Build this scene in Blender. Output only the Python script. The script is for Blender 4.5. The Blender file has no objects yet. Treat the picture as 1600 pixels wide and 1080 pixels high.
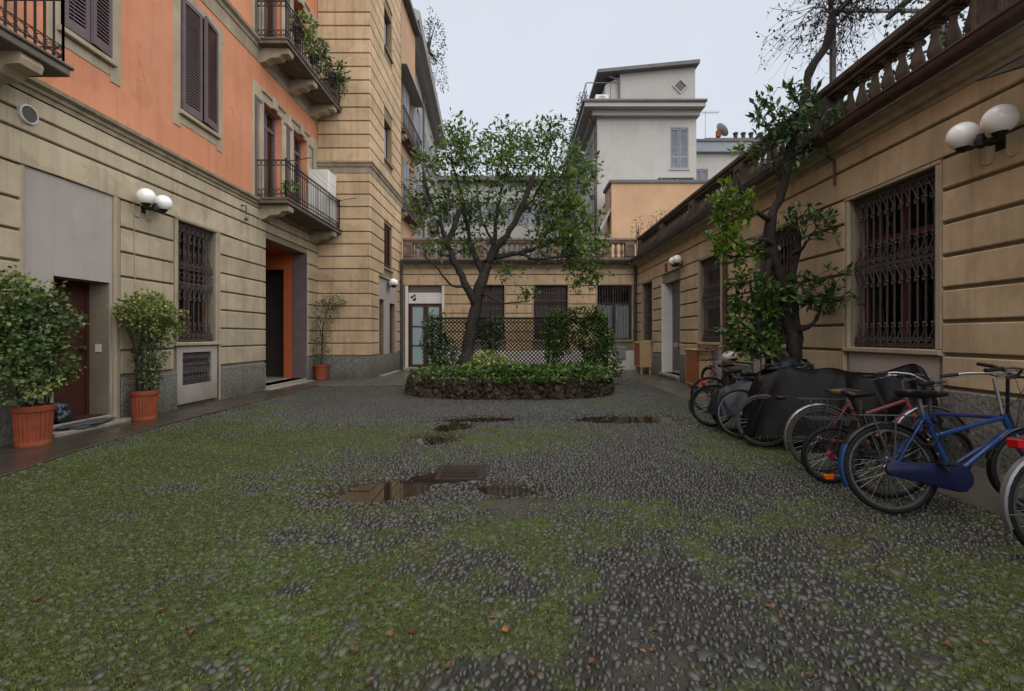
import bpy, bmesh, math, random
import numpy as np
from mathutils import Vector, Matrix, noise as mnoise

S = bpy.context.scene
COL = S.collection
R = math.radians
PI = math.pi
rnd = random.Random(7)

# ---------------------------------------------------------------- camera
FPX = 745.0
cam_d = bpy.data.cameras.new('camera')
cam = bpy.data.objects.new('camera', cam_d)
COL.objects.link(cam)
S.camera = cam
cam_d.sensor_width = 36.0
cam_d.lens = FPX / 1600 * 36.0
cam_d.shift_x = -6 / 1600
cam_d.shift_y = -15 / 1600
cam_d.clip_start = 0.05
cam_d.clip_end = 1000
cam.location = (0, 0, 1.4)
cam.rotation_euler = (R(90), 0, 0)

# ---------------------------------------------------------------- overcast sky and soft sun
SUN_EL, SUN_AZ = 56, 150
W = bpy.data.worlds.new('World')
S.world = W
W.use_nodes = True
wn = W.node_tree.nodes
wl = W.node_tree.links
wn.clear()
w_out = wn.new('ShaderNodeOutputWorld')
w_bg = wn.new('ShaderNodeBackground')
w_sky = wn.new('ShaderNodeTexSky')
w_sky.sky_type = 'NISHITA'
w_sky.sun_disc = False
w_sky.sun_elevation = R(SUN_EL)
w_sky.sun_rotation = R(SUN_AZ)
w_sky.air_density = 1.0
w_sky.dust_density = 4.0
w_bg.inputs['Strength'].default_value = 0.1
w_mix = wn.new('ShaderNodeMix')
w_mix.data_type = 'RGBA'
w_mix.inputs[0].default_value = 0.93
w_tc = wn.new('ShaderNodeTexCoord')
w_no = wn.new('ShaderNodeTexNoise')
w_no.inputs['Scale'].default_value = 1.6
w_no.inputs['Detail'].default_value = 5
w_rp = wn.new('ShaderNodeValToRGB')
w_rp.color_ramp.elements[0].position = 0.3
w_rp.color_ramp.elements[0].color = (2.62, 2.80, 3.12, 1)
w_rp.color_ramp.elements[1].position = 0.72
w_rp.color_ramp.elements[1].color = (2.92, 3.10, 3.40, 1)
wl.new(w_tc.outputs['Generated'], w_no.inputs['Vector'])
wl.new(w_no.outputs['Fac'], w_rp.inputs['Fac'])
wl.new(w_sky.outputs['Color'], w_mix.inputs[6])
wl.new(w_rp.outputs['Color'], w_mix.inputs[7])
wl.new(w_mix.outputs[2], w_bg.inputs['Color'])
wl.new(w_bg.outputs['Background'], w_out.inputs['Surface'])

sun_d = bpy.data.lights.new('sun', 'SUN')
sun_d.energy = 1.5
sun_d.angle = R(120)
sun_d.color = (1.0, 0.97, 0.93)
sun = bpy.data.objects.new('sun', sun_d)
COL.objects.link(sun)
sun.location = (0, -10, 30)
sun.rotation_euler = Vector((math.cos(R(SUN_EL)) * math.sin(R(SUN_AZ)), math.cos(R(SUN_EL)) * math.cos(R(SUN_AZ)), math.sin(R(SUN_EL)))).to_track_quat('Z', 'Y').to_euler()

S.view_settings.view_transform = 'Standard'
S.view_settings.look = 'None'
S.view_settings.exposure = 1.36
S.view_settings.gamma = 1.0
S.render.engine = 'CYCLES'
S.cycles.max_bounces = 6
S.cycles.diffuse_bounces = 3
S.cycles.glossy_bounces = 3
S.cycles.transparent_max_bounces = 6

# ---------------------------------------------------------------- helpers
ORG = {}


class Fr:
    """wall frame: u runs along the wall, w points out of it, v is up"""
    def __init__(s, o, u, w):
        s.o = Vector(o); s.u = Vector(u); s.w = Vector(w); s.v = Vector((0, 0, 1))

    def p(s, u, w, v):
        return s.o + s.u * u + s.w * w + s.v * v

    def inv(s, off):
        return Fr(s.o + s.w * off, s.u, s.w)


class MB:
    def __init__(s, F=None):
        s.v = []; s.f = []; s.F = F; s.M = None

    def add(s, vs, fs):
        b = len(s.v)
        if s.M is not None:
            vs = [s.M @ Vector(p) for p in vs]
        if s.F is not None:
            F = s.F
            vs = [F.p(*p) for p in vs]
        s.v.extend([tuple(p) for p in vs])
        s.f.extend([tuple(i + b for i in f) for f in fs])
        return s

    def box(s, x0, y0, z0, x1, y1, z1):
        vs = [(x0, y0, z0), (x1, y0, z0), (x1, y1, z0), (x0, y1, z0), (x0, y0, z1), (x1, y0, z1), (x1, y1, z1), (x0, y1, z1)]
        return s.add(vs, [(0, 3, 2, 1), (4, 5, 6, 7), (0, 1, 5, 4), (1, 2, 6, 5), (2, 3, 7, 6), (3, 0, 4, 7)])

    def cbox(s, x0, y0, z0, x1, y1, z1, c):
        """box with chamfered edges (all twelve)"""
        vs = []
        for z, k in ((z0, c), (z0 + c, 0), (z1 - c, 0), (z1, c)):
            q = max(k, 0)
            e = c if k == 0 else 0
            a = q
            vs += [(x0 + a + e * 0, y0 + a + e, z), (x0 + a + e, y0 + a, z), (x1 - a - e, y0 + a, z), (x1 - a, y0 + a + e, z),
                   (x1 - a, y1 - a - e, z), (x1 - a - e, y1 - a, z), (x0 + a + e, y1 - a, z), (x0 + a, y1 - a - e, z)]
        fs = [tuple(range(7, -1, -1)), tuple(range(24, 32))]
        for r in range(3):
            for i in range(8):
                j = (i + 1) % 8
                fs.append((r * 8 + i, r * 8 + j, r * 8 + 8 + j, r * 8 + 8 + i))
        return s.add(vs, fs)

    def slab(s, u0, v0, u1, v1, w0, w1, c):
        """wall slab, front edges chamfered"""
        r = lambda a, w: [(u0 + a, w, v0 + a), (u1 - a, w, v0 + a), (u1 - a, w, v1 - a), (u0 + a, w, v1 - a)]
        vs = r(0, w0) + r(0, w1 - c) + r(c, w1)
        fs = [(3, 2, 1, 0), (8, 9, 10, 11)]
        for k in (0, 4):
            for i in range(4):
                j = (i + 1) % 4
                fs.append((k + i, k + j, k + 4 + j, k + 4 + i))
        return s.add(vs, fs)

    def prism(s, poly, axis, a, b):
        """extrude a 2-D polygon along axis 0/1/2 from a to b"""
        n = len(poly)
        def mk(p, t):
            q = list(p); q.insert(axis, t); return tuple(q)
        vs = [mk(p, a) for p in poly] + [mk(p, b) for p in poly]
        fs = [tuple(range(n - 1, -1, -1)), tuple(range(n, 2 * n))]
        for i in range(n):
            j = (i + 1) % n
            fs.append((i, j, n + j, n + i))
        return s.add(vs, fs)

    def tube(s, pts, r, n=6, closed=False, caps=True):
        pts = [Vector(p) for p in pts]
        m = len(pts)
        rr = r if isinstance(r, (list, tuple)) else [r] * m
        vs = []; fs = []
        prev = None
        for i, p in enumerate(pts):
            if closed:
                d = pts[(i + 1) % m] - pts[i - 1]
            else:
                d = pts[min(i + 1, m - 1)] - pts[max(i - 1, 0)]
            if d.length < 1e-9:
                d = Vector((0, 0, 1))
            d.normalize()
            if prev is None:
                a = Vector((0, 0, 1)) if abs(d.z) < 0.9 else Vector((1, 0, 0))
                x = d.cross(a).normalized()
            else:
                x = prev - d * prev.dot(d)
                x = x.normalized() if x.length > 1e-6 else d.orthogonal().normalized()
            prev = x
            y = d.cross(x)
            for k in range(n):
                t = 2 * PI * (k + 0.5) / n
                vs.append(p + (x * math.cos(t) + y * math.sin(t)) * rr[i])
        for i in range(m if closed else m - 1):
            i2 = (i + 1) % m
            for k in range(n):
                k2 = (k + 1) % n
                fs.append((i * n + k, i * n + k2, i2 * n + k2, i2 * n + k))
        if caps and not closed:
            fs.append(tuple(range(n - 1, -1, -1)))
            fs.append(tuple(range((m - 1) * n, m * n)))
        return s.add(vs, fs)

    def lathe(s, prof, n=16, c=(0, 0, 0), axis=2, cap=True):
        vs = []; fs = []
        for r, z in prof:
            for k in range(n):
                t = 2 * PI * k / n
                q = [r * math.cos(t), r * math.sin(t)]
                q.insert(axis, z)
                vs.append((c[0] + q[0], c[1] + q[1], c[2] + q[2]))
        for i in range(len(prof) - 1):
            for k in range(n):
                k2 = (k + 1) % n
                fs.append((i * n + k, i * n + k2, (i + 1) * n + k2, (i + 1) * n + k))
        if cap:
            fs.append(tuple(range(n - 1, -1, -1)))
            b = (len(prof) - 1) * n
            fs.append(tuple(range(b, b + n)))
        return s.add(vs, fs)

    def sphere(s, c, r, nu=20, nv=12, sz=1.0):
        prof = []
        for i in range(nv + 1):
            t = PI * i / nv
            prof.append((max(r * math.sin(t), 1e-4), -r * sz * math.cos(t)))
        return s.lathe(prof, nu, c)

    def ring(s, c, r, t, ax_u=(1, 0, 0), ax_v=(0, 0, 1), n=10, k=4, a0=0, a1=2 * PI):
        c = Vector(c); U = Vector(ax_u); V = Vector(ax_v)
        full = abs(a1 - a0 - 2 * PI) < 1e-6
        m = n if full else n + 1
        pts = [c + U * r * math.cos(a0 + (a1 - a0) * i / n) + V * r * math.sin(a0 + (a1 - a0) * i / n) for i in range(m)]
        return s.tube(pts, t, k, closed=full)

    def grid(s, nu, nv, fn):
        vs = [fn(i / nu, j / nv) for j in range(nv + 1) for i in range(nu + 1)]
        fs = []
        w = nu + 1
        for j in range(nv):
            for i in range(nu):
                fs.append((j * w + i, j * w + i + 1, (j + 1) * w + i + 1, (j + 1) * w + i))
        return s.add(vs, fs)


def mesh_of(name, mb, mat, smooth=False, org=(0, 0, 0), recalc=True, ang=40):
    me = bpy.data.meshes.new(name)
    o = Vector(org)
    me.from_pydata([(p[0] - o.x, p[1] - o.y, p[2] - o.z) for p in mb.v], [], mb.f)
    if recalc:
        bm = bmesh.new(); bm.from_mesh(me)
        bmesh.ops.recalc_face_normals(bm, faces=bm.faces)
        bm.to_mesh(me); bm.free()
    if smooth:
        me.shade_smooth()
        if ang < 170:
            me.set_sharp_from_angle(angle=R(ang))
    if mat:
        me.materials.append(mat)
    me.update()
    return me


def tag(o, label=None, cat=None, group=None, kind=None):
    if label: o['label'] = label
    if cat: o['category'] = cat
    if group: o['group'] = group
    if kind: o['kind'] = kind
    return o


def link(name, me, parent=None, loc=(0, 0, 0), rot=(0, 0, 0)):
    o = bpy.data.objects.new(name, me)
    COL.objects.link(o)
    if parent is not None:
        o.parent = parent
        ORG[o.name] = ORG[parent.name]
    o.location = loc
    o.rotation_euler = rot
    return o


def thing(name, label, cat, loc=(0, 0, 0), group=None):
    o = bpy.data.objects.new(name, None)
    COL.objects.link(o)
    o.empty_display_size = 0.2
    o.location = loc
    ORG[o.name] = Vector(loc)
    return tag(o, label, cat, group)


def part(name, mb, mat, parent, smooth=False, recalc=True, ang=40, label=None):
    me = mesh_of(name, mb, mat, smooth, ORG[parent.name], recalc, ang)
    o = link(name, me, parent)
    if label: o['label'] = label
    return o


def solo(name, mb, mat, label=None, cat=None, loc=(0, 0, 0), smooth=False, group=None, kind=None, recalc=True, ang=40):
    me = mesh_of(name, mb, mat, smooth, loc, recalc, ang)
    o = link(name, me, None, loc)
    ORG[o.name] = Vector(loc)
    return tag(o, label, cat, group, kind)


def copy_tree(o, parent=None):
    c = o.copy(); COL.objects.link(c)
    if parent is not None:
        c.parent = parent
    ORG[c.name] = ORG.get(o.name, Vector())
    for ch in list(o.children):
        copy_tree(ch, c)
    return c


def np_mesh(name, V, F, mat, smooth=False, attrs=None):
    """fast mesh from numpy arrays; F is (n,k)"""
    me = bpy.data.meshes.new(name)
    V = np.asarray(V, dtype=np.float32); F = np.asarray(F, dtype=np.int32)
    n, k = F.shape
    me.vertices.add(len(V)); me.vertices.foreach_set('co', V.ravel())
    me.loops.add(n * k); me.loops.foreach_set('vertex_index', F.ravel())
    me.polygons.add(n)
    me.polygons.foreach_set('loop_start', np.arange(0, n * k, k, dtype=np.int32))
    me.polygons.foreach_set('loop_total', np.full(n, k, dtype=np.int32))
    me.update(calc_edges=True)
    if smooth: me.shade_smooth()
    if attrs:
        for nm, arr in attrs.items():
            a = me.attributes.new(nm, 'FLOAT', 'POINT')
            a.data.foreach_set('value', np.asarray(arr, dtype=np.float32))
    if mat: me.materials.append(mat)
    return me


def _hash(ix, iy, seed):
    h = (ix * 374761393 + iy * 668265263 + seed * 974711) & 0xFFFFFFFF
    h = ((h ^ (h >> 13)) * 1274126177) & 0xFFFFFFFF
    return ((h ^ (h >> 16)) & 0xFFFF) / 65535.0


def vnoise(x, y, seed=0):
    x = np.asarray(x, dtype=np.float64); y = np.asarray(y, dtype=np.float64)
    ix = np.floor(x).astype(np.int64); iy = np.floor(y).astype(np.int64)
    fx = x - ix; fy = y - iy
    fx = fx * fx * (3 - 2 * fx); fy = fy * fy * (3 - 2 * fy)
    a = _hash(ix, iy, seed); b = _hash(ix + 1, iy, seed); c = _hash(ix, iy + 1, seed); d = _hash(ix + 1, iy + 1, seed)
    return (a * (1 - fx) + b * fx) * (1 - fy) + (c * (1 - fx) + d * fx) * fy


def fbm(x, y, seed=0, o=4):
    s = 0; a = 0.5; t = 0
    for i in range(o):
        s = s + a * vnoise(np.asarray(x) * 2 ** i, np.asarray(y) * 2 ** i, seed + i * 17); t += a; a *= 0.5
    return s / t


# ---------------------------------------------------------------- materials
def srgb(h):
    h = h.lstrip('#')
    c = [int(h[i:i + 2], 16) / 255 for i in (0, 2, 4)]
    return tuple(x / 12.92 if x <= 0.04045 else ((x + 0.055) / 1.055) ** 2.4 for x in c)


def mat(name, base, rough=0.75, var=0.15, scale=2.5, bump=0.0, bscale=60, streak=0.0, streak_col=(0.05, 0.04, 0.03),
        metal=0.0, spec=0.16, rvar=0.0, blotch=0.0, blotch_col=(0.06, 0.07, 0.03), bl_scale=1.2, coat=0.0, transl=0.0, obj_rand=0.0, sss=0.0, lowdirt=0.0, patch=0.0):
    m = bpy.data.materials.new(name)
    m.use_nodes = True
    nt = m.node_tree; N = nt.nodes; L = nt.links
    b = N['Principled BSDF']
    geo = N.new('ShaderNodeNewGeometry')
    pos = geo.outputs['Position']
    n1 = N.new('ShaderNodeTexNoise'); n1.inputs['Scale'].default_value = scale; n1.inputs['Detail'].default_value = 7
    n1.inputs['Roughness'].default_value = 0.62
    L.new(pos, n1.inputs['Vector'])
    rp = N.new('ShaderNodeValToRGB')
    rp.color_ramp.elements[0].position = 0.28; rp.color_ramp.elements[1].position = 0.72
    c0 = tuple(max(0, x * (1 - var)) for x in base); c1 = tuple(min(1, x * (1 + var)) for x in base)
    rp.color_ramp.elements[0].color = (*c0, 1); rp.color_ramp.elements[1].color = (*c1, 1)
    L.new(n1.outputs['Fac'], rp.inputs['Fac'])
    col = rp.outputs['Color']

    def mixc(fac_socket, colr, col, f0, f1, amt, typ='MIX'):
        r = N.new('ShaderNodeMapRange')
        r.inputs['From Min'].default_value = f0; r.inputs['From Max'].default_value = f1
        r.inputs['To Min'].default_value = 0; r.inputs['To Max'].default_value = amt
        L.new(fac_socket, r.inputs['Value'])
        mx = N.new('ShaderNodeMix'); mx.data_type = 'RGBA'; mx.blend_type = typ
        L.new(r.outputs['Result'], mx.inputs[0]); L.new(col, mx.inputs[6])
        mx.inputs[7].default_value = (*colr, 1)
        return mx.outputs[2]
    if streak > 0:
        mp = N.new('ShaderNodeMapping'); mp.inputs['Scale'].default_value = (4.5, 4.5, 0.3)
        L.new(pos, mp.inputs['Vector'])
        n2 = N.new('ShaderNodeTexNoise'); n2.inputs['Scale'].default_value = 1.7; n2.inputs['Detail'].default_value = 8; n2.inputs['Roughness'].default_value = 0.7
        L.new(mp.outputs['Vector'], n2.inputs['Vector'])
        col = mixc(n2.outputs['Fac'], streak_col, col, 0.48, 0.78, streak)
    if blotch > 0:
        n3 = N.new('ShaderNodeTexNoise'); n3.inputs['Scale'].default_value = bl_scale; n3.inputs['Detail'].default_value = 9; n3.inputs['Roughness'].default_value = 0.72
        L.new(pos, n3.inputs['Vector'])
        col = mixc(n3.outputs['Fac'], blotch_col, col, 0.5, 0.68, blotch)
    if patch > 0:
        for sc, lo, hi, f_ in ((0.55, 0.56, 0.575, 1.22), (0.8, 0.60, 0.63, 0.72), (2.3, 0.66, 0.69, 0.6)):
            n6 = N.new('ShaderNodeTexNoise'); n6.inputs['Scale'].default_value = sc; n6.inputs['Detail'].default_value = 10; n6.inputs['Roughness'].default_value = 0.6
            n6.inputs['Distortion'].default_value = 0.6
            L.new(pos, n6.inputs['Vector'])
            col = mixc(n6.outputs['Fac'], tuple(min(1, x * f_) for x in base), col, lo, hi, patch)
    if lowdirt > 0:
        sx = N.new('ShaderNodeSeparateXYZ'); L.new(pos, sx.inputs[0])
        n5 = N.new('ShaderNodeTexNoise'); n5.inputs['Scale'].default_value = 2.0; n5.inputs['Detail'].default_value = 8
        L.new(pos, n5.inputs['Vector'])
        ma = N.new('ShaderNodeMath'); ma.operation = 'MULTIPLY_ADD'; ma.inputs[1].default_value = -1.0; 
        L.new(sx.outputs['Z'], ma.inputs[0]); L.new(n5.outputs['Fac'], ma.inputs[2])
        col = mixc(ma.outputs[0], (0.05, 0.055, 0.03), col, -0.05, 0.5, lowdirt)
    if obj_rand > 0:
        oi = N.new('ShaderNodeObjectInfo')
        hs = N.new('ShaderNodeHueSaturation')
        r = N.new('ShaderNodeMapRange'); r.inputs['To Min'].default_value = 1 - obj_rand; r.inputs['To Max'].default_value = 1 + obj_rand
        L.new(oi.outputs['Random'], r.inputs['Value']); L.new(r.outputs['Result'], hs.inputs['Value']); L.new(col, hs.inputs['Color'])
        col = hs.outputs['Color']
    L.new(col, b.inputs['Base Color'])
    b.inputs['Roughness'].default_value = rough
    b.inputs['Metallic'].default_value = metal
    b.inputs['Specular IOR Level'].default_value = spec
    if coat: b.inputs['Coat Weight'].default_value = coat
    if rvar > 0:
        r = N.new('ShaderNodeMapRange'); r.inputs['From Min'].default_value = 0.3; r.inputs['From Max'].default_value = 0.7
        r.inputs['To Min'].default_value = max(0.03, rough - rvar); r.inputs['To Max'].default_value = min(1, rough + rvar)
        n4 = N.new('ShaderNodeTexNoise'); n4.inputs['Scale'].default_value = scale * 1.7; n4.inputs['Detail'].default_value = 6
        L.new(pos, n4.inputs['Vector']); L.new(n4.outputs['Fac'], r.inputs['Value']); L.new(r.outputs['Result'], b.inputs['Roughness'])
    if bump > 0:
        nb = N.new('ShaderNodeTexNoise'); nb.inputs['Scale'].default_value = bscale; nb.inputs['Detail'].default_value = 5
        L.new(pos, nb.inputs['Vector'])
        bp = N.new('ShaderNodeBump'); bp.inputs['Strength'].default_value = bump; bp.inputs['Distance'].default_value = 0.02
        L.new(nb.outputs['Fac'], bp.inputs['Height']); L.new(bp.outputs['Normal'], b.inputs['Normal'])
    return m


def leaf_mat(name, c0, c1, c2, rough=0.42, spec=0.5, tr=0.25):
    """leaf colours vary leaf by leaf"""
    m = bpy.data.materials.new(name); m.use_nodes = True
    N = m.node_tree.nodes; L = m.node_tree.links
    b = N['Principled BSDF']; out = N['Material Output']
    g = N.new('ShaderNodeNewGeometry')
    rp = N.new('ShaderNodeValToRGB')
    e = rp.color_ramp.elements
    e[0].position = 0.05; e[0].color = (*c0, 1); e[1].position = 0.95; e[1].color = (*c2, 1)
    k = e.new(0.55); k.color = (*c1, 1)
    L.new(g.outputs['Random Per Island'], rp.inputs['Fac'])
    L.new(rp.outputs['Color'], b.inputs['Base Color'])
    b.inputs['Roughness'].default_value = rough
    b.inputs['Specular IOR Level'].default_value = spec
    t = N.new('ShaderNodeBsdfTranslucent')
    hs = N.new('ShaderNodeHueSaturation'); hs.inputs['Value'].default_value = 1.3; hs.inputs['Hue'].default_value = 0.48
    L.new(rp.outputs['Color'], hs.inputs['Color']); L.new(hs.outputs['Color'], t.inputs['Color'])
    mx = N.new('ShaderNodeMixShader'); mx.inputs['Fac'].default_value = tr
    L.new(b.outputs[0], mx.inputs[1]); L.new(t.outputs[0], mx.inputs[2]); L.new(mx.outputs[0], out.inputs['Surface'])
    return m


def glass_mat(name, tint=(0.94, 0.97, 0.97), rough=0.02, clear=0.97):
    m = bpy.data.materials.new(name); m.use_nodes = True
    N = m.node_tree.nodes; L = m.node_tree.links
    N.remove(N['Principled BSDF']); out = N['Material Output']
    tr = N.new('ShaderNodeBsdfTransparent'); tr.inputs['Color'].default_value = (*[clear * t for t in tint], 1)
    gl = N.new('ShaderNodeBsdfGlossy'); gl.inputs['Roughness'].default_value = rough; gl.inputs['Color'].default_value = (0.9, 0.92, 0.95, 1)
    fr = N.new('ShaderNodeFresnel'); fr.inputs['IOR'].default_value = 1.6
    geo = N.new('ShaderNodeNewGeometry')
    no = N.new('ShaderNodeTexNoise'); no.inputs['Scale'].default_value = 1.5
    bp = N.new('ShaderNodeBump'); bp.inputs['Strength'].default_value = 0.06; bp.inputs['Distance'].default_value = 0.05
    L.new(geo.outputs['Position'], no.inputs['Vector']); L.new(no.outputs['Fac'], bp.inputs['Height']); L.new(bp.outputs['Normal'], gl.inputs['Normal'])
    mx = N.new('ShaderNodeMixShader')
    L.new(fr.outputs[0], mx.inputs[0]); L.new(tr.outputs[0], mx.inputs[1]); L.new(gl.outputs[0], mx.inputs[2]); L.new(mx.outputs[0], out.inputs['Surface'])
    return m


M = {}
M['beige'] = mat('beige_stucco', (0.42, 0.35, 0.245), 0.85, 0.17, 1.6, 0.14, 45, 0.6, (0.14, 0.115, 0.08), blotch=0.3, blotch_col=(0.20, 0.165, 0.115), bl_scale=0.9, lowdirt=0.5, obj_rand=0.07, patch=0.4)
M['beige_r'] = mat('beige_stucco_damp', (0.47, 0.365, 0.235), 0.8, 0.2, 1.4, 0.14, 40, 0.45, (0.15, 0.12, 0.085), blotch=0.22, blotch_col=(0.20, 0.155, 0.11), bl_scale=0.8, lowdirt=0.45, obj_rand=0.08, patch=0.4)
M['tan'] = mat('tan_stucco', (0.51, 0.37, 0.23), 0.85, 0.18, 1.2, 0.14, 40, 0.55, (0.13, 0.10, 0.07), blotch=0.25, blotch_col=(0.20, 0.15, 0.10), bl_scale=0.7, lowdirt=0.35, obj_rand=0.08, patch=0.4)
M['trim'] = mat('trim_stucco', (0.36, 0.30, 0.215), 0.8, 0.16, 2.2, 0.25, 50, 0.4, (0.12, 0.10, 0.07))
M['groove'] = mat('groove_stucco', (0.24, 0.20, 0.145), 0.9, 0.15, 2.0, 0.2, 50, 0.2)
M['groove_t'] = mat('groove_tan', (0.24, 0.175, 0.115), 0.9, 0.15, 2.0, 0.2, 50, 0.2)
M['orange'] = mat('orange_plaster', (0.56, 0.235, 0.13), 0.88, 0.13, 0.9, 0.15, 30, 0.5, (0.30, 0.14, 0.09), blotch=0.45, blotch_col=(0.58, 0.30, 0.20), bl_scale=0.7, patch=0.35)
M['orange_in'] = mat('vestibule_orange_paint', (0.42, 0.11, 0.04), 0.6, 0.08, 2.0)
M['cornice'] = mat('cornice_stone', (0.33, 0.27, 0.19), 0.8, 0.2, 3.0, 0.3, 40, 0.45, (0.06, 0.055, 0.035), blotch=0.5, blotch_col=(0.055, 0.065, 0.025), bl_scale=2.4)
M['panel'] = mat('pinkish_grey_paint', (0.37, 0.325, 0.295), 0.7, 0.08, 1.1, 0.08, 60, 0.3, (0.25, 0.20, 0.17), patch=0.2, lowdirt=0.5)
M['plinth'] = mat('rough_grey_plinth', (0.17, 0.165, 0.145), 0.85, 0.5, 22.0, 1.0, 18, 0.3, (0.05, 0.05, 0.04), lowdirt=0.6)
M['balcony'] = mat('dark_balcony_stone', (0.15, 0.125, 0.105), 0.85, 0.3, 4, 0.3, 40, 0.4, (0.05, 0.045, 0.035), blotch=0.4, blotch_col=(0.05, 0.055, 0.03), bl_scale=2.5)
M['iron'] = mat('wrought_iron', (0.075, 0.062, 0.06), 0.55, 0.35, 20, 0.2, 90, spec=0.4, rvar=0.15)
M['iron_b'] = mat('balcony_iron', (0.035, 0.028, 0.028), 0.6, 0.3, 20, 0.2, 90)
M['wood_red'] = mat('red_brown_window_wood', (0.075, 0.03, 0.024), 0.5, 0.3, 6, 0.15, 60)
M['shutter'] = mat('mauve_brown_shutter_paint', (0.135, 0.10, 0.105), 0.6, 0.14, 4, 0.1, 60)
M['door'] = mat('reddish_brown_door', (0.068, 0.027, 0.02), 0.4, 0.2, 5, 0.08, 50)
M['terra'] = mat('terracotta', (0.23, 0.056, 0.026), 0.65, 0.22, 6, 0.2, 60, blotch=0.25, blotch_col=(0.20, 0.10, 0.06), bl_scale=5)
M['soil'] = mat('dark_soil', (0.035, 0.025, 0.018), 0.95, 0.4, 20, 0.8, 40)
M['white'] = mat('off_white_paint', (0.66, 0.64, 0.60), 0.6, 0.08, 2, 0.08, 50, 0.15, (0.35, 0.32, 0.28))
M['wwall'] = mat('white_render', (0.40, 0.385, 0.36), 0.85, 0.07, 0.5, 0.1, 30, 0.35, (0.27, 0.25, 0.22), patch=0.2)
M['wgrey'] = mat('grey_render', (0.34, 0.325, 0.305), 0.85, 0.1, 0.5, 0.1, 30, 0.25, (0.25, 0.23, 0.2))
M['slate'] = mat('dark_roof_metal', (0.12, 0.115, 0.115), 0.5, 0.2, 2)
M['bluegrey'] = mat('blue_grey_shutter_paint', (0.23, 0.25, 0.28), 0.6, 0.12, 4)
M['gutter'] = mat('weathered_copper_gutter', (0.085, 0.052, 0.045), 0.45, 0.35, 3, 0.15, 40, metal=0.3)
M['gutter_d'] = mat('dark_zinc_gutter', (0.075, 0.07, 0.075), 0.45, 0.3, 3, 0.15, 40, metal=0.3)
M['balu'] = mat('weathered_balustrade_stone', (0.19, 0.135, 0.105), 0.85, 0.35, 4, 0.4, 45, 0.6, (0.045, 0.04, 0.03), blotch=0.5, blotch_col=(0.06, 0.065, 0.03), bl_scale=3)
M['stone'] = mat('pale_step_stone', (0.36, 0.32, 0.27), 0.55, 0.2, 5, 0.2, 40, lowdirt=0.3)
M['flag'] = mat('wet_sidewalk_stone', (0.052, 0.041, 0.031), 0.3, 0.25, 1.6, 0.12, 30, rvar=0.16, blotch=0.45, blotch_col=(0.028, 0.03, 0.014), bl_scale=1.1, spec=0.5, obj_rand=0.12)
M['concrete'] = mat('wet_concrete', (0.10, 0.088, 0.072), 0.38, 0.25, 1.3, 0.15, 30, rvar=0.15, blotch=0.4, blotch_col=(0.045, 0.042, 0.03), bl_scale=0.9)
M['asphalt'] = mat('wet_asphalt', (0.06, 0.058, 0.055), 0.45, 0.3, 5, 0.4, 80, rvar=0.12)
M['ground'] = mat('city_ground', (0.06, 0.058, 0.055), 0.8, 0.2, 0.5)
M['glass'] = glass_mat('window_glass')
M['glass_d'] = mat('dark_window_glass', (0.012, 0.013, 0.014), 0.06, 0.2, 1, spec=0.6)
M['frost'] = mat('frosted_blue_glass', (0.30, 0.38, 0.40), 0.25, 0.06, 1, spec=0.5)
M['curtain'] = mat('pale_curtain', (0.72, 0.72, 0.72), 0.9, 0.12, 4)
M['dark'] = mat('dark_interior', (0.05, 0.045, 0.04), 0.9, 0.2, 2)
M['globe'] = mat('opal_globe_glass', (0.90, 0.895, 0.88), 0.1, 0.02, 2, spec=0.5)
M['lampiron'] = mat('black_lamp_iron', (0.02, 0.018, 0.016), 0.45, 0.2, 10)
M['wood_v'] = mat('varnished_wood', (0.26, 0.085, 0.03), 0.4, 0.3, 7, 0.1, 50)
M['wood_b'] = mat('beige_painted_wood', (0.46, 0.31, 0.17), 0.6, 0.12, 4, 0.1, 50)
M['bark'] = mat('damp_bark', (0.036, 0.03, 0.027), 0.75, 0.5, 9, 0.9, 30, blotch=0.3, blotch_col=(0.07, 0.075, 0.045), bl_scale=4)
M['bark_r'] = mat('twisted_bark', (0.03, 0.025, 0.022), 0.75, 0.5, 9, 0.9, 30)
M['cut'] = mat('cut_branch_wood', (0.32, 0.19, 0.10), 0.8, 0.2, 10)
M['trellis'] = mat('dark_green_trellis', (0.012, 0.011, 0.009), 0.6, 0.3, 10)
M['rock'] = mat('tufa_rock', (0.048, 0.035, 0.026), 0.9, 0.7, 14, 1.0, 24, obj_rand=0.5, blotch=0.3, blotch_col=(0.05, 0.055, 0.02), bl_scale=5)
M['leaf_t'] = leaf_mat('glossy_tree_leaf', (0.028, 0.058, 0.016), (0.07, 0.13, 0.028), (0.165, 0.25, 0.055), 0.3, 0.4, 0.3)
M['leaf_b'] = leaf_mat('bright_green_leaf', (0.05, 0.10, 0.012), (0.10, 0.19, 0.02), (0.19, 0.29, 0.035), 0.38, 0.5, 0.3)
M['leaf_d'] = leaf_mat('dark_glossy_leaf', (0.022, 0.052, 0.020), (0.055, 0.105, 0.036), (0.125, 0.185, 0.065), 0.28, 0.45, 0.2)
M['leaf_j'] = leaf_mat('jasmine_leaf', (0.03, 0.062, 0.018), (0.075, 0.125, 0.036), (0.19, 0.25, 0.085), 0.35, 0.35, 0.25)
M['leaf_y'] = leaf_mat('yellowish_leaf', (0.08, 0.115, 0.025), (0.18, 0.22, 0.055), (0.34, 0.37, 0.14), 0.42, 0.35, 0.25)
M['leaf_i'] = leaf_mat('ivy_leaf', (0.020, 0.048, 0.012), (0.055, 0.115, 0.018), (0.14, 0.21, 0.045), 0.35, 0.35, 0.22)
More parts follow.
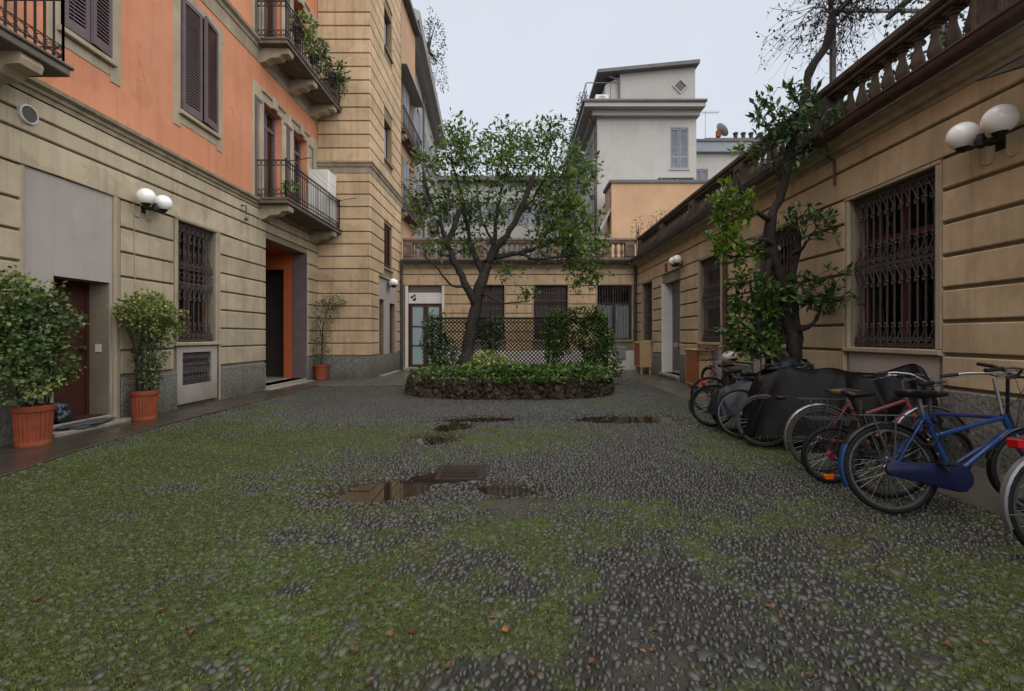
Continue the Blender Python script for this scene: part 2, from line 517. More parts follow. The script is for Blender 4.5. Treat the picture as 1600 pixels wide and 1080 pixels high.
M['leaf_v'] = leaf_mat('dry_vine_leaf', (0.03, 0.028, 0.015), (0.045, 0.045, 0.022), (0.08, 0.08, 0.04), 0.6, 0.3, 0.2)
M['leaf_p'] = leaf_mat('pale_feathery_leaf', (0.06, 0.09, 0.035), (0.10, 0.14, 0.06), (0.15, 0.19, 0.09), 0.5, 0.4, 0.25)
M['fallen'] = leaf_mat('fallen_leaf', (0.20, 0.09, 0.035), (0.36, 0.16, 0.07), (0.42, 0.27, 0.12), 0.5, 0.4, 0.1)
# ---------------------------------------------------------------- building helpers
XL, XR, YB, YT, XS = -6.38, 4.93, 19.33, 15.3, -4.70
FL = Fr((XL, 0, 0), (0, 1, 0), (1, 0, 0))
FR_ = Fr((XR, 0, 0), (0, 1, 0), (-1, 0, 0))
FB = Fr((0, YB, 0), (1, 0, 0), (0, -1, 0))
FT = Fr((0, YT, 0), (1, 0, 0), (0, -1, 0))
FS = Fr((XS, 0, 0), (0, 1, 0), (1, 0, 0))


def split(a, b, cuts):
    segs = [(a, b)]
    for c0, c1 in cuts:
        out = []
        for s0, s1 in segs:
            if c1 <= s0 or c0 >= s1:
                out.append((s0, s1)); continue
            if c0 > s0: out.append((s0, c0))
            if c1 < s1: out.append((c1, s1))
        segs = out
    return [s for s in segs if s[1] - s[0] > 0.03]


def wall_core(F, u0, u1, v0, v1, t, ops, w=0.0):
    m = MB(F)
    us = sorted(set([u0, u1] + [min(max(x, u0), u1) for o in ops for x in o[:2]]))
    for a, b in zip(us, us[1:]):
        if b - a < 1e-5: continue
        mid = (a + b) / 2
        cuts = [(o[2], o[3]) for o in ops if o[0] < mid < o[1]]
        for s0, s1 in split(v0, v1, cuts):
            m.box(a, w - t, s0, b, w, s1)
    return m


def courses(F, zs, u0, u1, cuts, mt, par, proud=0.042, gap=0.034, name='course', jit=0.0):
    """each rusticated band between two openings is a slab of its own"""
    for z0, z1 in zs:
        c = [(a, b) for a, b, v0, v1 in cuts if v0 < z1 - 0.02 and v1 > z0 + 0.02]
        for s0, s1 in split(u0, u1, c):
            m = MB(F)
            p = proud + rnd.uniform(-jit, jit)
            m.slab(s0, z0 + gap / 2, s1, z1 - gap / 2, 0.0, p, 0.012)
            part(name, m, mt, par)


def levels(z, dz, n):
    return [(z + i * dz, z + (i + 1) * dz) for i in range(n)]


def architrave(F, u0, u1, v0, v1, par, mt, b=0.09, w=0.045, top=True, sill=True, name='architrave'):
    m = MB(F)
    m.slab(u0 - b, v0, u0, v1, -0.005, w, 0.01)
    m.slab(u1, v0, u1 + b, v1, -0.005, w, 0.01)
    if top: m.slab(u0 - b, v1 + 0.001, u1 + b, v1 + b, -0.005, w + 0.004, 0.012)
    part(name, m, mt, par)
    if sill:
        m = MB(F); m.slab(u0 - b * 1.1, v0 - 0.07, u1 + b * 1.1, v0 - 0.002, -0.2, w + 0.035, 0.012)
        part('sill', m, mt, par)


def casement(F, u0, u1, v0, v1, par, d=0.2, cols=2, transom=0.28, fm='wood_red', gm='glass', curtain=None, fr=0.065, name='window'):
    m = MB(F)
    w0, w1 = -d - 0.06, -d
    m.box(u0, w0, v0, u0 + fr, w1, v1); m.box(u1 - fr, w0, v0, u1, w1, v1)
    m.box(u0 + fr, w0, v0, u1 - fr, w1, v0 + fr); m.box(u0 + fr, w0, v1 - fr, u1 - fr, w1, v1)
    vt = v1 - (v1 - v0) * transom if transom else v1 - fr
    if transom: m.box(u0 + fr, w0, vt - 0.04, u1 - fr, w1 + 0.012, vt + 0.04)
    cw = (u1 - u0 - 2 * fr) / cols
    for i in range(1, cols):
        x = u0 + fr + cw * i
        m.box(x - 0.05, w0, v0 + fr, x + 0.05, w1 + 0.008, vt - (0.04 if transom else 0))
        if transom: m.box(x - 0.03, w0, vt + 0.04, x + 0.03, w1 + 0.004, v1 - fr)
    o = part(name, m, M[fm], par)
    for i in range(cols):
        a = u0 + fr + cw * i + 0.004; b = u0 + fr + cw * (i + 1) - 0.004
        rows = [(v0 + fr, vt - 0.04)] + ([(vt + 0.04, v1 - fr)] if transom else [])
        for q0, q1 in rows:
            p = MB(F); p.box(a, w0 + 0.022, q0, b, w0 + 0.03, q1); part('pane', p, M[gm], o)
    if curtain:
        c0, c1, q0, q1 = curtain
        cu = u0 + (u1 - u0) * c0; cv = u0 + (u1 - u0) * c1
        ph = rnd.uniform(0, 6)
        p = MB(F).grid(60, 1, lambda s, t: (cu + (cv - cu) * s, w0 - 0.05 + 0.025 * math.sin(s * (cv - cu) * 46 + ph) + 0.012 * math.sin(s * 17 + ph), v0 + (v1 - v0) * (q0 + (q1 - q0) * t)))
        part('curtain', p, M['curtain'], o, smooth=True, recalc=False, ang=180)
    return o


def blob(m, c, r):
    x, y, z = c
    m.add([(x + r, y, z), (x - r, y, z), (x, y + r, z), (x, y - r, z), (x, y, z + r), (x, y, z - r)],
          [(0, 2, 4), (2, 1, 4), (1, 3, 4), (3, 0, 4), (2, 0, 5), (1, 2, 5), (3, 1, 5), (0, 3, 5)])


def ornament(m, u, v, p, w, up=1):
    """wrought motif in one bay: a ring, a sweeping stem and three buds"""
    U = (1, 0, 0); V = (0, 0, up)
    m.ring((u, w + 0.012, v + up * p * 0.42), p * 0.38, 0.008, U, V, 10, 4)
    pts = []
    for i in range(7):
        t = i / 6
        pts.append((u - p * 0.62 + p * 1.1 * t, w + 0.018, v + up * (p * 2.0 * (1 - t) ** 1.6)))
    m.tube(pts, 0.008, 4)
    m.ring((u - p * 0.48, w + 0.018, v + up * p * 2.0), p * 0.2, 0.007, U, V, 8, 4)
    for dx, dz in ((-0.62, 2.25), (-0.36, 2.3), (-0.78, 1.95)):
        blob(m, (u + p * dx, w + 0.02, v + up * p * dz), 0.016)
    for dx, dz in ((-0.15, 0.42), (0.15, 0.42), (0, 0.62)):
        blob(m, (u + p * dx, w + 0.016, v + up * p * dz), 0.013)


def grille(F, u0, u1, v0, v1, par, w=-0.05, p=0.115, style='scroll', mt='iron'):
    m = MB(F)
    n = max(3, int(round((u1 - u0) / p)))
    p = (u1 - u0) / n
    H = v1 - v0
    for i in range(1, n):
        x = u0 + p * i
        m.box(x - 0.008, w - 0.008, v0 + 0.01, x + 0.008, w + 0.008, v1 - 0.01)
    hz = [v0 + 0.035, v1 - 0.035]
    if style == 'scroll':
        vm = v0 + H * 0.53
        hz += [vm]
        for i in range(n):
            c = u0 + p * (i + 0.5)
            ornament(m, c, v0 + 0.05, p, w); ornament(m, c, vm + 0.01, p, w); ornament(m, c, vm - 0.01, p, w, -1)
            ornament(m, c, v1 - 0.05, p, w, -1)
    elif style == 'cross':
        k = max(2, int(H / 0.3))
        hz += [v0 + H * j / k for j in range(1, k)]
    elif style == 'band':
        hz += [v0 + H * 0.5, v0 + H * 0.62]
        for i in range(n):
            c = u0 + p * (i + 0.5)
            m.ring((c, w + 0.01, v0 + H * 0.56), p * 0.42, 0.007, (1, 0, 0), (0, 0, 1), 10, 4)
            ornament(m, c, v0 + H * 0.62, p, w); ornament(m, c, v0 + H * 0.5, p, w, -1); ornament(m, c, v0 + 0.05, p, w); ornament(m, c, v1 - 0.05, p, w, -1)
    for z in hz:
        m.box(u0 + 0.003, w - 0.011, z - 0.012, u1 - 0.003, w + 0.0115, z + 0.012)
    return part('grille', m, M[mt], par)


def shutter_leaf(F, hinge_u, width, v0, v1, par, ang, sgn, mt='shutter', pitch=0.055, w=0.03):
    """louvred leaf hinged at hinge_u; sgn=+1 leaf extends towards +u when closed; ang opens it outwards"""
    m = MB(F)
    ca, sa = math.cos(ang) * sgn, math.sin(ang)
    nx, ny = -math.sin(ang) * sgn, math.cos(ang)

    def P(a, b, v):
        return (hinge_u + ca * a + nx * b, w + sa * a + ny * b, v)

    def bx(a0, a1, b0, b1, z0, z1):
        vs = [P(a0, b0, z0), P(a1, b0, z0), P(a1, b1, z0), P(a0, b1, z0), P(a0, b0, z1), P(a1, b0, z1), P(a1, b1, z1), P(a0, b1, z1)]
        m.add(vs, [(0, 3, 2, 1), (4, 5, 6, 7), (0, 1, 5, 4), (1, 2, 6, 5), (2, 3, 7, 6), (3, 0, 4, 7)])
    s = 0.06
    bx(0, s, 0, 0.045, v0, v1); bx(width - s, width, 0, 0.045, v0, v1)
    bx(s, width - s, 0, 0.045, v0, v0 + 0.13); bx(s, width - s, 0, 0.045, v1 - 0.08, v1)
    mid = (v0 + v1) / 2
    z = v0 + 0.13
    while z < v1 - 0.1:
        vs = [P(s, 0.006, z + 0.042), P(width - s, 0.006, z + 0.042), P(width - s, 0.04, z), P(s, 0.04, z),
              P(s, 0.006, z + 0.052), P(width - s, 0.006, z + 0.052), P(width - s, 0.04, z + 0.01), P(s, 0.04, z + 0.01)]
        m.add(vs, [(0, 3, 2, 1), (4, 5, 6, 7), (0, 1, 5, 4), (2, 3, 7, 6)])
        z += pitch
    return part('shutter', m, M[mt], par)


def shutter_window(F, u0, u1, v0, v1, par, aL=0.0, aR=0.0, ears=True, mt='trim'):
    o = casement(F, u0, u1, v0, v1, par, 0.22, 2, 0, gm='glass_d')
    hw = (u1 - u0) / 2
    shutter_leaf(F, u0 + 0.01, hw - 0.015, v0 + 0.02, v1 - 0.02, o, aL, 1)
    shutter_leaf(F, u1 - 0.01, hw - 0.015, v0 + 0.02, v1 - 0.02, o, aR, -1)
    m = MB(F)
    b = 0.2
    m.slab(u0 - b, v0 - 0.33, u0 - 0.005, v1 + 0.17, -0.005, 0.035, 0.008)
    m.slab(u1 + 0.005, v0 - 0.33, u1 + b, v1 + 0.17, -0.005, 0.035, 0.008)
    m.slab(u0 - 0.003, v1 + 0.01, u1 + 0.003, v1 + 0.168, -0.005, 0.033, 0.008)
    m.slab(u0 - 0.003, v0 - 0.25, u1 + 0.003, v0 - 0.09, -0.005, 0.031, 0.008)
    if ears:
        m.slab(u0 - b - 0.05, v1 - 0.12, u0 - b - 0.001, v1 + 0.165, -0.005, 0.032, 0.008)
        m.slab(u1 + b + 0.001, v1 - 0.12, u1 + b + 0.05, v1 + 0.165, -0.005, 0.032, 0.008)
    part('surround', m, M[mt], o)
    m = MB(F); m.slab(u0 - 0.07, v0 - 0.085, u1 + 0.07, v0 - 0.005, -0.2, 0.1, 0.012); part('sill', m, M[mt], o)
    return o


def balcony(F, u0, u1, v, proj, par, brackets, open_ends=(True, True), rail=0.93):
    """slab at height v (top), iron railing on three sides, scrolled brackets"""
    m = MB(F)
    m.slab(u0, v - 0.13, u1, v - 0.04, -0.05, proj, 0.012)
    m.slab(u0 - 0.025, v - 0.04, u1 + 0.025, v, -0.05, proj + 0.03, 0.012)
    o = part('balcony', m, M['balcony'], par)
    for b in brackets:
        q = MB(F)
        prof = [(0.0, v - 0.13), (proj * 0.92, v - 0.13), (proj * 0.95, v - 0.2), (proj * 0.92, v - 0.27), (proj * 0.72, v - 0.28), (proj * 0.62, v - 0.36),
                (proj * 0.35, v - 0.38), (proj * 0.2, v - 0.46), (0.0, v - 0.5)]
        q.prism(prof, 0, b - 0.13, b + 0.13)
        part('bracket', q, M['trim'], o)
    r = MB(F)
    e = 0.05
    a0, a1, wf = u0 + e, u1 - e, proj - e
    runs = [((a0, wf), (a1, wf))]
    if open_ends[0]: runs.append(((a0, 0.03), (a0, wf)))
    if open_ends[1]: runs.append(((a1, 0.03), (a1, wf)))
    for (ua, wa), (ub, wb) in runs:
        L = math.hypot(ub - ua, wb - wa)
        for z, h in ((v + rail, 0.016), (v + rail - 0.13, 0.009), (v + 0.09, 0.010), (v + 0.22, 0.008)):
            r.tube([(ua, wa, z), (ub, wb, z)], h, 4)
        n = max(2, int(round(L / 0.115)))
        for i in range(n + 1):
            t = i / n
            x, y = ua + (ub - ua) * t, wa + (wb - wa) * t
            big = i in (0, n) or i % 8 == 0
            r.tube([(x, y, v), (x, y, v + rail)], 0.014 if big else 0.0075, 4)
            if i < n:
                t2 = (i + 0.5) / n
                x, y = ua + (ub - ua) * t2, wa + (wb - wa) * t2
                d = ((ub - ua) / L, (wb - wa) / L, 0)
                r.ring((x, y, v + rail - 0.065), 0.05, 0.006, d, (0, 0, 1), 8, 4)
                r.ring((x, y, v + 0.155), 0.05, 0.006, d, (0, 0, 1), 8, 4)
    for c in ((a0, wf), (a1, wf)):
        blob(r, (c[0], c[1], v + rail + 0.03), 0.035)
    part('railing', r, M['iron_b'], o)
    return o


def french_door(F, u0, u1, v0, v1, par, shut_w, shutter_open=True):
    o = casement(F, u0, u1, v0, v1, par, 0.16, 2, 0.18, fm='shutter', gm='glass', curtain=(0.1, 0.95, 0.0, 0.8), name='balcony_door')
    if shutter_open:
        shutter_leaf(F, u0 - 0.01, shut_w, v0 + 0.03, v1 - 0.03, o, R(176), 1)
        shutter_leaf(F, u1 + 0.01, shut_w, v0 + 0.03, v1 - 0.03, o, R(178), -1)
    m = MB(F)
    m.slab(u0 - 0.1, v1 + 0.003, u1 + 0.1, v1 + 0.22, -0.005, 0.04, 0.01)
    m.slab(u0 - 0.14, v1 + 0.2, u1 + 0.14, v1 + 0.28, -0.005, 0.09, 0.02)
    uc = (u0 + u1) / 2
    m.slab(uc - 0.12, v1 + 0.0, uc + 0.12, v1 + 0.31, 0.0, 0.11, 0.02)
    part('lintel', m, M['trim'], o)
    return o


def shell(x0, y0, z0, x1, y1, z1, skip, par, mt, name='outer_wall', t=0.15):
    """closed back, ends and roof behind a facade; skip names the open sides"""
    m = MB()
    if '-x' not in skip: m.box(x0, y0, z0, x0 + t, y1, z1 - t)
    if '+x' not in skip: m.box(x1 - t, y0, z0, x1, y1, z1 - t)
    if '-y' not in skip: m.box(x0 + t, y0, z0, x1 - t, y0 + t, z1 - t)
    if '+y' not in skip: m.box(x0 + t, y1 - t, z0, x1 - t, y1, z1 - t)
    part(name, m, mt, par)
    m = MB(); m.box(x0, y0, z1 - t + 0.002, x1, y1, z1); part('roof', m, mt, par)


def wall_lamp(F, u, v, label, sep=0.19, r=0.135, two=True):
    o = thing('wall_lamp', label, 'lamp', tuple(F.p(u, 0.03, v)), 'globe wall lamps')
    m = MB(F)
    m.box(u - 0.05, 0.03, v - 0.22, u + 0.05, 0.055, v - 0.02)
    m.tube([(u, 0.05, v - 0.13), (u, 0.16, v - 0.16), (u, 0.25, v - 0.15)], 0.022, 8)
    m.lathe([(0.02, -0.2), (0.05, -0.18), (0.055, -0.12), (0.035, -0.09), (0.03, -0.06)], 10, (u, 0.25, v))
    ends = (-sep, sep) if two else (0,)
    for s in ends:
        m.tube([(u, 0.25, v - 0.15), (u + s * 0.5, 0.25, v - 0.165), (u + s, 0.25, v - 0.15)], 0.018, 8)
        m.lathe([(0.02, -0.17), (0.045, -0.155), (0.06, -0.13), (0.075, -0.115), (0.07, -0.105)], 12, (u + s, 0.25, v))
        for k in range(10):
            t = 2 * PI * k / 10
            blob(m, (u + s + 0.075 * math.cos(t), 0.25 + 0.075 * math.sin(t), v - 0.1), 0.012)
    part('bracket', m, M['lampiron'], o, smooth=True)
    q = MB(F)
    for s in (-1, 1):
        q.tube([(u + s * 0.05, 0.036, v - 0.1), (u + s * 0.06, 0.045, v - 0.27), (u + s * 0.1, 0.05, v - 0.32), (u + s * 0.17, 0.05, v - 0.31), (u + s * 0.2, 0.045, v - 0.25), (u + s * 0.2, 0.036, v - 0.12)], 0.011, 6)
    part('conduit', q, M['trim'], o, smooth=True)
    for s in ends:
        g = MB(F).sphere((u + s, 0.25, v), r, 24, 16)
        part('globe', g, M['globe'], o, smooth=True, ang=180)
    return o


# ---------------------------------------------------------------- the orange apartment building
AB = thing('apartment_building', 'tall orange plastered apartment building with beige banded ground floor and balconies', 'building', (XL, 5, 0))
door_op = (6.556, 7.47, 0.17, 2.23)
win_op = (8.95, 10.09, 1.28, 3.58)
vent_op = (9.08, 9.95, 0.45, 1.08)
pas_op = (12.09, 14.49, 0.12, 3.90)
U1, U2 = (6.66, 7.46, 5.72, 8.0), (9.04, 10.12, 5.68, 7.86)
B1, B2 = (12.02, 12.95, 4.77, 7.3), (13.62, 14.5, 4.77, 7.3)
C1, C2 = (12.02, 12.95, 8.65, 11.15), (13.62, 14.5, 8.65, 11.15)
U0b = (4.0, 5.0, 4.77, 7.3)
up = 3.87
U1u, U2u = (6.66, 7.46, 5.72 + up, 8.0 + up), (9.04, 10.12, 5.68 + up, 7.86 + up)
vest = [door_op, win_op, vent_op, pas_op]
part('wall', wall_core(FL, -5, YT, 0, 4.55, 0.4, vest), M['groove'], AB)
part('wall', wall_core(FL, -5, YT, 4.55, 15.2, 0.4, [U1, U2, B1, B2, C1, C2, U0b, U1u, U2u], 0.02), M['orange'], AB, label='orange plastered upper wall')
shell(-13, -5, 0, XL - 0.401, YT, 15.4, ('+x',), AB, M['dark'])
# plinth and rusticated courses
for a, b in split(-5, YT, [(6.15, 7.66), (8.93, 10.2), (12.09, 14.49)]):
    part('plinth', MB(FL).slab(a, 0.0, b, 0.72, 0, 0.05, 0.015), M['plinth'], AB)
lv = [(0.735, 0.765)] + levels(0.765, 0.3975, 7)
lv[-1] = (lv[-1][0], 3.60)
cuts = [(6.15, 7.66, 0, 3.62), (8.84, 10.2, 0, 3.62), (12.09, 14.49, 0, 3.9)]
courses(FL, levels(0.765, 0.3975, 6) + [(3.15, 3.60)], -5, YT, cuts, M['beige'], AB)
courses(FL, [(3.60, 4.04), (4.04, 4.29), (4.29, 4.55)], -5, YT, [(12.09, 14.49, 0, 3.9)], M['beige'], AB, proud=0.043)
# string course between ground floor and orange wall, and the one above the first floor
for z, s in ((4.55, 1.0), (8.20, 1.1)):
    m = MB(FL)
    prof = [(0, z - 0.0), (0.05, z), (0.055, z + 0.06), (0.085, z + 0.075), (0.09, z + 0.12), (0.15, z + 0.15), (0.16, z + 0.2), (0.0, z + 0.235)]
    if s > 1: prof = [(0, z - 0.03), (0.035, z - 0.03), (0.04, z + 0.27), (0.07, z + 0.29), (0.085, z + 0.36), (0.15, z + 0.40), (0.165, z + 0.46), (0.0, z + 0.5)]
    m.prism(prof, 0, -5, YT)
    part('cornice', m, M['cornice'], AB)
# pinkish panel with the entrance door
part('panel', wall_core(FL, 6.165, 7.51, 0.0, 3.60, 0.02, [(6.556, 7.47, 0, 2.23)], 0.022), M['panel'], AB, label='pinkish grey panel above and beside the brown door')
m = MB(FL)
m.slab(7.515, 0.0, 7.58, 3.60, 0, 0.07, 0.02); m.slab(7.582, 0.0, 7.64, 3.60, 0, 0.045, 0.012)
m.slab(6.10, 0.72, 6.16, 3.60, 0, 0.05, 0.012)
part('pilaster_strip', m, M['trim'], AB)
m = MB(FL); m.box(6.556, -0.38, 0.17, 7.47, -0.33, 2.23)
d = part('door', m, M['door'], AB)
m = MB(FL)
m.box(6.556, -0.329, 0.17, 6.61, -0.30, 2.23); m.box(7.42, -0.329, 0.17, 7.47, -0.30, 2.23); m.box(6.61, -0.329, 2.18, 7.42, -0.30, 2.23)
part('door_frame', m, M['door'], d)
m = MB(FL)
m.lathe([(0.028, 0), (0.028, 0.03), (0.012, 0.035), (0.012, 0.06), (0.03, 0.065), (0.03, 0.09)], 12, (7.33, -0.33, 1.22), axis=1)
m.lathe([(0.022, 0), (0.022, 0.02)], 10, (7.33, -0.33, 1.38), axis=1)
m.tube([(7.33, -0.33, 1.08), (7.33, -0.28, 1.08), (7.23, -0.28, 1.08)], 0.012, 8)
part('handle', m, M['iron'], d, smooth=True)
m = MB(FL); m.box(7.455, -0.2, 1.15, 7.469, -0.11, 1.27); part('intercom', m, M['white'], AB)
m = MB(FL); m.slab(6.5, 0.0, 7.56, 0.17, -0.4, 0.03, 0.015); m.slab(6.4, 0.0, 7.72, 0.085, 0.031, 0.2, 0.015)
part('step', m, M['stone'], AB)
# ground floor window with curtain and its cellar vent
w = casement(FL, *win_op, AB, 0.2, 2, 0.0, curtain=(0.02, 0.98, 0, 1))
grille(FL, *win_op, w, p=0.135, style='band')
architrave(FL, *win_op, w, M['trim'], 0.085, 0.05)
m = wall_core(FL, 8.93, 10.13, 0.1, 1.2, 0.03, [vent_op], 0.035)
part('vent_surround', m, M['panel'], AB)
m = MB(FL); m.box(vent_op[0], -0.2, vent_op[2], vent_op[1], -0.15, vent_op[3]); vb = part('cellar_vent', m, M['dark'], AB)
grille(FL, *vent_op, vb, w=-0.02, p=0.09, style='scroll')
m = MB(FL); m.box(9.0, 0.0, 0.0, 10.1, 0.012, 0.1); part('vent_slot', m, M['dark'], AB)
m = MB(FL); m.tube([(10.17, 0.06, 0.05), (10.17, 0.06, 3.6)], 0.018, 8); part('conduit', m, M['trim'], AB, smooth=True)
# open passage with orange vestibule
m = MB(FL); m.box(14.495, -0.68, 0.1, 14.62, -0.401, 3.9); m.box(14.495, -2.0, 3.42, 14.62, -0.681, 3.9)
part('vestibule_wall', m, M['orange_in'], AB, label='orange vestibule wall around a dark doorway')
m = MB(FL); m.box(12.0, -2.0, 0.1, 12.085, -0.401, 3.9); part('vestibule_wall', m, M['orange_in'], AB)
m = MB(FL); m.box(12.0, -2.1, 0.1, 14.62, -2.001, 3.9); part('vestibule_wall', m, M['orange_in'], AB)
m = MB(FL); m.box(12.0, -2.1, 3.903, 14.62, -0.401, 4.0); part('vestibule_ceiling', m, M['orange_in'], AB)
m = MB(FL); m.slab(14.47, 0.12, 14.492, 3.9, -0.4, 0.035, 0.003)
part('jamb', m, M['shutter'], AB)
m = MB(FL); m.slab(12.05, 0, 14.52, 0.12, -2.1, 0.03, 0.015); m.box(14.53, -1.98, 0.0, 15.19, -0.7, 0.118); m.slab(12.0, 0, 14.58, 0.055, 0.031, 0.22, 0.012)
part('step', m, M['stone'], AB)
m = MB(FL); m.box(14.621, -2.0, 0.1, 15.2, -1.99, 3.6); m.box(14.621, -0.69, 0.1, 15.2, -0.60, 3.6); m.box(15.2, -2.0, 0.1, 15.25, -0.6, 3.6); m.box(14.621, -1.989, 3.45, 15.199, -0.691, 3.6)
part('hall_wall', m, M['dark'], AB)
m = MB(FL); m.slab(14.5, 0.735, 14.56, 3.95, 0, 0.04, 0.01); part('jamb_trim', m, M['trim'], AB)
m = MB(FL); m.tube([(-4.9 + 0.5 * k, 0.052, 3.615 + 0.006 * math.sin(k * 1.7)) for k in range(34)], 0.009, 5); part('cable', m, M['trim'], AB)
m = MB(FL); m.tube([(7.9, 0.05, 3.6), (7.9, 0.052, 3.2), (7.93, 0.05, 2.2)], 0.007, 5); part('cable', m, M['trim'], AB)
# first floor windows
shutter_window(FL, *U1, AB, 0.02, R(7)); shutter_window(FL, *U2, AB, R(2), R(9))
shutter_window(FL, *U1u, AB, 0, 0); shutter_window(FL, *U2u, AB, 0, 0)
part('balcony_wall', wall_core(FL, 11.5, YT - 0.001, 4.79, 7.62, 0.012, [B1, B2], 0.033), M['beige'], AB)
part('balcony_wall', wall_core(FL, 11.5, YT - 0.001, 8.72, 11.5, 0.012, [C1, C2], 0.033), M['beige'], AB)
for q in (B1, B2, C1, C2): french_door(FL, *q, AB, 0.42)
french_door(FL, *U0b, AB, 0.45)
bB = balcony(FL, 11.62, YT - 0.03, 4.775, 0.80, AB, (11.95, 14.85))
bC = balcony(FL, 11.62, YT - 0.03, 8.67, 0.80, AB, (11.95, 13.4, 14.85))
bA = balcony(FL, 2.6, 5.98, 4.775, 0.80, AB, (3.0, 5.55))
# round vent on the frieze
m = MB(FL); m.lathe([(0.12, 0.0), (0.12, 0.05), (0.105, 0.055), (0.10, 0.045), (0.10, 0.04)], 24, (6.18, 0.03, 4.27), axis=1)
rv = part('round_vent', m, M['white'], AB, smooth=True)
m = MB(FL); m.lathe([(0.098, 0.0), (0.098, 0.078)], 20, (6.18, 0.0, 4.27), axis=1); part('vent_mesh', m, M['iron'], rv)
# small bracket lamp and plate near passage
m = MB(FL); m.tube([(11.0, 0.03, 4.42), (11.0, 0.16, 4.40), (11.0, 0.16, 4.2)], 0.02, 6); blob(m, (11.0, 0.16, 4.1), 0.06); part('cable_bracket', m, M['iron'], AB)

# ---------------------------------------------------------------- the tan stair tower projecting at the end
ST = thing('stair_tower', 'tan rusticated stair tower projecting beside the balconies', 'building', (-5.5, YT, 0))
HT = 17.0
s_ops = [(16.9, 18.0, 11.75, 13.2), (16.9, 18.0, 7.75, 9.2), (16.9, 18.0, 3.85, 5.45), (16.36, 16.92, 0.06, 2.68), (17.68, 18.45, 0.06, 2.62)]
part('wall', wall_core(FT, XL + 0.001, XS, 0, HT, 0.35, []), M['groove_t'], ST)
part('wall', wall_core(FS, YT + 0.351, YB + 0.25, 0, HT, 0.35, s_ops), M['groove_t'], ST)
shell(XL - 2, YT + 0.352, 0, XS - 0.352, YB + 0.25, HT + 0.1, ('+x', '-y'), ST, M['dark'])
m = MB()
m.prism([(XL + 0.03, YT), (XL + 0.03, YT - 0.05), (XS + 0.05, YT - 0.05), (XS + 0.05, YB - 0.01), (XS, YB - 0.01), (XS, YT)], 2, 0, 0.75)
part('plinth', m, M['plinth'], ST)
door_cut = [(16.25, 18.75, 0, 3.45)]
wc = [(o[0] - 0.02, o[1] + 0.02, o[2] - 0.06, o[3]) for o in s_ops[:3]] + door_cut
zlo = levels(0.765, 0.3975, 14)
zlo.append((zlo[-1][1], 6.62))
zup = levels(6.98, 0.435, 23)
for zz in (zlo, zup):
    courses(FT, zz, XL + 0.03, XS + 0.03, [], M['tan'], ST)
    courses(FS, zz, YT + 0.0, YB, wc, M['tan'], ST)
for z0, pr in ((6.62, [(0, 0), (0.04, 0.0), (0.05, 0.17), (0.09, 0.2), (0.11, 0.27), (0.15, 0.3), (0.15, 0.345), (0.0, 0.36)]),):
    m = MB()
    n = len(pr)
    vs = []
    for (w_, h) in pr:
        vs += [(XL + 0.03, YT - w_, z0 + h), (XS + w_, YT - w_, z0 + h), (XS + w_, YB + 0.2, z0 + h)]
    fs = []
    for i in range(n - 1):
        for k in (0, 1):
            fs.append((i * 3 + k, i * 3 + k + 1, (i + 1) * 3 + k + 1, (i + 1) * 3 + k))
    m.add(vs, fs)
    part('cornice', m, M['cornice'], ST)
for o_ in s_ops[:2]:
    w = casement(FS, *o_, ST, 0.16, 2, 0, gm='frost')
    m = MB(FS); m.slab(o_[0] - 0.05, o_[2] - 0.06, o_[1] + 0.05, o_[2] - 0.003, -0.15, 0.08, 0.01); part('sill', m, M['cornice'], w)
o_ = s_ops[2]
w = casement(FS, *o_, ST, 0.16, 2, 0, gm='glass_d')
shutter_leaf(FS, o_[0] + 0.01, 0.53, o_[2] + 0.02, o_[3] - 0.02, w, 0.03, 1, 'wood_red', w=-0.1); shutter_leaf(FS, o_[1] - 0.01, 0.53, o_[2] + 0.02, o_[3] - 0.02, w, 0.03, -1, 'wood_red', w=-0.1)
m = MB(FS); m.slab(o_[0] - 0.05, o_[2] - 0.06, o_[1] + 0.05, o_[2] - 0.003, -0.15, 0.08, 0.01); part('sill', m, M['cornice'], w)
part('panel', wall_core(FS, 16.25, 18.75, 0, 3.43, 0.018, s_ops[3:], 0.02), M['panel'], ST)
m = MB(FS); m.slab(16.2, 3.43, 18.8, 3.5, 0, 0.1, 0.02); part('drip_mould', m, M['cornice'], ST)
for o_ in s_ops[3:]:
    m = MB(FS); m.box(o_[0], -0.16, o_[2], o_[1], -0.11, o_[3]); d = part('door', m, M['wood_red'], ST)
    m = MB(FS); m.box(o_[0] + 0.07, -0.109, 1.45, o_[1] - 0.07, -0.10, o_[3] - 0.08); part('pane', m, M['glass_d'], d)
    m = MB(FS); blob(m, (o_[1] - 0.09, -0.09, 1.1), 0.035); part('handle', m, M['iron'], d)
m = MB(FS); m.box(16.5, -0.099, 1.3, 16.75, -0.095, 1.7); part('notice', m, M['white'], ST)
m = MB(FS); m.slab(16.2, 0.0, 18.7, 0.06, -0.3, 0.22, 0.01); part('step', m, M['stone'], ST)

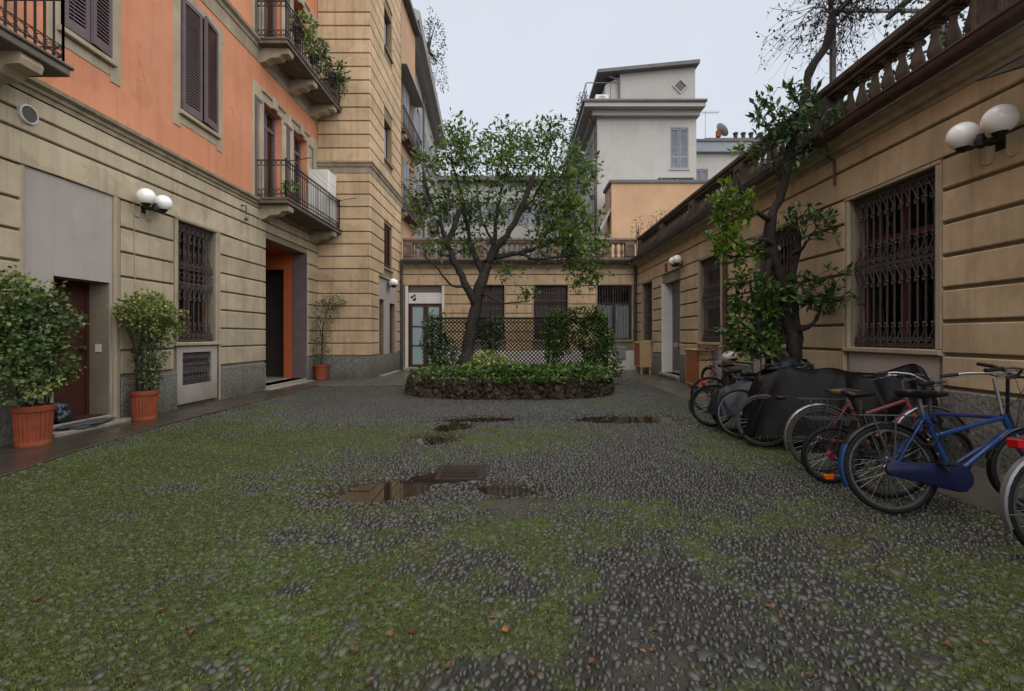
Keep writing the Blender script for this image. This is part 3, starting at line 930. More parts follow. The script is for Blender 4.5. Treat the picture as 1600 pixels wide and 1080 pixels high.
# ---------------------------------------------------------------- low wings at the end and on the right
ROOF = 4.30
M['brown_glass'] = mat('brown_tinted_pane', (0.05, 0.03, 0.024), 0.25, 0.3, 3, spec=0.3)
zw = levels(0.81, 0.375, 7)
BW = thing('garden_wing', 'low beige wing closing the courtyard behind the tree', 'building', (0, YB, 0))
bd = (-4.36, -3.0, 0.14, 3.46)
b_w = [(-1.62, -0.47, 1.24, 3.46), (0.73, 2.10, 1.24, 3.46), (3.3, 4.7, 1.24, 3.46)]
part('wall', wall_core(FB, XS + 0.001, XR, 0, ROOF, 0.35, [bd] + b_w), M['groove'], BW)
shell(XS - 3, YB + 0.352, 0, XR + 5, YB + 7, ROOF, ('-y',), BW, M['dark'])
cutb = [(a - 0.06, b + 0.06, (0 if v0 < 1 else 0.8), v1) for a, b, v0, v1 in [bd] + b_w]
courses(FB, zw, XS + 0.25, XR - 0.02, cutb, M['tan'], BW)
courses(FB, [(3.435, 3.88), (3.88, 4.12)], XS + 0.05, XR - 0.02, [], M['tan'], BW)
for a, b in split(XS + 0.3, XR, [(bd[0] - 0.1, bd[1] + 0.1)]): part('plinth', MB(FB).slab(a, 0, b, 0.8, 0, 0.045, 0.012), M['white'], BW)
for k, q in enumerate(b_w):
    w = casement(FB, *q, BW, 0.18, 2, 0.32, curtain=(0.03, 0.97, 0.0, 0.68) if k == 2 else None, gm='glass' if k == 2 else 'brown_glass')
    grille(FB, *q, w, p=0.105, style='cross' if k < 2 else 'plain')
    architrave(FB, *q, w, M['trim'], 0.06, 0.045)
# back door
m = MB(FB)
m.box(bd[0] + 0.02, -0.1, 3.16, bd[1] - 0.02, -0.06, 3.46)
part('door_blind_box', m, M['shutter'], BW)
m = MB(FB); m.box(bd[0] + 0.0, -0.12, 2.72, bd[1], -0.05, 3.157); fl = part('fascia', m, M['white'], BW, label='white fascia with a small dark mark above the glazed door')
m = MB(FB)
for cx, cz, r in ((-4.22, 2.98, 0.05), (-4.12, 3.05, 0.045), (-4.11, 2.88, 0.055), (-4.17, 2.86, 0.03)):
    m.lathe([(r, 0), (r, 0.012)], 14, (cx, -0.05, cz), axis=1)
m.ring((-4.13, -0.04, 2.95), 0.06, 0.014, (1, 0, 0), (0, 0, 1), 10, 4, -1.2, 1.8)
part('emblem', m, M['lampiron'], fl)
m = MB(FB)
a, b = bd[0] + 0.05, bd[1] - 0.02
mid = (a + b) / 2
m.box(a, -0.14, 0.14, a + 0.1, -0.08, 2.718); m.box(b - 0.1, -0.14, 0.14, b, -0.08, 2.718); m.box(mid - 0.1, -0.14, 0.14, mid + 0.1, -0.078, 2.718)
m.box(a + 0.1, -0.14, 2.6, b - 0.1, -0.082, 2.717); m.box(a + 0.1, -0.14, 0.14, b - 0.1, -0.082, 0.24)
for z in (0.98, 1.76): m.box(a + 0.1, -0.13, z, mid - 0.1, -0.09, z + 0.05); m.box(mid + 0.1, -0.13, z, b - 0.1, -0.09, z + 0.05)
d = part('door', m, M['wood_red'], BW)
for z0, z1 in ((0.24, 0.98), (1.03, 1.76), (1.81, 2.6)):
    for x0, x1 in ((a + 0.1, mid - 0.1), (mid + 0.1, b - 0.1)):
        m = MB(FB); m.box(x0, -0.125, z0, x1, -0.115, z1); part('pane', m, M['frost'], d)
m = MB(FB); m.slab(bd[0] - 0.12, 0.12, bd[0] - 0.005, 3.43, 0, 0.055, 0.01); m.slab(bd[1] + 0.005, 0.12, bd[1] + 0.1, 3.43, 0, 0.055, 0.01); part('door_jamb', m, M['white'], BW)
m = MB(FB); m.slab(bd[0] - 0.15, 0, bd[1] + 0.15, 0.13, -0.3, 0.25, 0.01); part('step', m, M['stone'], BW)
m = MB(FB); m.box(bd[0] + 0.1, 0.3, 0.055, bd[0] + 0.75, 0.75, 0.075); solo('doormat', m, M['iron'], 'dark doormat lying before the glazed back door', 'doormat', (bd[0] + 0.4, YB - 0.5, 0.05))
# meter box and vent under the third window
m = MB(FB); m.slab(4.05, 0.45, 4.45, 0.98, 0.045, 0.09, 0.01); mb_ = part('meter_box', m, M['wgrey'], BW)
m = MB(FB); m.slab(4.09, 0.49, 4.41, 0.94, 0.088, 0.097, 0.006); part('cover', m, M['bluegrey'], mb_)
m = MB(FB); m.lathe([(0.11, 0.04), (0.11, 0.07), (0.08, 0.07), (0.08, 0.05)], 16, (3.55, 0, 0.72), axis=1); part('round_vent', m, M['iron'], BW, smooth=True)

RW = thing('garden_wing', 'low beige wing with large iron grilled windows along the bicycles', 'building', (XR, 8, 0))
r_w = [(5.557, 7.01, 1.24, 3.38), (8.39, 9.82, 1.24, 3.38), (11.4, 12.72, 1.24, 3.38), (17.1, 18.46, 1.24, 3.38)]
r_d = (14.26, 15.83, 0.2, 3.12)
near_w = (0.9, 2.4, 1.24, 3.38)
part('wall', wall_core(FR_, -5, YB - 0.001, 0, ROOF, 0.4, r_w + [r_d, near_w]), M['groove'], RW)
shell(XR + 0.402, -5, 0, XR + 5, YB, ROOF, ('-x',), RW, M['dark'])
cutr = [(a - 0.09, b + 0.09, 0, v1) for a, b, v0, v1 in r_w + [near_w]] + [(r_d[0] - 0.06, r_d[1] + 0.14, 0, r_d[3])]
courses(FR_, zw, -5, YB - 0.05, cutr, M['beige_r'], RW, proud=0.048, gap=0.042)
courses(FR_, [(3.435, 3.86), (3.86, 4.13)], -5, YB - 0.05, [], M['beige_r'], RW, proud=0.048)
for a, b in split(-5, YB - 0.05, [(c[0], c[1]) for c in cutr]): part('plinth', MB(FR_).slab(a, 0, b, 0.795, 0, 0.06, 0.02), M['plinth'], RW)
for k, q in enumerate(r_w + [near_w]):
    w = casement(FR_, *q, RW, 0.2, 2, 0.3, curtain=[(0.05, 0.3, 0, 0.7), None, (0.05, 0.95, 0, 0.65), None, None][k])
    grille(FR_, *q, w, w=-0.06, p=0.12, style='scroll' if k != 3 else 'cross')
    architrave(FR_, *q, w, M['trim'], 0.085, 0.05)
    m = MB(FR_); m.slab(q[0] - 0.02, 0.05, q[1] + 0.02, 1.165, -0.02, 0.018, 0.004); part('apron', m, M['panel'], w)
m = MB(FR_)
for z, pr in ((4.10, [(0, 0), (0.06, 0.0), (0.07, 0.05), (0.12, 0.07), (0.14, 0.13), (0.22, 0.16), (0.22, 0.199), (0, 0.199)]),):
    m.prism([(p[0], z + p[1]) for p in pr], 0, -5, YB - 0.22)
part('cornice', m, M['cornice'], RW)
m = MB(FB)
m.prism([(p[0], 4.10 + p[1]) for p in pr], 0, XS + 0.06, XR - 0.001); part('cornice', m, M['cornice'], BW)
# door in the right wing
m = MB(FR_); m.box(r_d[0], -0.33, 0.2, r_d[1], -0.27, r_d[3]); d = part('door', m, M['wgrey'], RW)
for a, b, z0, z1, mt in ((14.34, 15.0, 1.2, 2.9, 'glass_d'), (15.08, 15.75, 1.2, 2.9, 'glass_d'), (14.34, 15.0, 0.3, 1.05, 'slate'), (15.08, 15.75, 0.3, 1.05, 'slate')):
    m = MB(FR_); m.box(a, -0.269, z0, b, -0.262, z1); part('pane' if mt == 'glass_d' else 'panel', m, M[mt], d)
m = MB(FR_); m.tube([(15.03, -0.26, 1.0), (15.03, -0.2, 1.0), (15.03, -0.2, 1.25), (15.03, -0.26, 1.25)], 0.015, 6); part('handle', m, M['iron'], d)
m = MB(FR_); m.slab(r_d[1] + 0.003, 0.2, r_d[1] + 0.13, r_d[3], -0.26, 0.06, 0.01); m.box(r_d[1] - 0.02, -0.26, 0.2, r_d[1] + 0.002, 0.04, r_d[3]); part('door_jamb', m, M['white'], RW)
m = MB(FR_); m.slab(r_d[0] - 0.05, 0.12, r_d[1] + 0.15, 0.2, -0.3, 0.14, 0.012); m.slab(r_d[0] - 0.02, 0, r_d[1] + 0.1, 0.118, -0.2, 0.09, 0.01); part('step', m, M['stone'], RW)
m = MB(FR_); m.tube([(-4.9 + 0.5 * k, 0.058, 3.442 + 0.006 * math.sin(k * 1.3)) for k in range(48)], 0.009, 5); part('cable', m, M['beige_r'], RW)
m = MB(FR_); m.box(15.35, 0.05, 3.47, 15.6, 0.06, 3.75); part('rust_plate', m, M['terra'], RW)


def gutter(F, u0, u1, par, mt, off=0.22):
    m = MB(F)
    prof = []
    for i in range(9):
        t = PI + PI * i / 8
        prof.append((off + 0.085 + 0.085 * math.cos(t), 4.40 + 0.11 * math.sin(t)))
    prof += [(off + 0.185, 4.41), (off + 0.185, 4.43), (off + 0.155, 4.43), (off - 0.015, 4.43), (off - 0.015, 4.40)]
    m.prism(prof, 0, u0, u1)
    return part('gutter', m, mt, par, smooth=True)


gutter(FR_, -5, 7.7, RW, M['gutter']); gutter(FR_, 7.705, YB - 0.24, RW, M['gutter_d']); gutter(FB, XS + 0.1, XR - 0.42, BW, M['gutter_d'])


def downpipe(x, y, z0, z1, mt, par, r=0.05):
    m = MB(); m.tube([(x, y, z0), (x, y, z1)], r, 10)
    for z in (z0 + 0.4, (z0 + z1) / 2, z1 - 0.4): m.tube([(x, y, z - 0.025), (x, y, z + 0.025)], r + 0.012, 10)
    return part('downpipe', m, mt, par, smooth=True)


downpipe(XS + 0.09, YB - 0.12, 0.05, 4.3, M['gutter_d'], BW); downpipe(XR - 0.12, YB - 0.1, 1.2, 4.3, M['gutter_d'], BW, 0.06)
downpipe(XR - 0.1, 11.02, 0.1, 4.2, M['gutter'], RW, 0.055)
m = MB(FR_); m.tube([(7.28, 0.19, 4.15), (7.28, 0.07, 4.07), (7.28, 0.06, 3.7)], 0.02, 8); part('overflow_pipe', m, M['gutter'], RW, smooth=True)

# balustrades on both wings
bal_prof = [(0.052, 0.0), (0.052, 0.035), (0.034, 0.05), (0.03, 0.07), (0.05, 0.12), (0.062, 0.18), (0.056, 0.25), (0.036, 0.34), (0.028, 0.41), (0.034, 0.44), (0.03, 0.455), (0.05, 0.47), (0.05, 0.5)]
bm_ = MB(); bm_.lathe([(r_ * 1.28, z_) for r_, z_ in bal_prof], 10); bm_.box(-0.078, -0.078, -0.07, 0.078, 0.078, -0.001); bm_.box(-0.075, -0.075, 0.501, 0.075, 0.075, 0.54)
BAL = mesh_of('baluster', bm_, M['balu'], True)
M['balu_d'] = mat('shaded_balustrade_stone', (0.085, 0.062, 0.05), 0.85, 0.4, 4, 0.5, 45, 0.6, (0.025, 0.022, 0.016), blotch=0.5, blotch_col=(0.035, 0.042, 0.018), bl_scale=3)  # darker copy of balu: shade against the sky put into the colour, plus moss
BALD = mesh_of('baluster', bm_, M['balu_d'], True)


def balustrade(F, u0, u1, label, peds, mt, me_, w=-0.12):
    o = thing('balustrade', label, 'balustrade', tuple(F.p((u0 + u1) / 2, w, ROOF)), 'terrace balustrades')
    m = MB(F); m.slab(u0, ROOF, u1, ROOF + 0.26, w - 0.16, w + 0.16, 0.02); part('base', m, M[mt], o)
    m = MB(F); m.slab(u0, 5.17, u1, 5.24, w - 0.13, w + 0.12, 0.015); m.slab(u0, 5.241, u1, 5.37, w - 0.16, w + 0.16, 0.03); part('rail', m, M[mt], o)
    for c in peds:
        m = MB(F); m.slab(c - 0.19, ROOF + 0.2, c + 0.19, 5.2, w - 0.15, w + 0.15, 0.012)
        q = part('pedestal', m, M[mt], o)
        m = MB(F)
        for a, b, z0, z1 in ((c - 0.17, c - 0.11, 4.62, 5.1), (c + 0.11, c + 0.17, 4.62, 5.1), (c - 0.108, c + 0.108, 4.62, 4.68), (c - 0.108, c + 0.108, 5.04, 5.1)):
            m.slab(a, z0, b, z1, w + 0.15, w + 0.172, 0.008)
        part('pedestal_frame', m, M[mt], q)
    ped = sorted(peds)
    edges = [(a + 0.19, b - 0.19) for a, b in zip(ped, ped[1:])]
    for a, b in edges:
        n = max(1, int(round((b - a) / 0.232)))
        for i in range(n):
            u = a + (b - a) * (i + 0.5) / n
            p = F.p(u, w, ROOF + 0.33) - ORG[o.name]
            link('baluster', me_, o, p)
    return o


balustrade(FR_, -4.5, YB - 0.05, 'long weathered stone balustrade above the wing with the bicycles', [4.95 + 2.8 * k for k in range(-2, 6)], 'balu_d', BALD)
balustrade(FB, XS + 0.12, XR - 0.05, 'weathered stone balustrade above the low end wing', [XS + 0.32, -1.45, 1.6, XR - 0.3], 'balu', BAL)

wall_lamp(FR_, 4.80, 3.49, 'twin white globe lamp high beside the large grilled window at right', 0.19, 0.14)
wall_lamp(FR_, 14.0, 3.62, 'twin white globe lamp above the grey door of the wing', 0.17, 0.13)
wall_lamp(FL, 8.1, 3.71, 'twin white globe lamp between pink panel and curtained window', 0.19, 0.135)
wall_lamp(FS, 17.4, 3.35, 'small white globe lamp over the stair tower doors', 0.12, 0.13, True)
# ---------------------------------------------------------------- ground, cobbles, paving, puddles
def gpx(px, py):
    y = 1043.0 / (py - 525.0)
    return (px - 806) * y / 745.0, y


m = MB(); m.add([(-150, -100, -0.06), (150, -100, -0.06), (150, 260, -0.06), (-150, 260, -0.06)], [(0, 1, 2, 3)])
solo('ground', m, M['ground'], kind='structure')

# moss and mud patches, in metres
MOSS = [(-4.2, 5.2, 1.5, 1.6, 1.0), (-3.2, 4.0, 1.4, 1.0, 0.8), (-2.6, 2.8, 1.5, 0.9, 0.8), (-1.6, 2.1, 1.3, 0.5, 0.7), (-4.6, 7.5, 1.0, 1.6, 0.6), (0.3, 3.2, 0.9, 0.5, 0.55),
        (0.0, 6.6, 1.7, 0.8, 0.6), (2.4, 5.2, 0.9, 0.9, 0.55), (1.9, 3.9, 0.9, 0.5, 0.5), (2.6, 2.4, 1.0, 0.7, 0.6), (1.5, 1.9, 0.8, 0.35, 0.5), (3.2, 6.6, 0.9, 1.2, 0.5), (-0.4, 2.4, 0.6, 0.3, 0.4),
        (-2.6, 6.6, 1.3, 1.2, 0.45), (2.0, 9.5, 1.4, 1.0, 0.3), (-4.5, 1.5, 1.5, 1.5, 0.7), (4.5, 1.5, 1.5, 1.5, 0.4)]
BARE = [(0.1, 5.1, 1.3, 0.5, 0.8), (1.7, 5.0, 0.9, 0.8, 0.5), (1.6, 6.3, 1.0, 0.6, 0.6), (-1.4, 8.8, 2.5, 1.2, 0.7), (0.8, 8.2, 1.6, 0.7, 0.5), (2.0, 4.3, 1.1, 0.45, 0.5), (0.75, 2.5, 0.35, 0.55, 0.75), (-0.2, 2.9, 0.5, 0.3, 0.5),
        (-3.0, 4.35, 0.7, 0.16, 0.9), (-1.5, 3.3, 0.3, 0.14, 0.6), (1.1, 2.1, 0.5, 0.4, 0.6), (0.2, 1.95, 0.35, 0.15, 0.5), (2.9, 3.4, 1.0, 0.6, 0.4), (-2.2, 4.7, 0.5, 0.12, 0.5)]
MUD = [(-1.3, 4.3, 0.7, 0.4, 0.44), (0.3, 3.9, 0.7, 0.25, 0.5), (1.15, 3.15, 0.6, 0.16, 0.55), (1.9, 2.6, 0.6, 0.2, 0.44), (-1.2, 2.6, 0.7, 0.3, 0.28), (-0.1, 4.0, 0.25, 0.9, 0.39), (0.55, 2.05, 0.2, 0.4, 0.44), (-1.7, 5.6, 0.6, 0.7, 0.28)]
PUD = [(-1.12, 4.33, 0.42, 0.25, 0.3), (-0.75, 4.72, 0.24, 0.2, 0.2), (-0.08, 4.36, 0.27, 0.16, -0.2), (-1.12, 6.42, 0.24, 0.22, 0), (-0.98, 7.4, 0.24, 0.36, -0.5), (-0.6, 8.05, 0.55, 0.24, 0.1), (1.78, 8.05, 0.76, 0.42, 0.15)]
WATER = -0.013


def gauss(x, y, L):
    s = np.zeros_like(np.asarray(x, dtype=float))
    for cx, cy, rx, ry, w in L:
        s = s + w * np.exp(-(((x - cx) / rx) ** 2 + ((y - cy) / ry) ** 2))
    return s


def puddle_depth(x, y, edge=1.5):
    s = np.zeros_like(np.asarray(x, dtype=float))
    nx = (fbm(x * 3, y * 3, 41) - 0.5)
    for cx, cy, rx, ry, a in PUD:
        dx = x - cx; dy = y - cy
        u = dx * math.cos(a) + dy * math.sin(a); v = -dx * math.sin(a) + dy * math.cos(a)
        r = np.sqrt((u / rx) ** 2 + (v / ry) ** 2) + nx * 0.9
        s = np.maximum(s, np.clip(edge - r, 0, 1))
    return s


def masks(x, y):
    x = np.asarray(x, dtype=float); y = np.asarray(y, dtype=float)
    n = fbm(x * 1.3, y * 1.3, 3, 5) - 0.5
    n2 = fbm(x * 5, y * 5, 9, 4) - 0.5
    n3 = fbm(x * 14, y * 14, 15, 3) - 0.5
    mo = 0.46 + gauss(x, y, MOSS) * 0.75 - gauss(x, y, BARE) * 1.0 + n * 1.1 + n2 * 1.5 + n3 * 1.3
    mo = mo - np.clip((y - 6.5) / 4, 0, 1) * 0.22
    mud = gauss(x, y, MUD) + n * 0.5 + n2 * 0.4
    mud = np.clip(mud, 0, 1)
    return np.clip(mo - mud * 0.45, 0, 1), mud


def gheight(x, y):
    x = np.asarray(x, dtype=float); y = np.asarray(y, dtype=float)
    mo, mud = masks(x, y)
    h = (fbm(x * 0.7, y * 0.7, 21, 3) - 0.5) * 0.012 + mo * 0.008 + (fbm(x * 14, y * 14, 5, 2) - 0.5) * 0.008 * (0.4 + mo)
    return h - puddle_depth(x, y) * 0.055


XA, XB, YA, YE = -5.75, 4.2, -3.0, 19.32
ys = np.concatenate([np.arange(YA, 1.5, 0.15), np.arange(1.5, 6.5, 0.045), np.arange(6.5, YE, 0.09), [YE]])
xs = np.arange(XA, XB + 0.01, 0.05)
gx, gy = np.meshgrid(xs, ys)
gz = gheight(gx, gy)
V = np.stack([gx, gy, gz], -1).reshape(-1, 3)
nx_, ny_ = len(xs), len(ys)
ii = (np.arange(ny_ - 1)[:, None] * nx_ + np.arange(nx_ - 1)[None, :]).ravel()
Fq = np.stack([ii, ii + 1, ii + 1 + nx_, ii + nx_], -1)
mo, mud = masks(V[:, 0], V[:, 1])
wet = puddle_depth(V[:, 0], V[:, 1], 2.3)


def yard_mat(name, stone=False):
    m = bpy.data.materials.new(name); m.use_nodes = True
    N = m.node_tree.nodes; L = m.node_tree.links
    b = N['Principled BSDF']
    g = N.new('ShaderNodeNewGeometry')

    def noise(sc, det=6, ro=0.65):
        n = N.new('ShaderNodeTexNoise'); n.inputs['Scale'].default_value = sc; n.inputs['Detail'].default_value = det; n.inputs['Roughness'].default_value = ro
        L.new(g.outputs['Position'], n.inputs['Vector']); return n.outputs['Fac']

    def ramp(fac, stops):
        r = N.new('ShaderNodeValToRGB'); e = r.color_ramp.elements
        while len(e) < len(stops): e.new(0.5)
        for k, (p, c) in enumerate(stops): e[k].position = p; e[k].color = (*c, 1)
        L.new(fac, r.inputs['Fac']); return r.outputs['Color']

    def attr(nm):
        a = N.new('ShaderNodeAttribute'); a.attribute_name = nm; return a.outputs['Fac']

    def mix(f, a, c):
        x = N.new('ShaderNodeMix'); x.data_type = 'RGBA'
        if isinstance(f, float): x.inputs[0].default_value = f
        else: L.new(f, x.inputs[0])
        L.new(a, x.inputs[6]); L.new(c, x.inputs[7]); return x.outputs[2]

    def rng(f, a, b_, c, d):
        r = N.new('ShaderNodeMapRange'); L.new(f, r.inputs['Value'])
        for nm, v in (('From Min', a), ('From Max', b_), ('To Min', c), ('To Max', d)): r.inputs[nm].default_value = v
        return r.outputs['Result']
    mudc = ramp(noise(9), [(0.3, (0.015, 0.014, 0.011)), (0.5, (0.034, 0.033, 0.026)), (0.72, (0.062, 0.06, 0.05))])
    mossc = ramp(noise(26, 8, 0.75), [(0.34, (0.013, 0.016, 0.008)), (0.5, (0.044, 0.053, 0.018)), (0.66, (0.125, 0.148, 0.042))])
    bl = ramp(noise(1.1), [(0.38, (0.038, 0.031, 0.017)), (0.5, (0.038, 0.046, 0.014)), (0.62, (0.055, 0.105, 0.016))])
    mossc = mix(0.35, mossc, bl)
    col = mix(rng(attr('moss'), 0.25, 0.7, 0, 1), mudc, mossc)
    if stone:
        st = ramp(attr('tone'), [(0.0, (0.012, 0.0115, 0.011)), (0.35, (0.030, 0.028, 0.026)), (0.65, (0.055, 0.053, 0.048)), (0.88, (0.09, 0.086, 0.076)), (0.96, (0.14, 0.13, 0.11)), (1.0, (0.12, 0.06, 0.042))])
        st2 = mix(0.35, st, ramp(noise(60), [(0.3, (0.014, 0.014, 0.013)), (0.7, (0.075, 0.07, 0.064))]))
        col = mix(rng(attr('moss'), 0.2, 0.9, 0.08, 0.8), st2, mossc)
        b.inputs['Roughness'].default_value = 0.38
        L.new(rng(attr('moss'), 0.2, 0.9, 0.2, 0.6), b.inputs['Roughness'])
    else:
        gc_ = N.new('ShaderNodeRGB'); gc_.outputs[0].default_value = (0.066, 0.062, 0.055, 1)
        col = mix(rng(attr('mud'), 0.35, 0.9, 0, 0.75), col, gc_.outputs[0])
        L.new(rng(attr('wet'), 0.0, 0.9, 0.62, 0.12), b.inputs['Roughness'])
        wc = N.new('ShaderNodeRGB'); wc.outputs[0].default_value = (0.022, 0.015, 0.010, 1)
        col = mix(rng(attr('wet'), 0.05, 0.95, 0, 0.9), col, wc.outputs[0])
    L.new(col, b.inputs['Base Color'])
    b.inputs['Specular IOR Level'].default_value = 0.5 if stone else 0.2
    bp = N.new('ShaderNodeBump'); bp.inputs['Strength'].default_value = 0.6 if not stone else 0.25; bp.inputs['Distance'].default_value = 0.012
    L.new(noise(70, 5), bp.inputs['Height']); L.new(bp.outputs['Normal'], b.inputs['Normal'])
    return m


M['yard'] = yard_mat('mossy_earth')
M['cobble'] = yard_mat('wet_river_cobble', True)
me = np_mesh('courtyard_ground', V, Fq, M['yard'], True, {'moss': mo, 'mud': mud, 'wet': wet})
YARD = link('courtyard_ground', me); ORG[YARD.name] = Vector()
tag(YARD, kind='structure')

# cobbles: positions on a jittered grid, sunk where moss or mud covers them
rng_ = np.random.default_rng(5)
sp = 0.042


def cob_positions():
    X, Y = np.meshgrid(np.arange(-5.5, 3.75, sp), np.arange(1.3, 18.9, sp * 0.86))
    X = X + (np.arange(X.shape[0])[:, None] % 2) * sp / 2
    X = X + rng_.uniform(-0.4, 0.4, X.shape) * sp; Y = Y + rng_.uniform(-0.4, 0.4, Y.shape) * sp
    X = X.ravel(); Y = Y.ravel()
    k = (np.abs(X) < Y * 1.2 + 0.3)
    # keep clear of planter, paving, drain
    k &= ~(((np.abs(X + 0.15) / 2.55) ** 3 + (np.abs(Y - 12.6) / 2.15) ** 3) < 1)
    k &= ~((X < -2.55) & (Y > 13.2)) & ~(Y > 15.5) & ~((np.abs(X + 0.56) < 0.27) & (np.abs(Y - 4.88) < 0.3))
    k &= X > np.where(Y < 6.5, -5.02 - (Y - 4.6) * 0.22, -5.44)
    return X[k], Y[k]


cx_, cy_ = cob_positions()
cmo, cmud = masks(cx_, cy_)
cz_ = gheight(cx_, cy_)
n = len(cx_)
la = np.clip(0.021 * np.exp(rng_.normal(0, 0.32, n)), 0.010, 0.042) * (1 + (rng_.random(n) > 0.97) * 0.5); lb = la * rng_.uniform(0.55, 0.85, n)
ang = (fbm(cx_ * 0.5, cy_ * 0.5, 31) - 0.5) * 5.0 + rng_.normal(0, 0.5, n)
hh = rng_.uniform(0.009, 0.018, n)
lift = rng_.uniform(-0.004, 0.006, n) - np.clip(cmo - 0.3, 0, 1) * rng_.uniform(0.006, 0.030, n) - np.clip(cmud - 0.2, 0, 1) * 0.02
tone = np.clip(rng_.beta(1.5, 2.2, n) + (rng_.random(n) > 0.975) * 0.6, 0, 1)
tone = tone * np.clip(0.62 + 0.6 * cmo, 0, 1.1)
keep = ((lift + hh) > 0.003) & (puddle_depth(cx_, cy_) < rng_.uniform(0.15, 0.85, n))
cx_, cy_, cz_, la, lb, ang, hh, lift, tone, cmo = [a[keep] for a in (cx_, cy_, cz_, la, lb, ang, hh, lift, tone, cmo)]


def dome(k, rings):
    v = []; f = []
    for r, z in rings:
        for i in range(k):
            t = 2 * PI * i / k
            v.append((r * math.cos(t), r * math.sin(t), z))
    v.append((0, 0, 1.0))
    for q in range(len(rings) - 1):
        for i in range(k):
            j = (i + 1) % k
            a, b_, c, d_ = q * k + i, q * k + j, (q + 1) * k + j, (q + 1) * k + i
            f += [(a, b_, c), (a, c, d_)]
    t = len(v) - 1; q = (len(rings) - 1) * k
    for i in range(k): f.append((q + i, q + (i + 1) % k, t))
    return np.array(v), np.array(f)


def stamp(T, FT_, idx, rough):
    vt = T[None].repeat(len(idx), 0)
    vt = vt * (1 + rng_.normal(0, rough, vt.shape))
    x = vt[..., 0] * la[idx][:, None]; y = vt[..., 1] * lb[idx][:, None]
    ca = np.cos(ang[idx])[:, None]; sa = np.sin(ang[idx])[:, None]
    V = np.stack([cx_[idx][:, None] + x * ca - y * sa, cy_[idx][:, None] + x * sa + y * ca, (cz_ + lift)[idx][:, None] + vt[..., 2] * hh[idx][:, None]], -1).reshape(-1, 3)
    F = (FT_[None] + (np.arange(len(idx)) * len(T))[:, None, None]).reshape(-1, 3)
    return V, F, np.repeat(tone[idx], len(T)), np.repeat(cmo[idx], len(T))


# the 300 that show largest stand as single stones
infr = (cy_ > 1.95) & (np.abs(cx_ * 745 / cy_) < 790)
size = np.where(infr & (cmo < 0.5), la * (0.3 + np.clip(lift + hh, 0, 0.03) * 30) / cy_, 0)
big = np.argsort(-size)[:300]
rest = np.setdiff1d(np.arange(len(cx_)), big)
Tn, Fn = dome(8, [(1.0, -0.6), (0.9, 0.42), (0.52, 0.86)])
Tf, Ff = dome(6, [(1.0, -0.4), (0.72, 0.62)])
vars_ = []
for q in range(10):
    T = Tn * (1 + rng_.normal(0, 0.07, Tn.shape))
    a = np.full(len(T), 0.08 + 0.085 * q)
    vars_.append(np_mesh('cobblestone', T, Fn, M['cobble'], True, {'tone': a, 'moss': np.full(len(T), 0.1)}))
for i in big:
    o = link('cobblestone', vars_[int(tone[i] * 9.99)], YARD, (cx_[i], cy_[i], cz_[i] + lift[i]), (0, 0, ang[i]))
    o.scale = (la[i], lb[i], hh[i])
Tv, Fv = dome(5, [(1.0, -0.3), (0.7, 0.6)])
for lo, hi, T, F_ in ((0, 5.0, Tn, Fn), (5.0, 9.0, Tf, Ff), (9.0, 30, Tv, Fv)):
    ix = rest[(cy_[rest] >= lo) & (cy_[rest] < hi)]
    V, F, tn, mm = stamp(T, F_, ix, 0.05)
    o = link('cobblestones', np_mesh('cobblestones', V, F, M['cobble'], True, {'tone': tn, 'moss': mm}), YARD); tag(o, kind='stuff')

# moss tufts: tiny blades where the moss is thick
nb = 420000
bx_ = rng_.uniform(-5.3, 4.0, nb); by_ = rng_.uniform(0, 1, nb) ** 2.0 * 8.5 + 1.6
kk = (np.abs(bx_) < by_ * 1.2 + 0.2) & (bx_ > np.where(by_ < 6.5, -5.05 - (by_ - 4.6) * 0.22, -5.44))
bx_, by_ = bx_[kk], by_[kk]
bm0, bmd = masks(bx_, by_)
kk = (rng_.random(len(bx_)) < (bm0 - 0.15) * 1.2) & (puddle_depth(bx_, by_) < 0.05)
bx_, by_, bm0 = bx_[kk], by_[kk], bm0[kk]
bz_ = gheight(bx_, by_)
k = len(bx_)
t = rng_.uniform(0, 2 * PI, k); hgt = rng_.uniform(0.003, 0.013, k) * (1 + (rng_.random(k) > 0.985) * 1.6); wd = rng_.uniform(0.0015, 0.0045, k)
ln = rng_.normal(0, 0.007, (k, 2))
V = np.stack([np.stack([bx_ - wd * np.cos(t), by_ - wd * np.sin(t), bz_ - 0.002], -1), np.stack([bx_ + wd * np.cos(t), by_ + wd * np.sin(t), bz_ - 0.002], -1), np.stack([bx_ + ln[:, 0], by_ + ln[:, 1], bz_ + hgt], -1)], 1).reshape(-1, 3)
M['mossblade'] = leaf_mat('moss_blade', (0.018, 0.024, 0.008), (0.066, 0.088, 0.02), (0.20, 0.25, 0.055), 0.6, 0.15, 0.25)
o = link('moss', np_mesh('moss', V, np.arange(3 * k).reshape(-1, 3), M['mossblade'])); tag(o, 'low green moss growing between the cobbles', 'moss', kind='stuff')

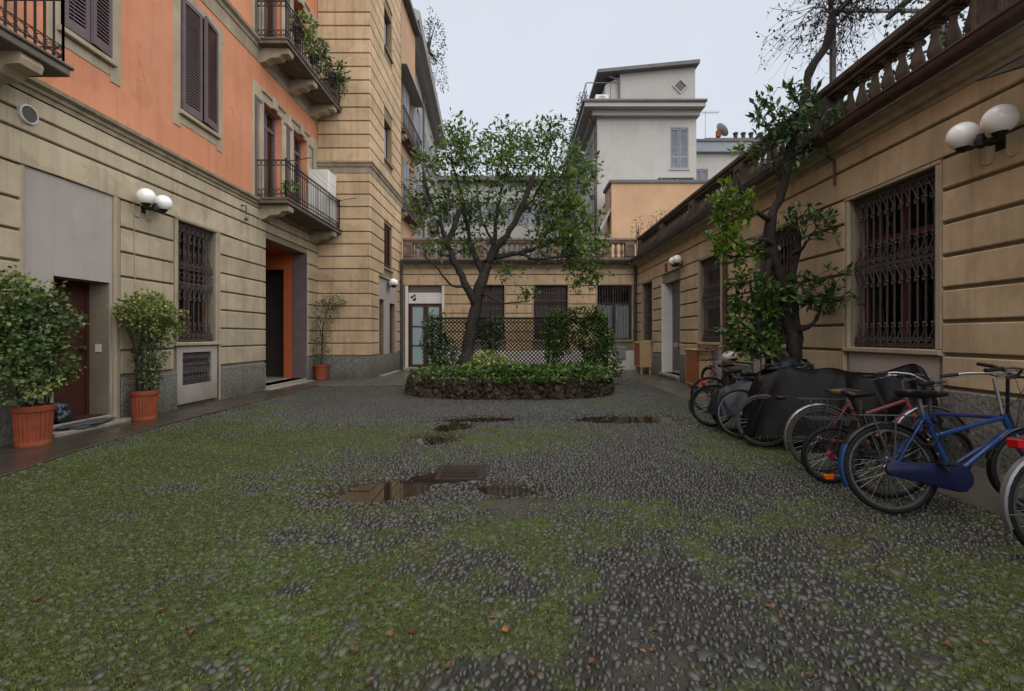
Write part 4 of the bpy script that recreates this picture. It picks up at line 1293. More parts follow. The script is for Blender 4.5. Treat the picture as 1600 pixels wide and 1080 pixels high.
# puddles
M['water'] = mat('puddle_water', (0.022, 0.014, 0.009), 0.015, 0.2, 2, spec=0.6)
plab = ['widest brown puddle in front of the drain grate, on its left', 'small brown puddle touching the left edge of the drain grate', 'small brown puddle in front of the drain grate, on its right',
        'narrow dark puddle farther back than the drain, nearest of three toward planter', 'slanting brown puddle between drain and planter', 'long thin puddle just before the rock planter', 'large brown puddle before the right end of the planter']
for kz, ((cx, cy, rx, ry, a), lb_) in enumerate(zip(PUD, plab)):
    m = MB(); wz = WATER - 0.0012 * kz
    pts = []
    for i in range(28):
        t = 2 * PI * i / 28
        u, v = rx * 1.75 * math.cos(t), ry * 1.8 * math.sin(t)
        pts.append((cx + u * math.cos(a) - v * math.sin(a), cy + u * math.sin(a) + v * math.cos(a), wz))
    m.add(pts, [tuple(range(28))])
    solo('puddle', m, M['water'], lb_, 'puddle', (cx, cy, wz), group='rain puddles on the cobbles', recalc=False)

# drain grate
dg = thing('drain_grate', 'rusty square iron drain grate among the puddles', 'drain', (-0.56, 4.88, 0.0))
m = MB(); m.box(-0.79, 4.63, -0.05, -0.75, 5.13, 0.008); m.box(-0.37, 4.63, -0.05, -0.33, 5.13, 0.008); m.box(-0.75, 4.63, -0.05, -0.37, 4.67, 0.008); m.box(-0.75, 5.09, -0.05, -0.37, 5.13, 0.008)
M['rust'] = mat('rusty_iron', (0.034, 0.026, 0.022), 0.45, 0.35, 12, 0.4, 50)
part('frame', m, M['rust'], dg)
for i in range(6):
    y = 4.69 + i * 0.066
    m = MB(); m.box(-0.75, y, -0.03, -0.37, y + 0.030, 0.006); part('bar', m, M['rust'], dg)

# sidewalk slabs along the orange building, concrete aprons
def strip(name, label, polys, z, mt, th=0.1):
    o = bpy.data.objects.new(name, None); COL.objects.link(o); ORG[o.name] = Vector(); tag(o, kind='structure')
    for p in polys:
        m = MB(); n = len(p)
        cx = sum(q[0] for q in p) / n; cy = sum(q[1] for q in p) / n
        ins = [(q[0] + (cx - q[0]) * 0.012, q[1] + (cy - q[1]) * 0.012) for q in p]
        vs = [(*q, z - th) for q in p] + [(*q, z - 0.008) for q in p] + [(*q, z) for q in ins]
        fs = [tuple(range(2 * n, 3 * n))]
        for k in (0, n):
            for i in range(n):
                j = (i + 1) % n; fs.append((k + i, k + j, k + n + j, k + n + i))
        m.add(vs, fs)
        part('paving_slab', m, M[mt], o)
    return o


def edge_l(y): return -5.02 - (y - 4.6) * 0.22 if y < 6.5 else -5.44


pol = []
yy = [-2.6, -0.9, 0.9, 2.6, 4.2, 5.7, 7.3, 8.8, 10.4, 11.9, 13.2]
for a, b in zip(yy, yy[1:]):
    e0, e1 = max(edge_l(a), -5.44) if a < 4.6 else edge_l(a), max(edge_l(b), -5.44) if b < 4.6 else edge_l(b)
    e0, e1 = min(e0, -4.85), min(e1, -4.85)
    pol.append([(XL + 0.01, a + 0.004), (e0, a + 0.004), (e1, b - 0.004), (XL + 0.01, b - 0.004)])
strip('sidewalk', None, pol, 0.034, 'flag')
pol = [[(XL, 13.204), (-5.0, 13.204), (-5.0, 15.25), (XL, 15.25)], [(-4.992, 13.204), (-2.65, 13.6), (-2.65, 15.25), (-4.992, 15.25)],
       [(XS + 0.05, 15.258), (-2.65, 15.258), (-2.65, 17.2), (XS + 0.05, 17.2)], [(XS + 0.05, 17.208), (-2.65, 17.208), (-2.65, 19.32), (XS + 0.05, 19.32)],
       [(-2.642, 15.3), (0.6, 15.3), (0.6, 19.32), (-2.642, 19.32)], [(0.608, 15.3), (3.7, 15.3), (3.7, 19.32), (0.608, 19.32)]]
strip('courtyard_paving', None, pol, 0.026, 'concrete')
pol = []
yy = [-2.6, 0.4, 2.6, 4.7, 6.8, 8.9, 11.0, 13.1, 15.2, 17.3, 19.32]
for a, b in zip(yy, yy[1:]): pol.append([(3.75, a + 0.004), (XR - 0.01, a + 0.004), (XR - 0.01, b - 0.004), (3.75, b - 0.004)])
strip('sidewalk', None, pol, 0.022, 'concrete')

# fallen leaves
M['fallen2'] = mat('fallen_leaf_brown', (0.16, 0.065, 0.028), 0.5, 0.4, 40, obj_rand=0.5)
lm = []
for q in range(4):
    m = MB(); L_, w_ = 1.0, 0.3 + 0.06 * q
    m.add([(-0.5, 0, 0), (-0.15, -w_, 0.12), (0.25, -w_ * 0.8, 0.1), (0.5, 0, 0.05), (0.25, w_ * 0.8, 0.16), (-0.15, w_, 0.2), (0.05, 0, 0.0)],
          [(0, 1, 6), (1, 2, 6), (2, 3, 6), (3, 4, 6), (4, 5, 6), (5, 0, 6)])
    lm.append(mesh_of('fallen_leaf', m, M['fallen2'], recalc=False))
spots = [(185, 885), (300, 995), (335, 1015), (387, 930), (432, 1020), (490, 1008), (555, 1025), (210, 1075), (385, 1058), (125, 800), (610, 998), (645, 995), (680, 970), (770, 972), (790, 990), (575, 930), (660, 870), (1022, 990), (1020, 1022), (1005, 1025),
         (980, 862), (870, 860), (1200, 952), (1220, 970), (1110, 1075), (1540, 1010), (1505, 885), (1480, 1015), (1265, 1060), (925, 1040), (575, 1075), (620, 1060), (830, 1058), (480, 800), (520, 905), (60, 940), (100, 1010), (250, 960), (450, 905), (700, 1050)]
for q, (px, py) in enumerate(spots):
    x, y = gpx(px, py)
    o = link('fallen_leaf', lm[q % 4], None, (x, y, float(gheight(x, y)) + 0.016), (rnd.uniform(-.3, .3), rnd.uniform(-.3, .3), rnd.uniform(0, 6)))
    s = rnd.uniform(0.022, 0.042); o.scale = (s, s, s)
    tag(o, 'small brown fallen leaf lying on the mossy cobbles', 'leaf', 'fallen leaves on the cobbles')

# ---------------------------------------------------------------- houses beyond the courtyard
def far_wall(F, u0, u1, v0, v1, wins, mt, par, shut=None, fm='bluegrey', t=0.3):
    part('wall', wall_core(F, u0, u1, v0, v1, t, wins), M[mt], par)
    for q in wins:
        m = MB(F); a, b, c, d = q
        m.box(a, -0.2, c, a + 0.09, -0.12, d); m.box(b - 0.09, -0.2, c, b, -0.12, d); m.box(a + 0.09, -0.2, d - 0.09, b - 0.09, -0.12, d); m.box(a + 0.09, -0.2, c, b - 0.09, -0.12, c + 0.09)
        m.box((a + b) / 2 - 0.05, -0.2, c + 0.09, (a + b) / 2 + 0.05, -0.115, d - 0.09)
        w = part('window', m, M[fm], par)
        for x0, x1 in ((a + 0.09, (a + b) / 2 - 0.05), ((a + b) / 2 + 0.05, b - 0.09)):
            m = MB(F); m.box(x0, -0.19, c + 0.09, x1, -0.17, d - 0.09); part('pane', m, M['glass_d'], w)
        m = MB(F); m.box(a - 0.08, -0.1, c - 0.08, b + 0.08, 0.07, c - 0.003); part('sill', m, M['wgrey'], w)
        if shut == 'closed':
            for x0, x1 in ((a + 0.01, (a + b) / 2 - 0.02), ((a + b) / 2 + 0.02, b - 0.01)):
                m = MB(F)
                m.box(x0, -0.08, c + 0.02, x0 + 0.07, -0.03, d - 0.02); m.box(x1 - 0.07, -0.08, c + 0.02, x1, -0.03, d - 0.02); m.box(x0 + 0.07, -0.08, c + 0.02, x1 - 0.07, -0.03, c + 0.12)
                m.box(x0 + 0.07, -0.08, d - 0.12, x1 - 0.07, -0.03, d - 0.02); m.box(x0 + 0.07, -0.08, c + (d - c) * .28, x1 - 0.07, -0.03, c + (d - c) * .28 + 0.09)
                z = c + 0.14
                while z < d - 0.14: m.box(x0 + 0.07, -0.07, z, x1 - 0.07, -0.045, z + 0.045); z += 0.075
                part('shutter', m, M['bluegrey'], w)
        elif shut == 'open':
            hw = (b - a) / 2
            for x0 in (a - hw - 0.02, b + 0.02):
                m = MB(F); m.slab(x0, c, x0 + hw, d, 0.002, 0.05, 0.01); part('shutter', m, M['bluegrey'], w)


# white house with the overhanging roof on the right
HY = 30.0
WH = thing('white_house', 'tall white house with grey cornice and set back attic beyond the terrace', 'building', (8.2, HY, 0))
FW = Fr((0, HY, 0), (1, 0, 0), (0, -1, 0)); FWs = Fr((5.11, 0, 0), (0, 1, 0), (-1, 0, 0))
far_wall(FW, 5.11, 11.36, 0, 15.1, [(9.72, 10.85, 11.9, 14.5)], 'wwall', WH, 'closed')
far_wall(FWs, HY + 0.301, 44, 0, 15.1, [(31.5 + 3.2 * k, 32.8 + 3.2 * k, z, z + 2.3) for k in range(4) for z in (4.6, 8.6, 12.2)], 'wwall', WH, 'open')
m = MB(); m.box(11.061, HY + 0.301, 0, 11.36, 44, 15.1); m.box(5.411, 43.7, 0, 11.06, 44, 15.1); part('outer_wall', m, M['wwall'], WH)
m = MB(); m.prism([(4.2, 29.1), (11.6, 29.1), (11.6, 44.5), (4.2, 44.5)], 2, 15.42, 15.72)
m.prism([(4.75, 29.6), (11.45, 29.6), (11.45, 44.3), (4.75, 44.3)], 2, 15.101, 15.418); ev = part('eaves', m, M['wgrey'], WH)
m = MB(); m.tube([(4.15, 44, 15.76), (4.15, 29.05, 15.76), (11.65, 29.05, 15.76)], 0.1, 8); part('gutter', m, M['slate'], ev)
m = MB(); m.prism([(6.6, 15.72), (11.36, 15.72), (11.36, 18.45), (6.6, 18.05)], 1, HY + 0.2, 43.5); part('attic', m, M['wgrey'], WH)
m = MB(); m.prism([(5.7, 15.72), (6.598, 15.72), (6.598, 17.9), (5.7, 17.4)], 1, HY + 0.4, 43.3); part('attic', m, M['wwall'], WH)
m = MB(); m.prism([(5.1, 17.85), (11.5, 18.45), (11.5, 18.68), (5.1, 18.05)], 1, HY - 0.25, 43.8); part('roof', m, M['slate'], WH)
m = MB(FW); m.M = Matrix.Translation((10.4, 0, 17.2)) @ Matrix.Rotation(R(45), 4, 'Y')
m.box(-0.34, -0.199, -0.34, 0.34, -0.12, -0.26); m.box(-0.34, -0.199, 0.26, 0.34, -0.12, 0.34); m.box(-0.34, -0.199, -0.26, -0.26, -0.12, 0.26); m.box(0.26, -0.199, -0.26, 0.34, -0.12, 0.26)
dw = part('window', m, M['wgrey'], WH)
m = MB(FW); m.M = Matrix.Translation((10.4, 0, 17.2)) @ Matrix.Rotation(R(45), 4, 'Y'); m.box(-0.26, -0.199, -0.26, 0.26, -0.18, 0.26); part('pane', m, M['glass_d'], dw)
m = MB(); m.tube([(5.0, 29.9, 4), (5.0, 29.9, 14.6), (4.5, 29.4, 15.2)], 0.09, 8); part('downpipe', m, M['gutter'], WH)
m = MB(); m.tube([(6.55, 30.15, 15.75), (6.55, 30.15, 17.6), (5.9, 30.1, 17.75)], 0.06, 6); part('downpipe', m, M['slate'], WH)
ac = MB(); ac.cbox(4.95, 29.6, 15.74, 5.75, 29.95, 16.4, 0.03); a_ = part('air_conditioner', ac, M['white'], WH)
m = MB(); m.ring((5.35, 29.59, 16.07), 0.22, 0.02, (1, 0, 0), (0, 0, 1), 14, 4); m.ring((5.35, 29.59, 16.07), 0.1, 0.02, (1, 0, 0), (0, 0, 1), 12, 4); part('fan_guard', m, M['slate'], a_)
m = MB()
for k in range(22):
    y = 29.2 + k * 0.68; m.tube([(4.3, y, 15.74), (4.3, y, 16.9)], 0.025, 4)
for z in (16.3, 16.9): m.tube([(4.3, 29.2, z), (4.3, 43.5, z)], 0.03, 4)
m.tube([(4.3, 29.2, 16.9), (6.4, 29.2, 16.9)], 0.03, 4); m.tube([(5.8, 29.2, 15.74), (5.8, 29.2, 16.9)], 0.03, 4)
part('railing', m, M['slate'], WH)
m = MB(FW); m.box(8.9, 0.05, 11.2, 11.1, 0.45, 11.26)
for x in (9.0, 10.0, 11.0): m.box(x, 0.0, 11.05, x + 0.05, 0.4, 11.2)
part('shelf', m, M['wgrey'], WH)

OW = thing('terrace_wall', 'peeling apricot plastered wall below the white house window', 'wall', (8, 27, 0))
M['apricot'] = mat('peeling_apricot_plaster', (0.47, 0.30, 0.185), 0.9, 0.12, 0.8, 0.2, 20, 0.25, (0.38, 0.21, 0.11), blotch=0.3, blotch_col=(0.40, 0.24, 0.14), bl_scale=0.9)
m = MB(); m.box(5.42, 27, 0, 12.5, 29.0, 10.05); part('wall', m, M['apricot'], OW)
m = MB(); m.box(5.3, 26.9, 10.051, 12.6, 29.0, 10.22); part('coping', m, M['slate'], OW)
m = MB(); m.prism([(4.65, 7.0), (5.419, 8.5), (5.419, 8.75), (4.65, 7.25)], 1, 27.2, 28.2); part('stair', m, M['wgrey'], OW)
m = MB(); m.tube([(4.7, 27.25, 8.2), (5.4, 27.25, 9.6)], 0.03, 4)
for k in range(5): m.tube([(4.7 + 0.17 * k, 27.25, 7.2 + 0.34 * k), (4.7 + 0.17 * k, 27.25, 8.2 + 0.34 * k)], 0.018, 4)
part('stair_railing', m, M['slate'], OW)

LH = thing('low_house', 'pale house with grey roof band and chimneys behind the right tree', 'building', (15, 34, 0))
FH = Fr((0, 34, 0), (1, 0, 0), (0, -1, 0))
far_wall(FH, 12.6, 16.4, 0, 14.4, [(12.75, 13.7, 11.0, 13.3)], 'wwall', LH, 'closed')
m = MB(); m.box(12.6, 34.301, 0, 16.4, 37, 14.4); part('outer_wall', m, M['wwall'], LH)
m = MB(); m.box(12.3, 33.6, 14.401, 16.6, 37.2, 15.1); part('roof_band', m, M['bluegrey'], LH)
m = MB(); m.box(12.2, 33.5, 15.101, 16.7, 37.3, 15.25); part('roof', m, M['slate'], LH)
m = MB(); m.box(15.0, 37.5, 0, 22, 42, 16.6); up_ = part('upper_block', m, M['wwall'], LH)
m = MB(); m.box(14.8, 37.3, 16.601, 22.2, 42, 16.9); part('roof', m, M['slate'], up_)
for k in range(5):
    x = 17.6 + 0.62 * k if k < 3 else 19.6 + 0.9 * (k - 3)
    m = MB(); m.lathe([(0.15, 16.9), (0.15, 17.5), (0.2, 17.55), (0.2, 17.66), (0.12, 17.7)], 12, (x, 38.2, 0)); part('chimney', m, M['rust'], LH, smooth=True)
an = thing('antenna', 'thin television antenna on the pale house roof', 'antenna', (15.1, 38, 16.9))
m = MB(); m.tube([(15.1, 38, 16.9), (15.1, 38, 19.3)], 0.025, 5); part('mast', m, M['wgrey'], an)
m = MB(); m.tube([(14.8, 38, 19.2), (16.2, 38, 19.2)], 0.02, 4)
for k in range(8): m.tube([(14.9 + 0.17 * k, 37.7, 19.2), (14.9 + 0.17 * k, 38.3, 19.2)], 0.012, 4)
part('boom', m, M['wgrey'], an)
ds = thing('satellite_dish', 'reddish backed satellite dish on the pale house roof', 'satellite dish', (16.2, 38, 16.9))
m = MB(); m.M = Matrix.Translation((16.3, 38, 17.7)) @ Matrix.Rotation(R(50), 4, 'Y')
m.lathe([(0.01, 0.0), (0.25, 0.03), (0.45, 0.1), (0.6, 0.2), (0.61, 0.22), (0.45, 0.13), (0.25, 0.06), (0.01, 0.03)], 20, cap=False); part('dish', m, M['wgrey'], ds, smooth=True)
m = MB(); m.tube([(16.2, 38, 16.9), (16.2, 38, 17.7)], 0.05, 6); m.cbox(15.95, 37.8, 17.2, 16.3, 38.1, 17.75, 0.04); part('mount', m, M['terra'], ds)

# house with balconies seen past the tower, then the white one with deep eaves
OH = thing('balcony_house', 'narrow orange house with small balconies behind the stair tower', 'building', (-5.3, 21.5, 0))
FO = Fr((-5.05, 0, 0), (0, 1, 0), (1, 0, 0))
far_wall(FO, YB + 0.3, 23.9, 0, 16.4, [(20.4, 21.3, z, z + 2.4) for z in (7.0, 10.3)] + [(22.4, 23.3, z, z + 2.4) for z in (7.0, 10.3)], 'apricot', OH, 'open')
m = MB(); m.box(-9, YB + 0.3, 0, -5.352, 23.9, 16.4); part('outer_wall', m, M['apricot'], OH)
m = MB(); m.prism([(-9, 16.401), (-4.75, 16.401), (-4.75, 16.6), (-9, 18)], 1, YB + 0.26, 23.9); part('roof', m, M['slate'], OH)
for z in (6.8, 10.1):
    balcony(FO, 19.9, 23.7, z, 0.42, OH, (20.3, 23.2))
m = MB(FO); m.box(19.9, 0.0, 12.75, 23.7, 0.5, 12.8); part('canopy', m, M['wgrey'], OH)

EH = thing('white_apartment_house', 'white apartment house with deep grey eaves behind the stair tower', 'building', (-6, 30, 0))
dv = Vector((-0.87, 14.5, 0)).normalized()
FE = Fr((-5.62, 24.0, 0), dv, (dv.y, -dv.x, 0))
wins = [(1.2 + 2.9 * k, 2.3 + 2.9 * k, z, z + 2.2) for k in range(5) for z in (2.2, 5.9, 9.4, 12.9)]
far_wall(FE, 0, 15.5, 0, 16.9, wins, 'wwall', EH, 'open')
m = MB(FE); m.box(0, -6, 0, 15.5, -0.301, 16.9); part('outer_wall', m, M['wwall'], EH)
m = MB(FE); m.prism([(-6, 17.0), (0.8, 17.0), (0.85, 17.45), (0.1, 17.8), (-6, 18)], 0, -0.5, 15.8); m.prism([(-1, 16.901), (0.35, 16.901), (0.55, 16.999), (-1, 16.999)], 0, -0.3, 15.6); part('eaves', m, M['wgrey'], EH)
m = MB(FE); m.tube([(0.85, 0.1, 3), (0.85, 0.1, 16.8)], 0.07, 6); m.tube([(6.7, 0.1, 3), (6.7, 0.1, 16.8)], 0.07, 6); part('downpipe', m, M['slate'], EH)
for z in (5.7, 9.2):
    balcony(FE, 3.6, 6.4, z, 0.6, EH, (4.0, 6.0)); balcony(FE, 9.4, 12.2, z, 0.6, EH, (9.8, 11.8))

DH = thing('street_end_house', 'grey rendered house closing the view behind the tree crown', 'building', (0, 46, 0))
FD = Fr((0, 46, 0), (1, 0, 0), (0, -1, 0))
wins = [(-7.6 + 2.4 * k, -6.5 + 2.4 * k, z, z + 2.1) for k in range(7) for z in (5.2, 8.7, 12.2)]
far_wall(FD, -9, 9, 0, 16.2, wins, 'wwall', DH, 'open')
m = MB(); m.box(-9, 46.301, 0, 9, 52, 16.2); part('outer_wall', m, M['wwall'], DH)
m = MB(); m.prism([(45.2, 16.201), (53, 16.201), (53, 16.5), (49, 17.9), (45.2, 16.6)], 0, -9.5, 9.5); part('roof', m, M['slate'], DH)
# ---------------------------------------------------------------- vegetation
nrg = np.random.default_rng(11)


def norm(a):
    return a / np.maximum(np.linalg.norm(a, axis=-1, keepdims=True), 1e-9)


def leaf_arrays(P, D, L, Wd, fold=0.25, droop=0.15, up=None):
    """five-vertex folded leaves: P base, D axis, L length, Wd half width"""
    n = len(P)
    D = norm(D)
    if up is None:
        up = nrg.normal(0, 0.5, (n, 3)) + np.array([0, 0, 1.0])
    S_ = norm(np.cross(D, up)); Nn = np.cross(S_, D)
    L = L[:, None]; Wd = Wd[:, None]
    b = P
    mid = P + D * L * 0.45 - Nn * Wd * fold
    l = P + D * L * 0.5 + S_ * Wd
    r = P + D * L * 0.5 - S_ * Wd
    tip = P + D * L - Nn * L * droop
    V = np.stack([b, l, r, mid, tip], 1).reshape(-1, 3)
    f = np.array([(0, 2, 3), (0, 3, 1), (3, 2, 4), (3, 4, 1)])
    F = (f[None] + (np.arange(n) * 5)[:, None, None]).reshape(-1, 3)
    return V, F


class Leaves:
    def __init__(s): s.V = []; s.F = []; s.n = 0

    def add(s, V, F):
        s.V.append(V); s.F.append(F + s.n); s.n += len(V)

    def rosettes(s, tips, dirs, k, L, Wr=0.3, spread=0.9, jit=0.05, droop=0.15):
        n = len(tips)
        P = np.repeat(tips, k, 0) + nrg.normal(0, jit, (n * k, 3))
        D = np.repeat(norm(dirs), k, 0) + nrg.normal(0, spread, (n * k, 3))
        ll = nrg.uniform(0.65, 1.15, n * k) * L
        s.add(*leaf_arrays(P, D, ll, ll * Wr * nrg.uniform(0.8, 1.2, n * k), droop=droop))

    def cloud(s, c, r, n, L, Wr=0.35, shell=0.5, upb=0.4, droop=0.15):
        """leaves through an ellipsoid, denser near its skin, pointing outwards"""
        d = norm(nrg.normal(0, 1, (n, 3)))
        rad = nrg.random(n) ** (1 / 3.0)
        rad = rad * (1 - shell) + shell * (0.7 + 0.35 * nrg.random(n))
        lump = 1 + 0.22 * np.sin(d[:, 0] * 5 + c[0] * 3) * np.sin(d[:, 1] * 4 + c[2]) + 0.15 * np.sin(d[:, 2] * 7 + c[1])
        P = np.array(c) + d * (rad * lump)[:, None] * np.array(r)
        D = d + nrg.normal(0, 0.6, (n, 3)) + np.array([0, 0, upb * 0.3])
        ll = nrg.uniform(0.6, 1.2, n) * L
        s.add(*leaf_arrays(P, D, ll, ll * Wr, droop=droop, up=d * 0.6 + nrg.normal(0, 0.4, (n, 3)) + np.array([0, 0, 0.8])))

    def build(s, name, mt, parent=None):
        V = np.concatenate(s.V); F = np.concatenate(s.F)
        if parent is not None: V = V - np.array(ORG[parent.name])
        me = np_mesh(name, V, F, M[mt])
        return link(name, me, parent)


def edges_mesh(name, A, B, ra, rb, mt, parent, k=5):
    A = np.asarray(A); B = np.asarray(B); n = len(A)
    d = norm(B - A)
    ref = np.where(np.abs(d[:, 2:3]) < 0.9, np.array([[0, 0, 1.0]]), np.array([[1.0, 0, 0]]))
    x = norm(np.cross(d, ref)); y = np.cross(d, x)
    t = 2 * PI * np.arange(k) / k
    c = np.cos(t)[None, :, None]; s_ = np.sin(t)[None, :, None]
    ring = x[:, None] * c + y[:, None] * s_
    Va = A[:, None] + ring * np.asarray(ra)[:, None, None]
    Vb = B[:, None] + ring * np.asarray(rb)[:, None, None]
    V = np.concatenate([Va, Vb], 1).reshape(-1, 3)
    i = np.arange(k); j = (i + 1) % k
    f = np.stack([i, j, j + k, i + k], -1)
    F = (f[None] + (np.arange(n) * 2 * k)[:, None, None]).reshape(-1, 4)
    if parent is not None: V = V - np.array(ORG[parent.name])
    return link(name, np_mesh(name, V, F, M[mt], True), parent)


def smooth_line(pts, step=0.12):
    """Catmull-Rom through (x,y,z,r) points"""
    P = [np.array(p, dtype=float) for p in pts]
    P = [2 * P[0] - P[1]] + P + [2 * P[-1] - P[-2]]
    out = []
    for i in range(1, len(P) - 2):
        n = max(2, int(np.linalg.norm(P[i + 1][:3] - P[i][:3]) / step))
        for k in range(n):
            t = k / n
            a, b, c, d = P[i - 1], P[i], P[i + 1], P[i + 2]
            out.append(0.5 * ((2 * b) + (-a + c) * t + (2 * a - 5 * b + 4 * c - d) * t * t + (-a + 3 * b - 3 * c + d) * t ** 3))
    out.append(P[-2])
    return out


def grow_tree(root, limbs, blobs, seed, twig_r=0.006, step=0.22, up=0.12, bark='bark', k=9, knob=0.10, cutends=()):
    """limbs are drawn; twigs then reach from the nearest wood to every target in the blobs"""
    g = np.random.default_rng(seed)
    m = MB()
    nodes = []; par = []; rad0 = []; free = []
    for q, L in enumerate(limbs):
        pts = smooth_line(L)
        pts = [p + np.append(g.normal(0, 0.012, 3), 0) for p in pts]
        rr = [max(0.004, p[3] * (1 + g.normal(0, knob * 0.5))) for p in pts]
        m.tube([tuple(p[:3]) for p in pts], rr, k)
        for i, p in enumerate(pts):
            nodes.append(p[:3]); par.append(-1); rad0.append(p[3]); free.append(p[3] < 0.075)
    part('trunk', m, M[bark], root, smooth=True, ang=180)
    nodes = list(nodes)
    T = []
    for (cx, cy, cz, rx, ry, rz, n) in blobs:
        d = norm(g.normal(0, 1, (n, 3))); r = (0.25 + 0.75 * g.random(n) ** 0.6)[:, None]
        T.append(np.array([cx, cy, cz]) + d * r * np.array([rx, ry, rz]))
    T = np.concatenate(T)
    N0 = np.array(nodes)
    fr = np.array(free)
    dist = np.array([np.min(np.linalg.norm(N0[fr] - t, axis=1)) for t in T])
    order = np.argsort(dist)
    cap = len(nodes) + len(T) * 14
    NA = np.zeros((cap, 3)); NA[:len(nodes)] = N0; ok = np.zeros(cap, bool); ok[:len(nodes)] = fr
    cnt = len(nodes); par = par + [-1] * (cap - cnt)
    tips = []; tdir = []
    for ti in order:
        t = T[ti]
        dd = np.linalg.norm(NA[:cnt] - t, axis=1) + np.where(ok[:cnt], 0, 50) + np.clip(NA[:cnt, 2] - t[2], 0, None) * 0.8
        i = int(np.argmin(dd))
        a = NA[i]; L = np.linalg.norm(t - a)
        n = max(1, min(12, int(L / step)))
        prev = i
        bow = g.normal(0, 0.09, 3) * L + np.array([0, 0, -up * L])
        for s in range(1, n + 1):
            f = s / n
            p = a + (t - a) * f + bow * math.sin(PI * f) + (g.normal(0, 0.015, 3) if s < n else 0)
            NA[cnt] = p; par[cnt] = prev; ok[cnt] = True; prev = cnt; cnt += 1
        tips.append(NA[prev]); tdir.append(norm((NA[prev] - NA[par[prev]])[None])[0] + np.array([0, 0, 0.25]))
    c = np.zeros(cnt)
    for i in range(cnt - 1, len(nodes) - 1, -1):
        if c[i] == 0: c[i] = 1
        if par[i] >= len(nodes): c[par[i]] += c[i]
    idx = [i for i in range(len(nodes), cnt)]
    A = NA[[par[i] for i in idx]]; B = NA[idx]
    rb = twig_r * np.array([c[i] ** 0.42 for i in idx]); ra = twig_r * np.array([(c[par[i]] if par[i] >= len(nodes) else c[i] * 1.3) ** 0.42 for i in idx])
    edges_mesh('branches', A, B, ra, rb, bark, root)['kind'] = 'stuff'
    return np.array(tips), np.array(tdir)


def P13(px, py, dy=0.0, y=13.0):
    d = y + dy
    return ((px - 806) * d / 745, d, 1.4 + (525 - py) * d / 745)


# --- planter of tufa rocks with the courtyard tree
PC = (-0.15, 12.6)


def pl_pt(t, rx, ry, e=3.0):
    c, s_ = math.cos(t), math.sin(t)
    r = (abs(c) ** e + abs(s_) ** e) ** (-1 / e)
    return PC[0] + rx * r * c, PC[1] + ry * r * s_


PL = thing('rock_planter', 'low planter walled with dark tufa rocks around the courtyard tree', 'planter', (PC[0], PC[1], 0))
m = MB()
n = 48
vs = []
for r, z in ((0.97, 0.0), (0.95, 0.30), (0.9, 0.36), (0.5, 0.46), (0.02, 0.5)):
    for i in range(n):
        x, y = pl_pt(2 * PI * i / n, 2.5 * r, 2.1 * r); vs.append((x, y, z))
fs = []
for q in range(4):
    for i in range(n): j = (i + 1) % n; fs.append((q * n + i, q * n + j, q * n + n + j, q * n + n + i))
m.add(vs, fs); part('soil', m, M['soil'], PL, smooth=True, ang=60)
rocks = []
for q in range(8):
    bm = bmesh.new(); bmesh.ops.create_icosphere(bm, subdivisions=2, radius=1.0)
    off = Vector((q * 7.3, 1.1, 3.3))
    for v in bm.verts:
        k_ = mnoise.noise(v.co * 1.2 + off) * 0.5 + mnoise.noise(v.co * 3.1 + off) * 0.7
        v.co *= 1 + k_
    me = bpy.data.meshes.new('rock'); bm.to_mesh(me); bm.free(); me.materials.append(M['rock']); rocks.append(me)
perim = 150
for row, (z, sz, rr) in enumerate(((0.05, 0.10, 1.0), (0.16, 0.095, 1.0), (0.26, 0.09, 0.995), (0.35, 0.085, 0.99), (0.42, 0.075, 0.965), (0.43, 0.07, 0.91))):
    a = -PI * 1.08 + row * 0.013
    while a < PI * 0.08:
        x, y = pl_pt(a, 2.52 * rr, 2.12 * rr)
        x2, y2 = pl_pt(a + 0.01, 2.52 * rr, 2.12 * rr)
        ds = math.hypot(x2 - x, y2 - y) / 0.01
        s = sz * rnd.uniform(0.72, 1.25)
        o = link('rock', rocks[rnd.randrange(8)], PL, (x - PC[0] + rnd.uniform(-.03, .03), y - PC[1] + rnd.uniform(-.03, .03), z + rnd.uniform(-.02, .03)), (rnd.uniform(0, 6), rnd.uniform(0, 6), rnd.uniform(0, 6)))
        o.scale = (s, s, s * 0.8)
        a += 1.55 * s / ds
CT = thing('courtyard_tree', 'broad evergreen tree with dark forked trunk growing in the rock planter', 'tree', (-1.4, 13.0, 0.3))
T_ = lambda px, py, r, dy=0: (*P13(px, py, dy), r)
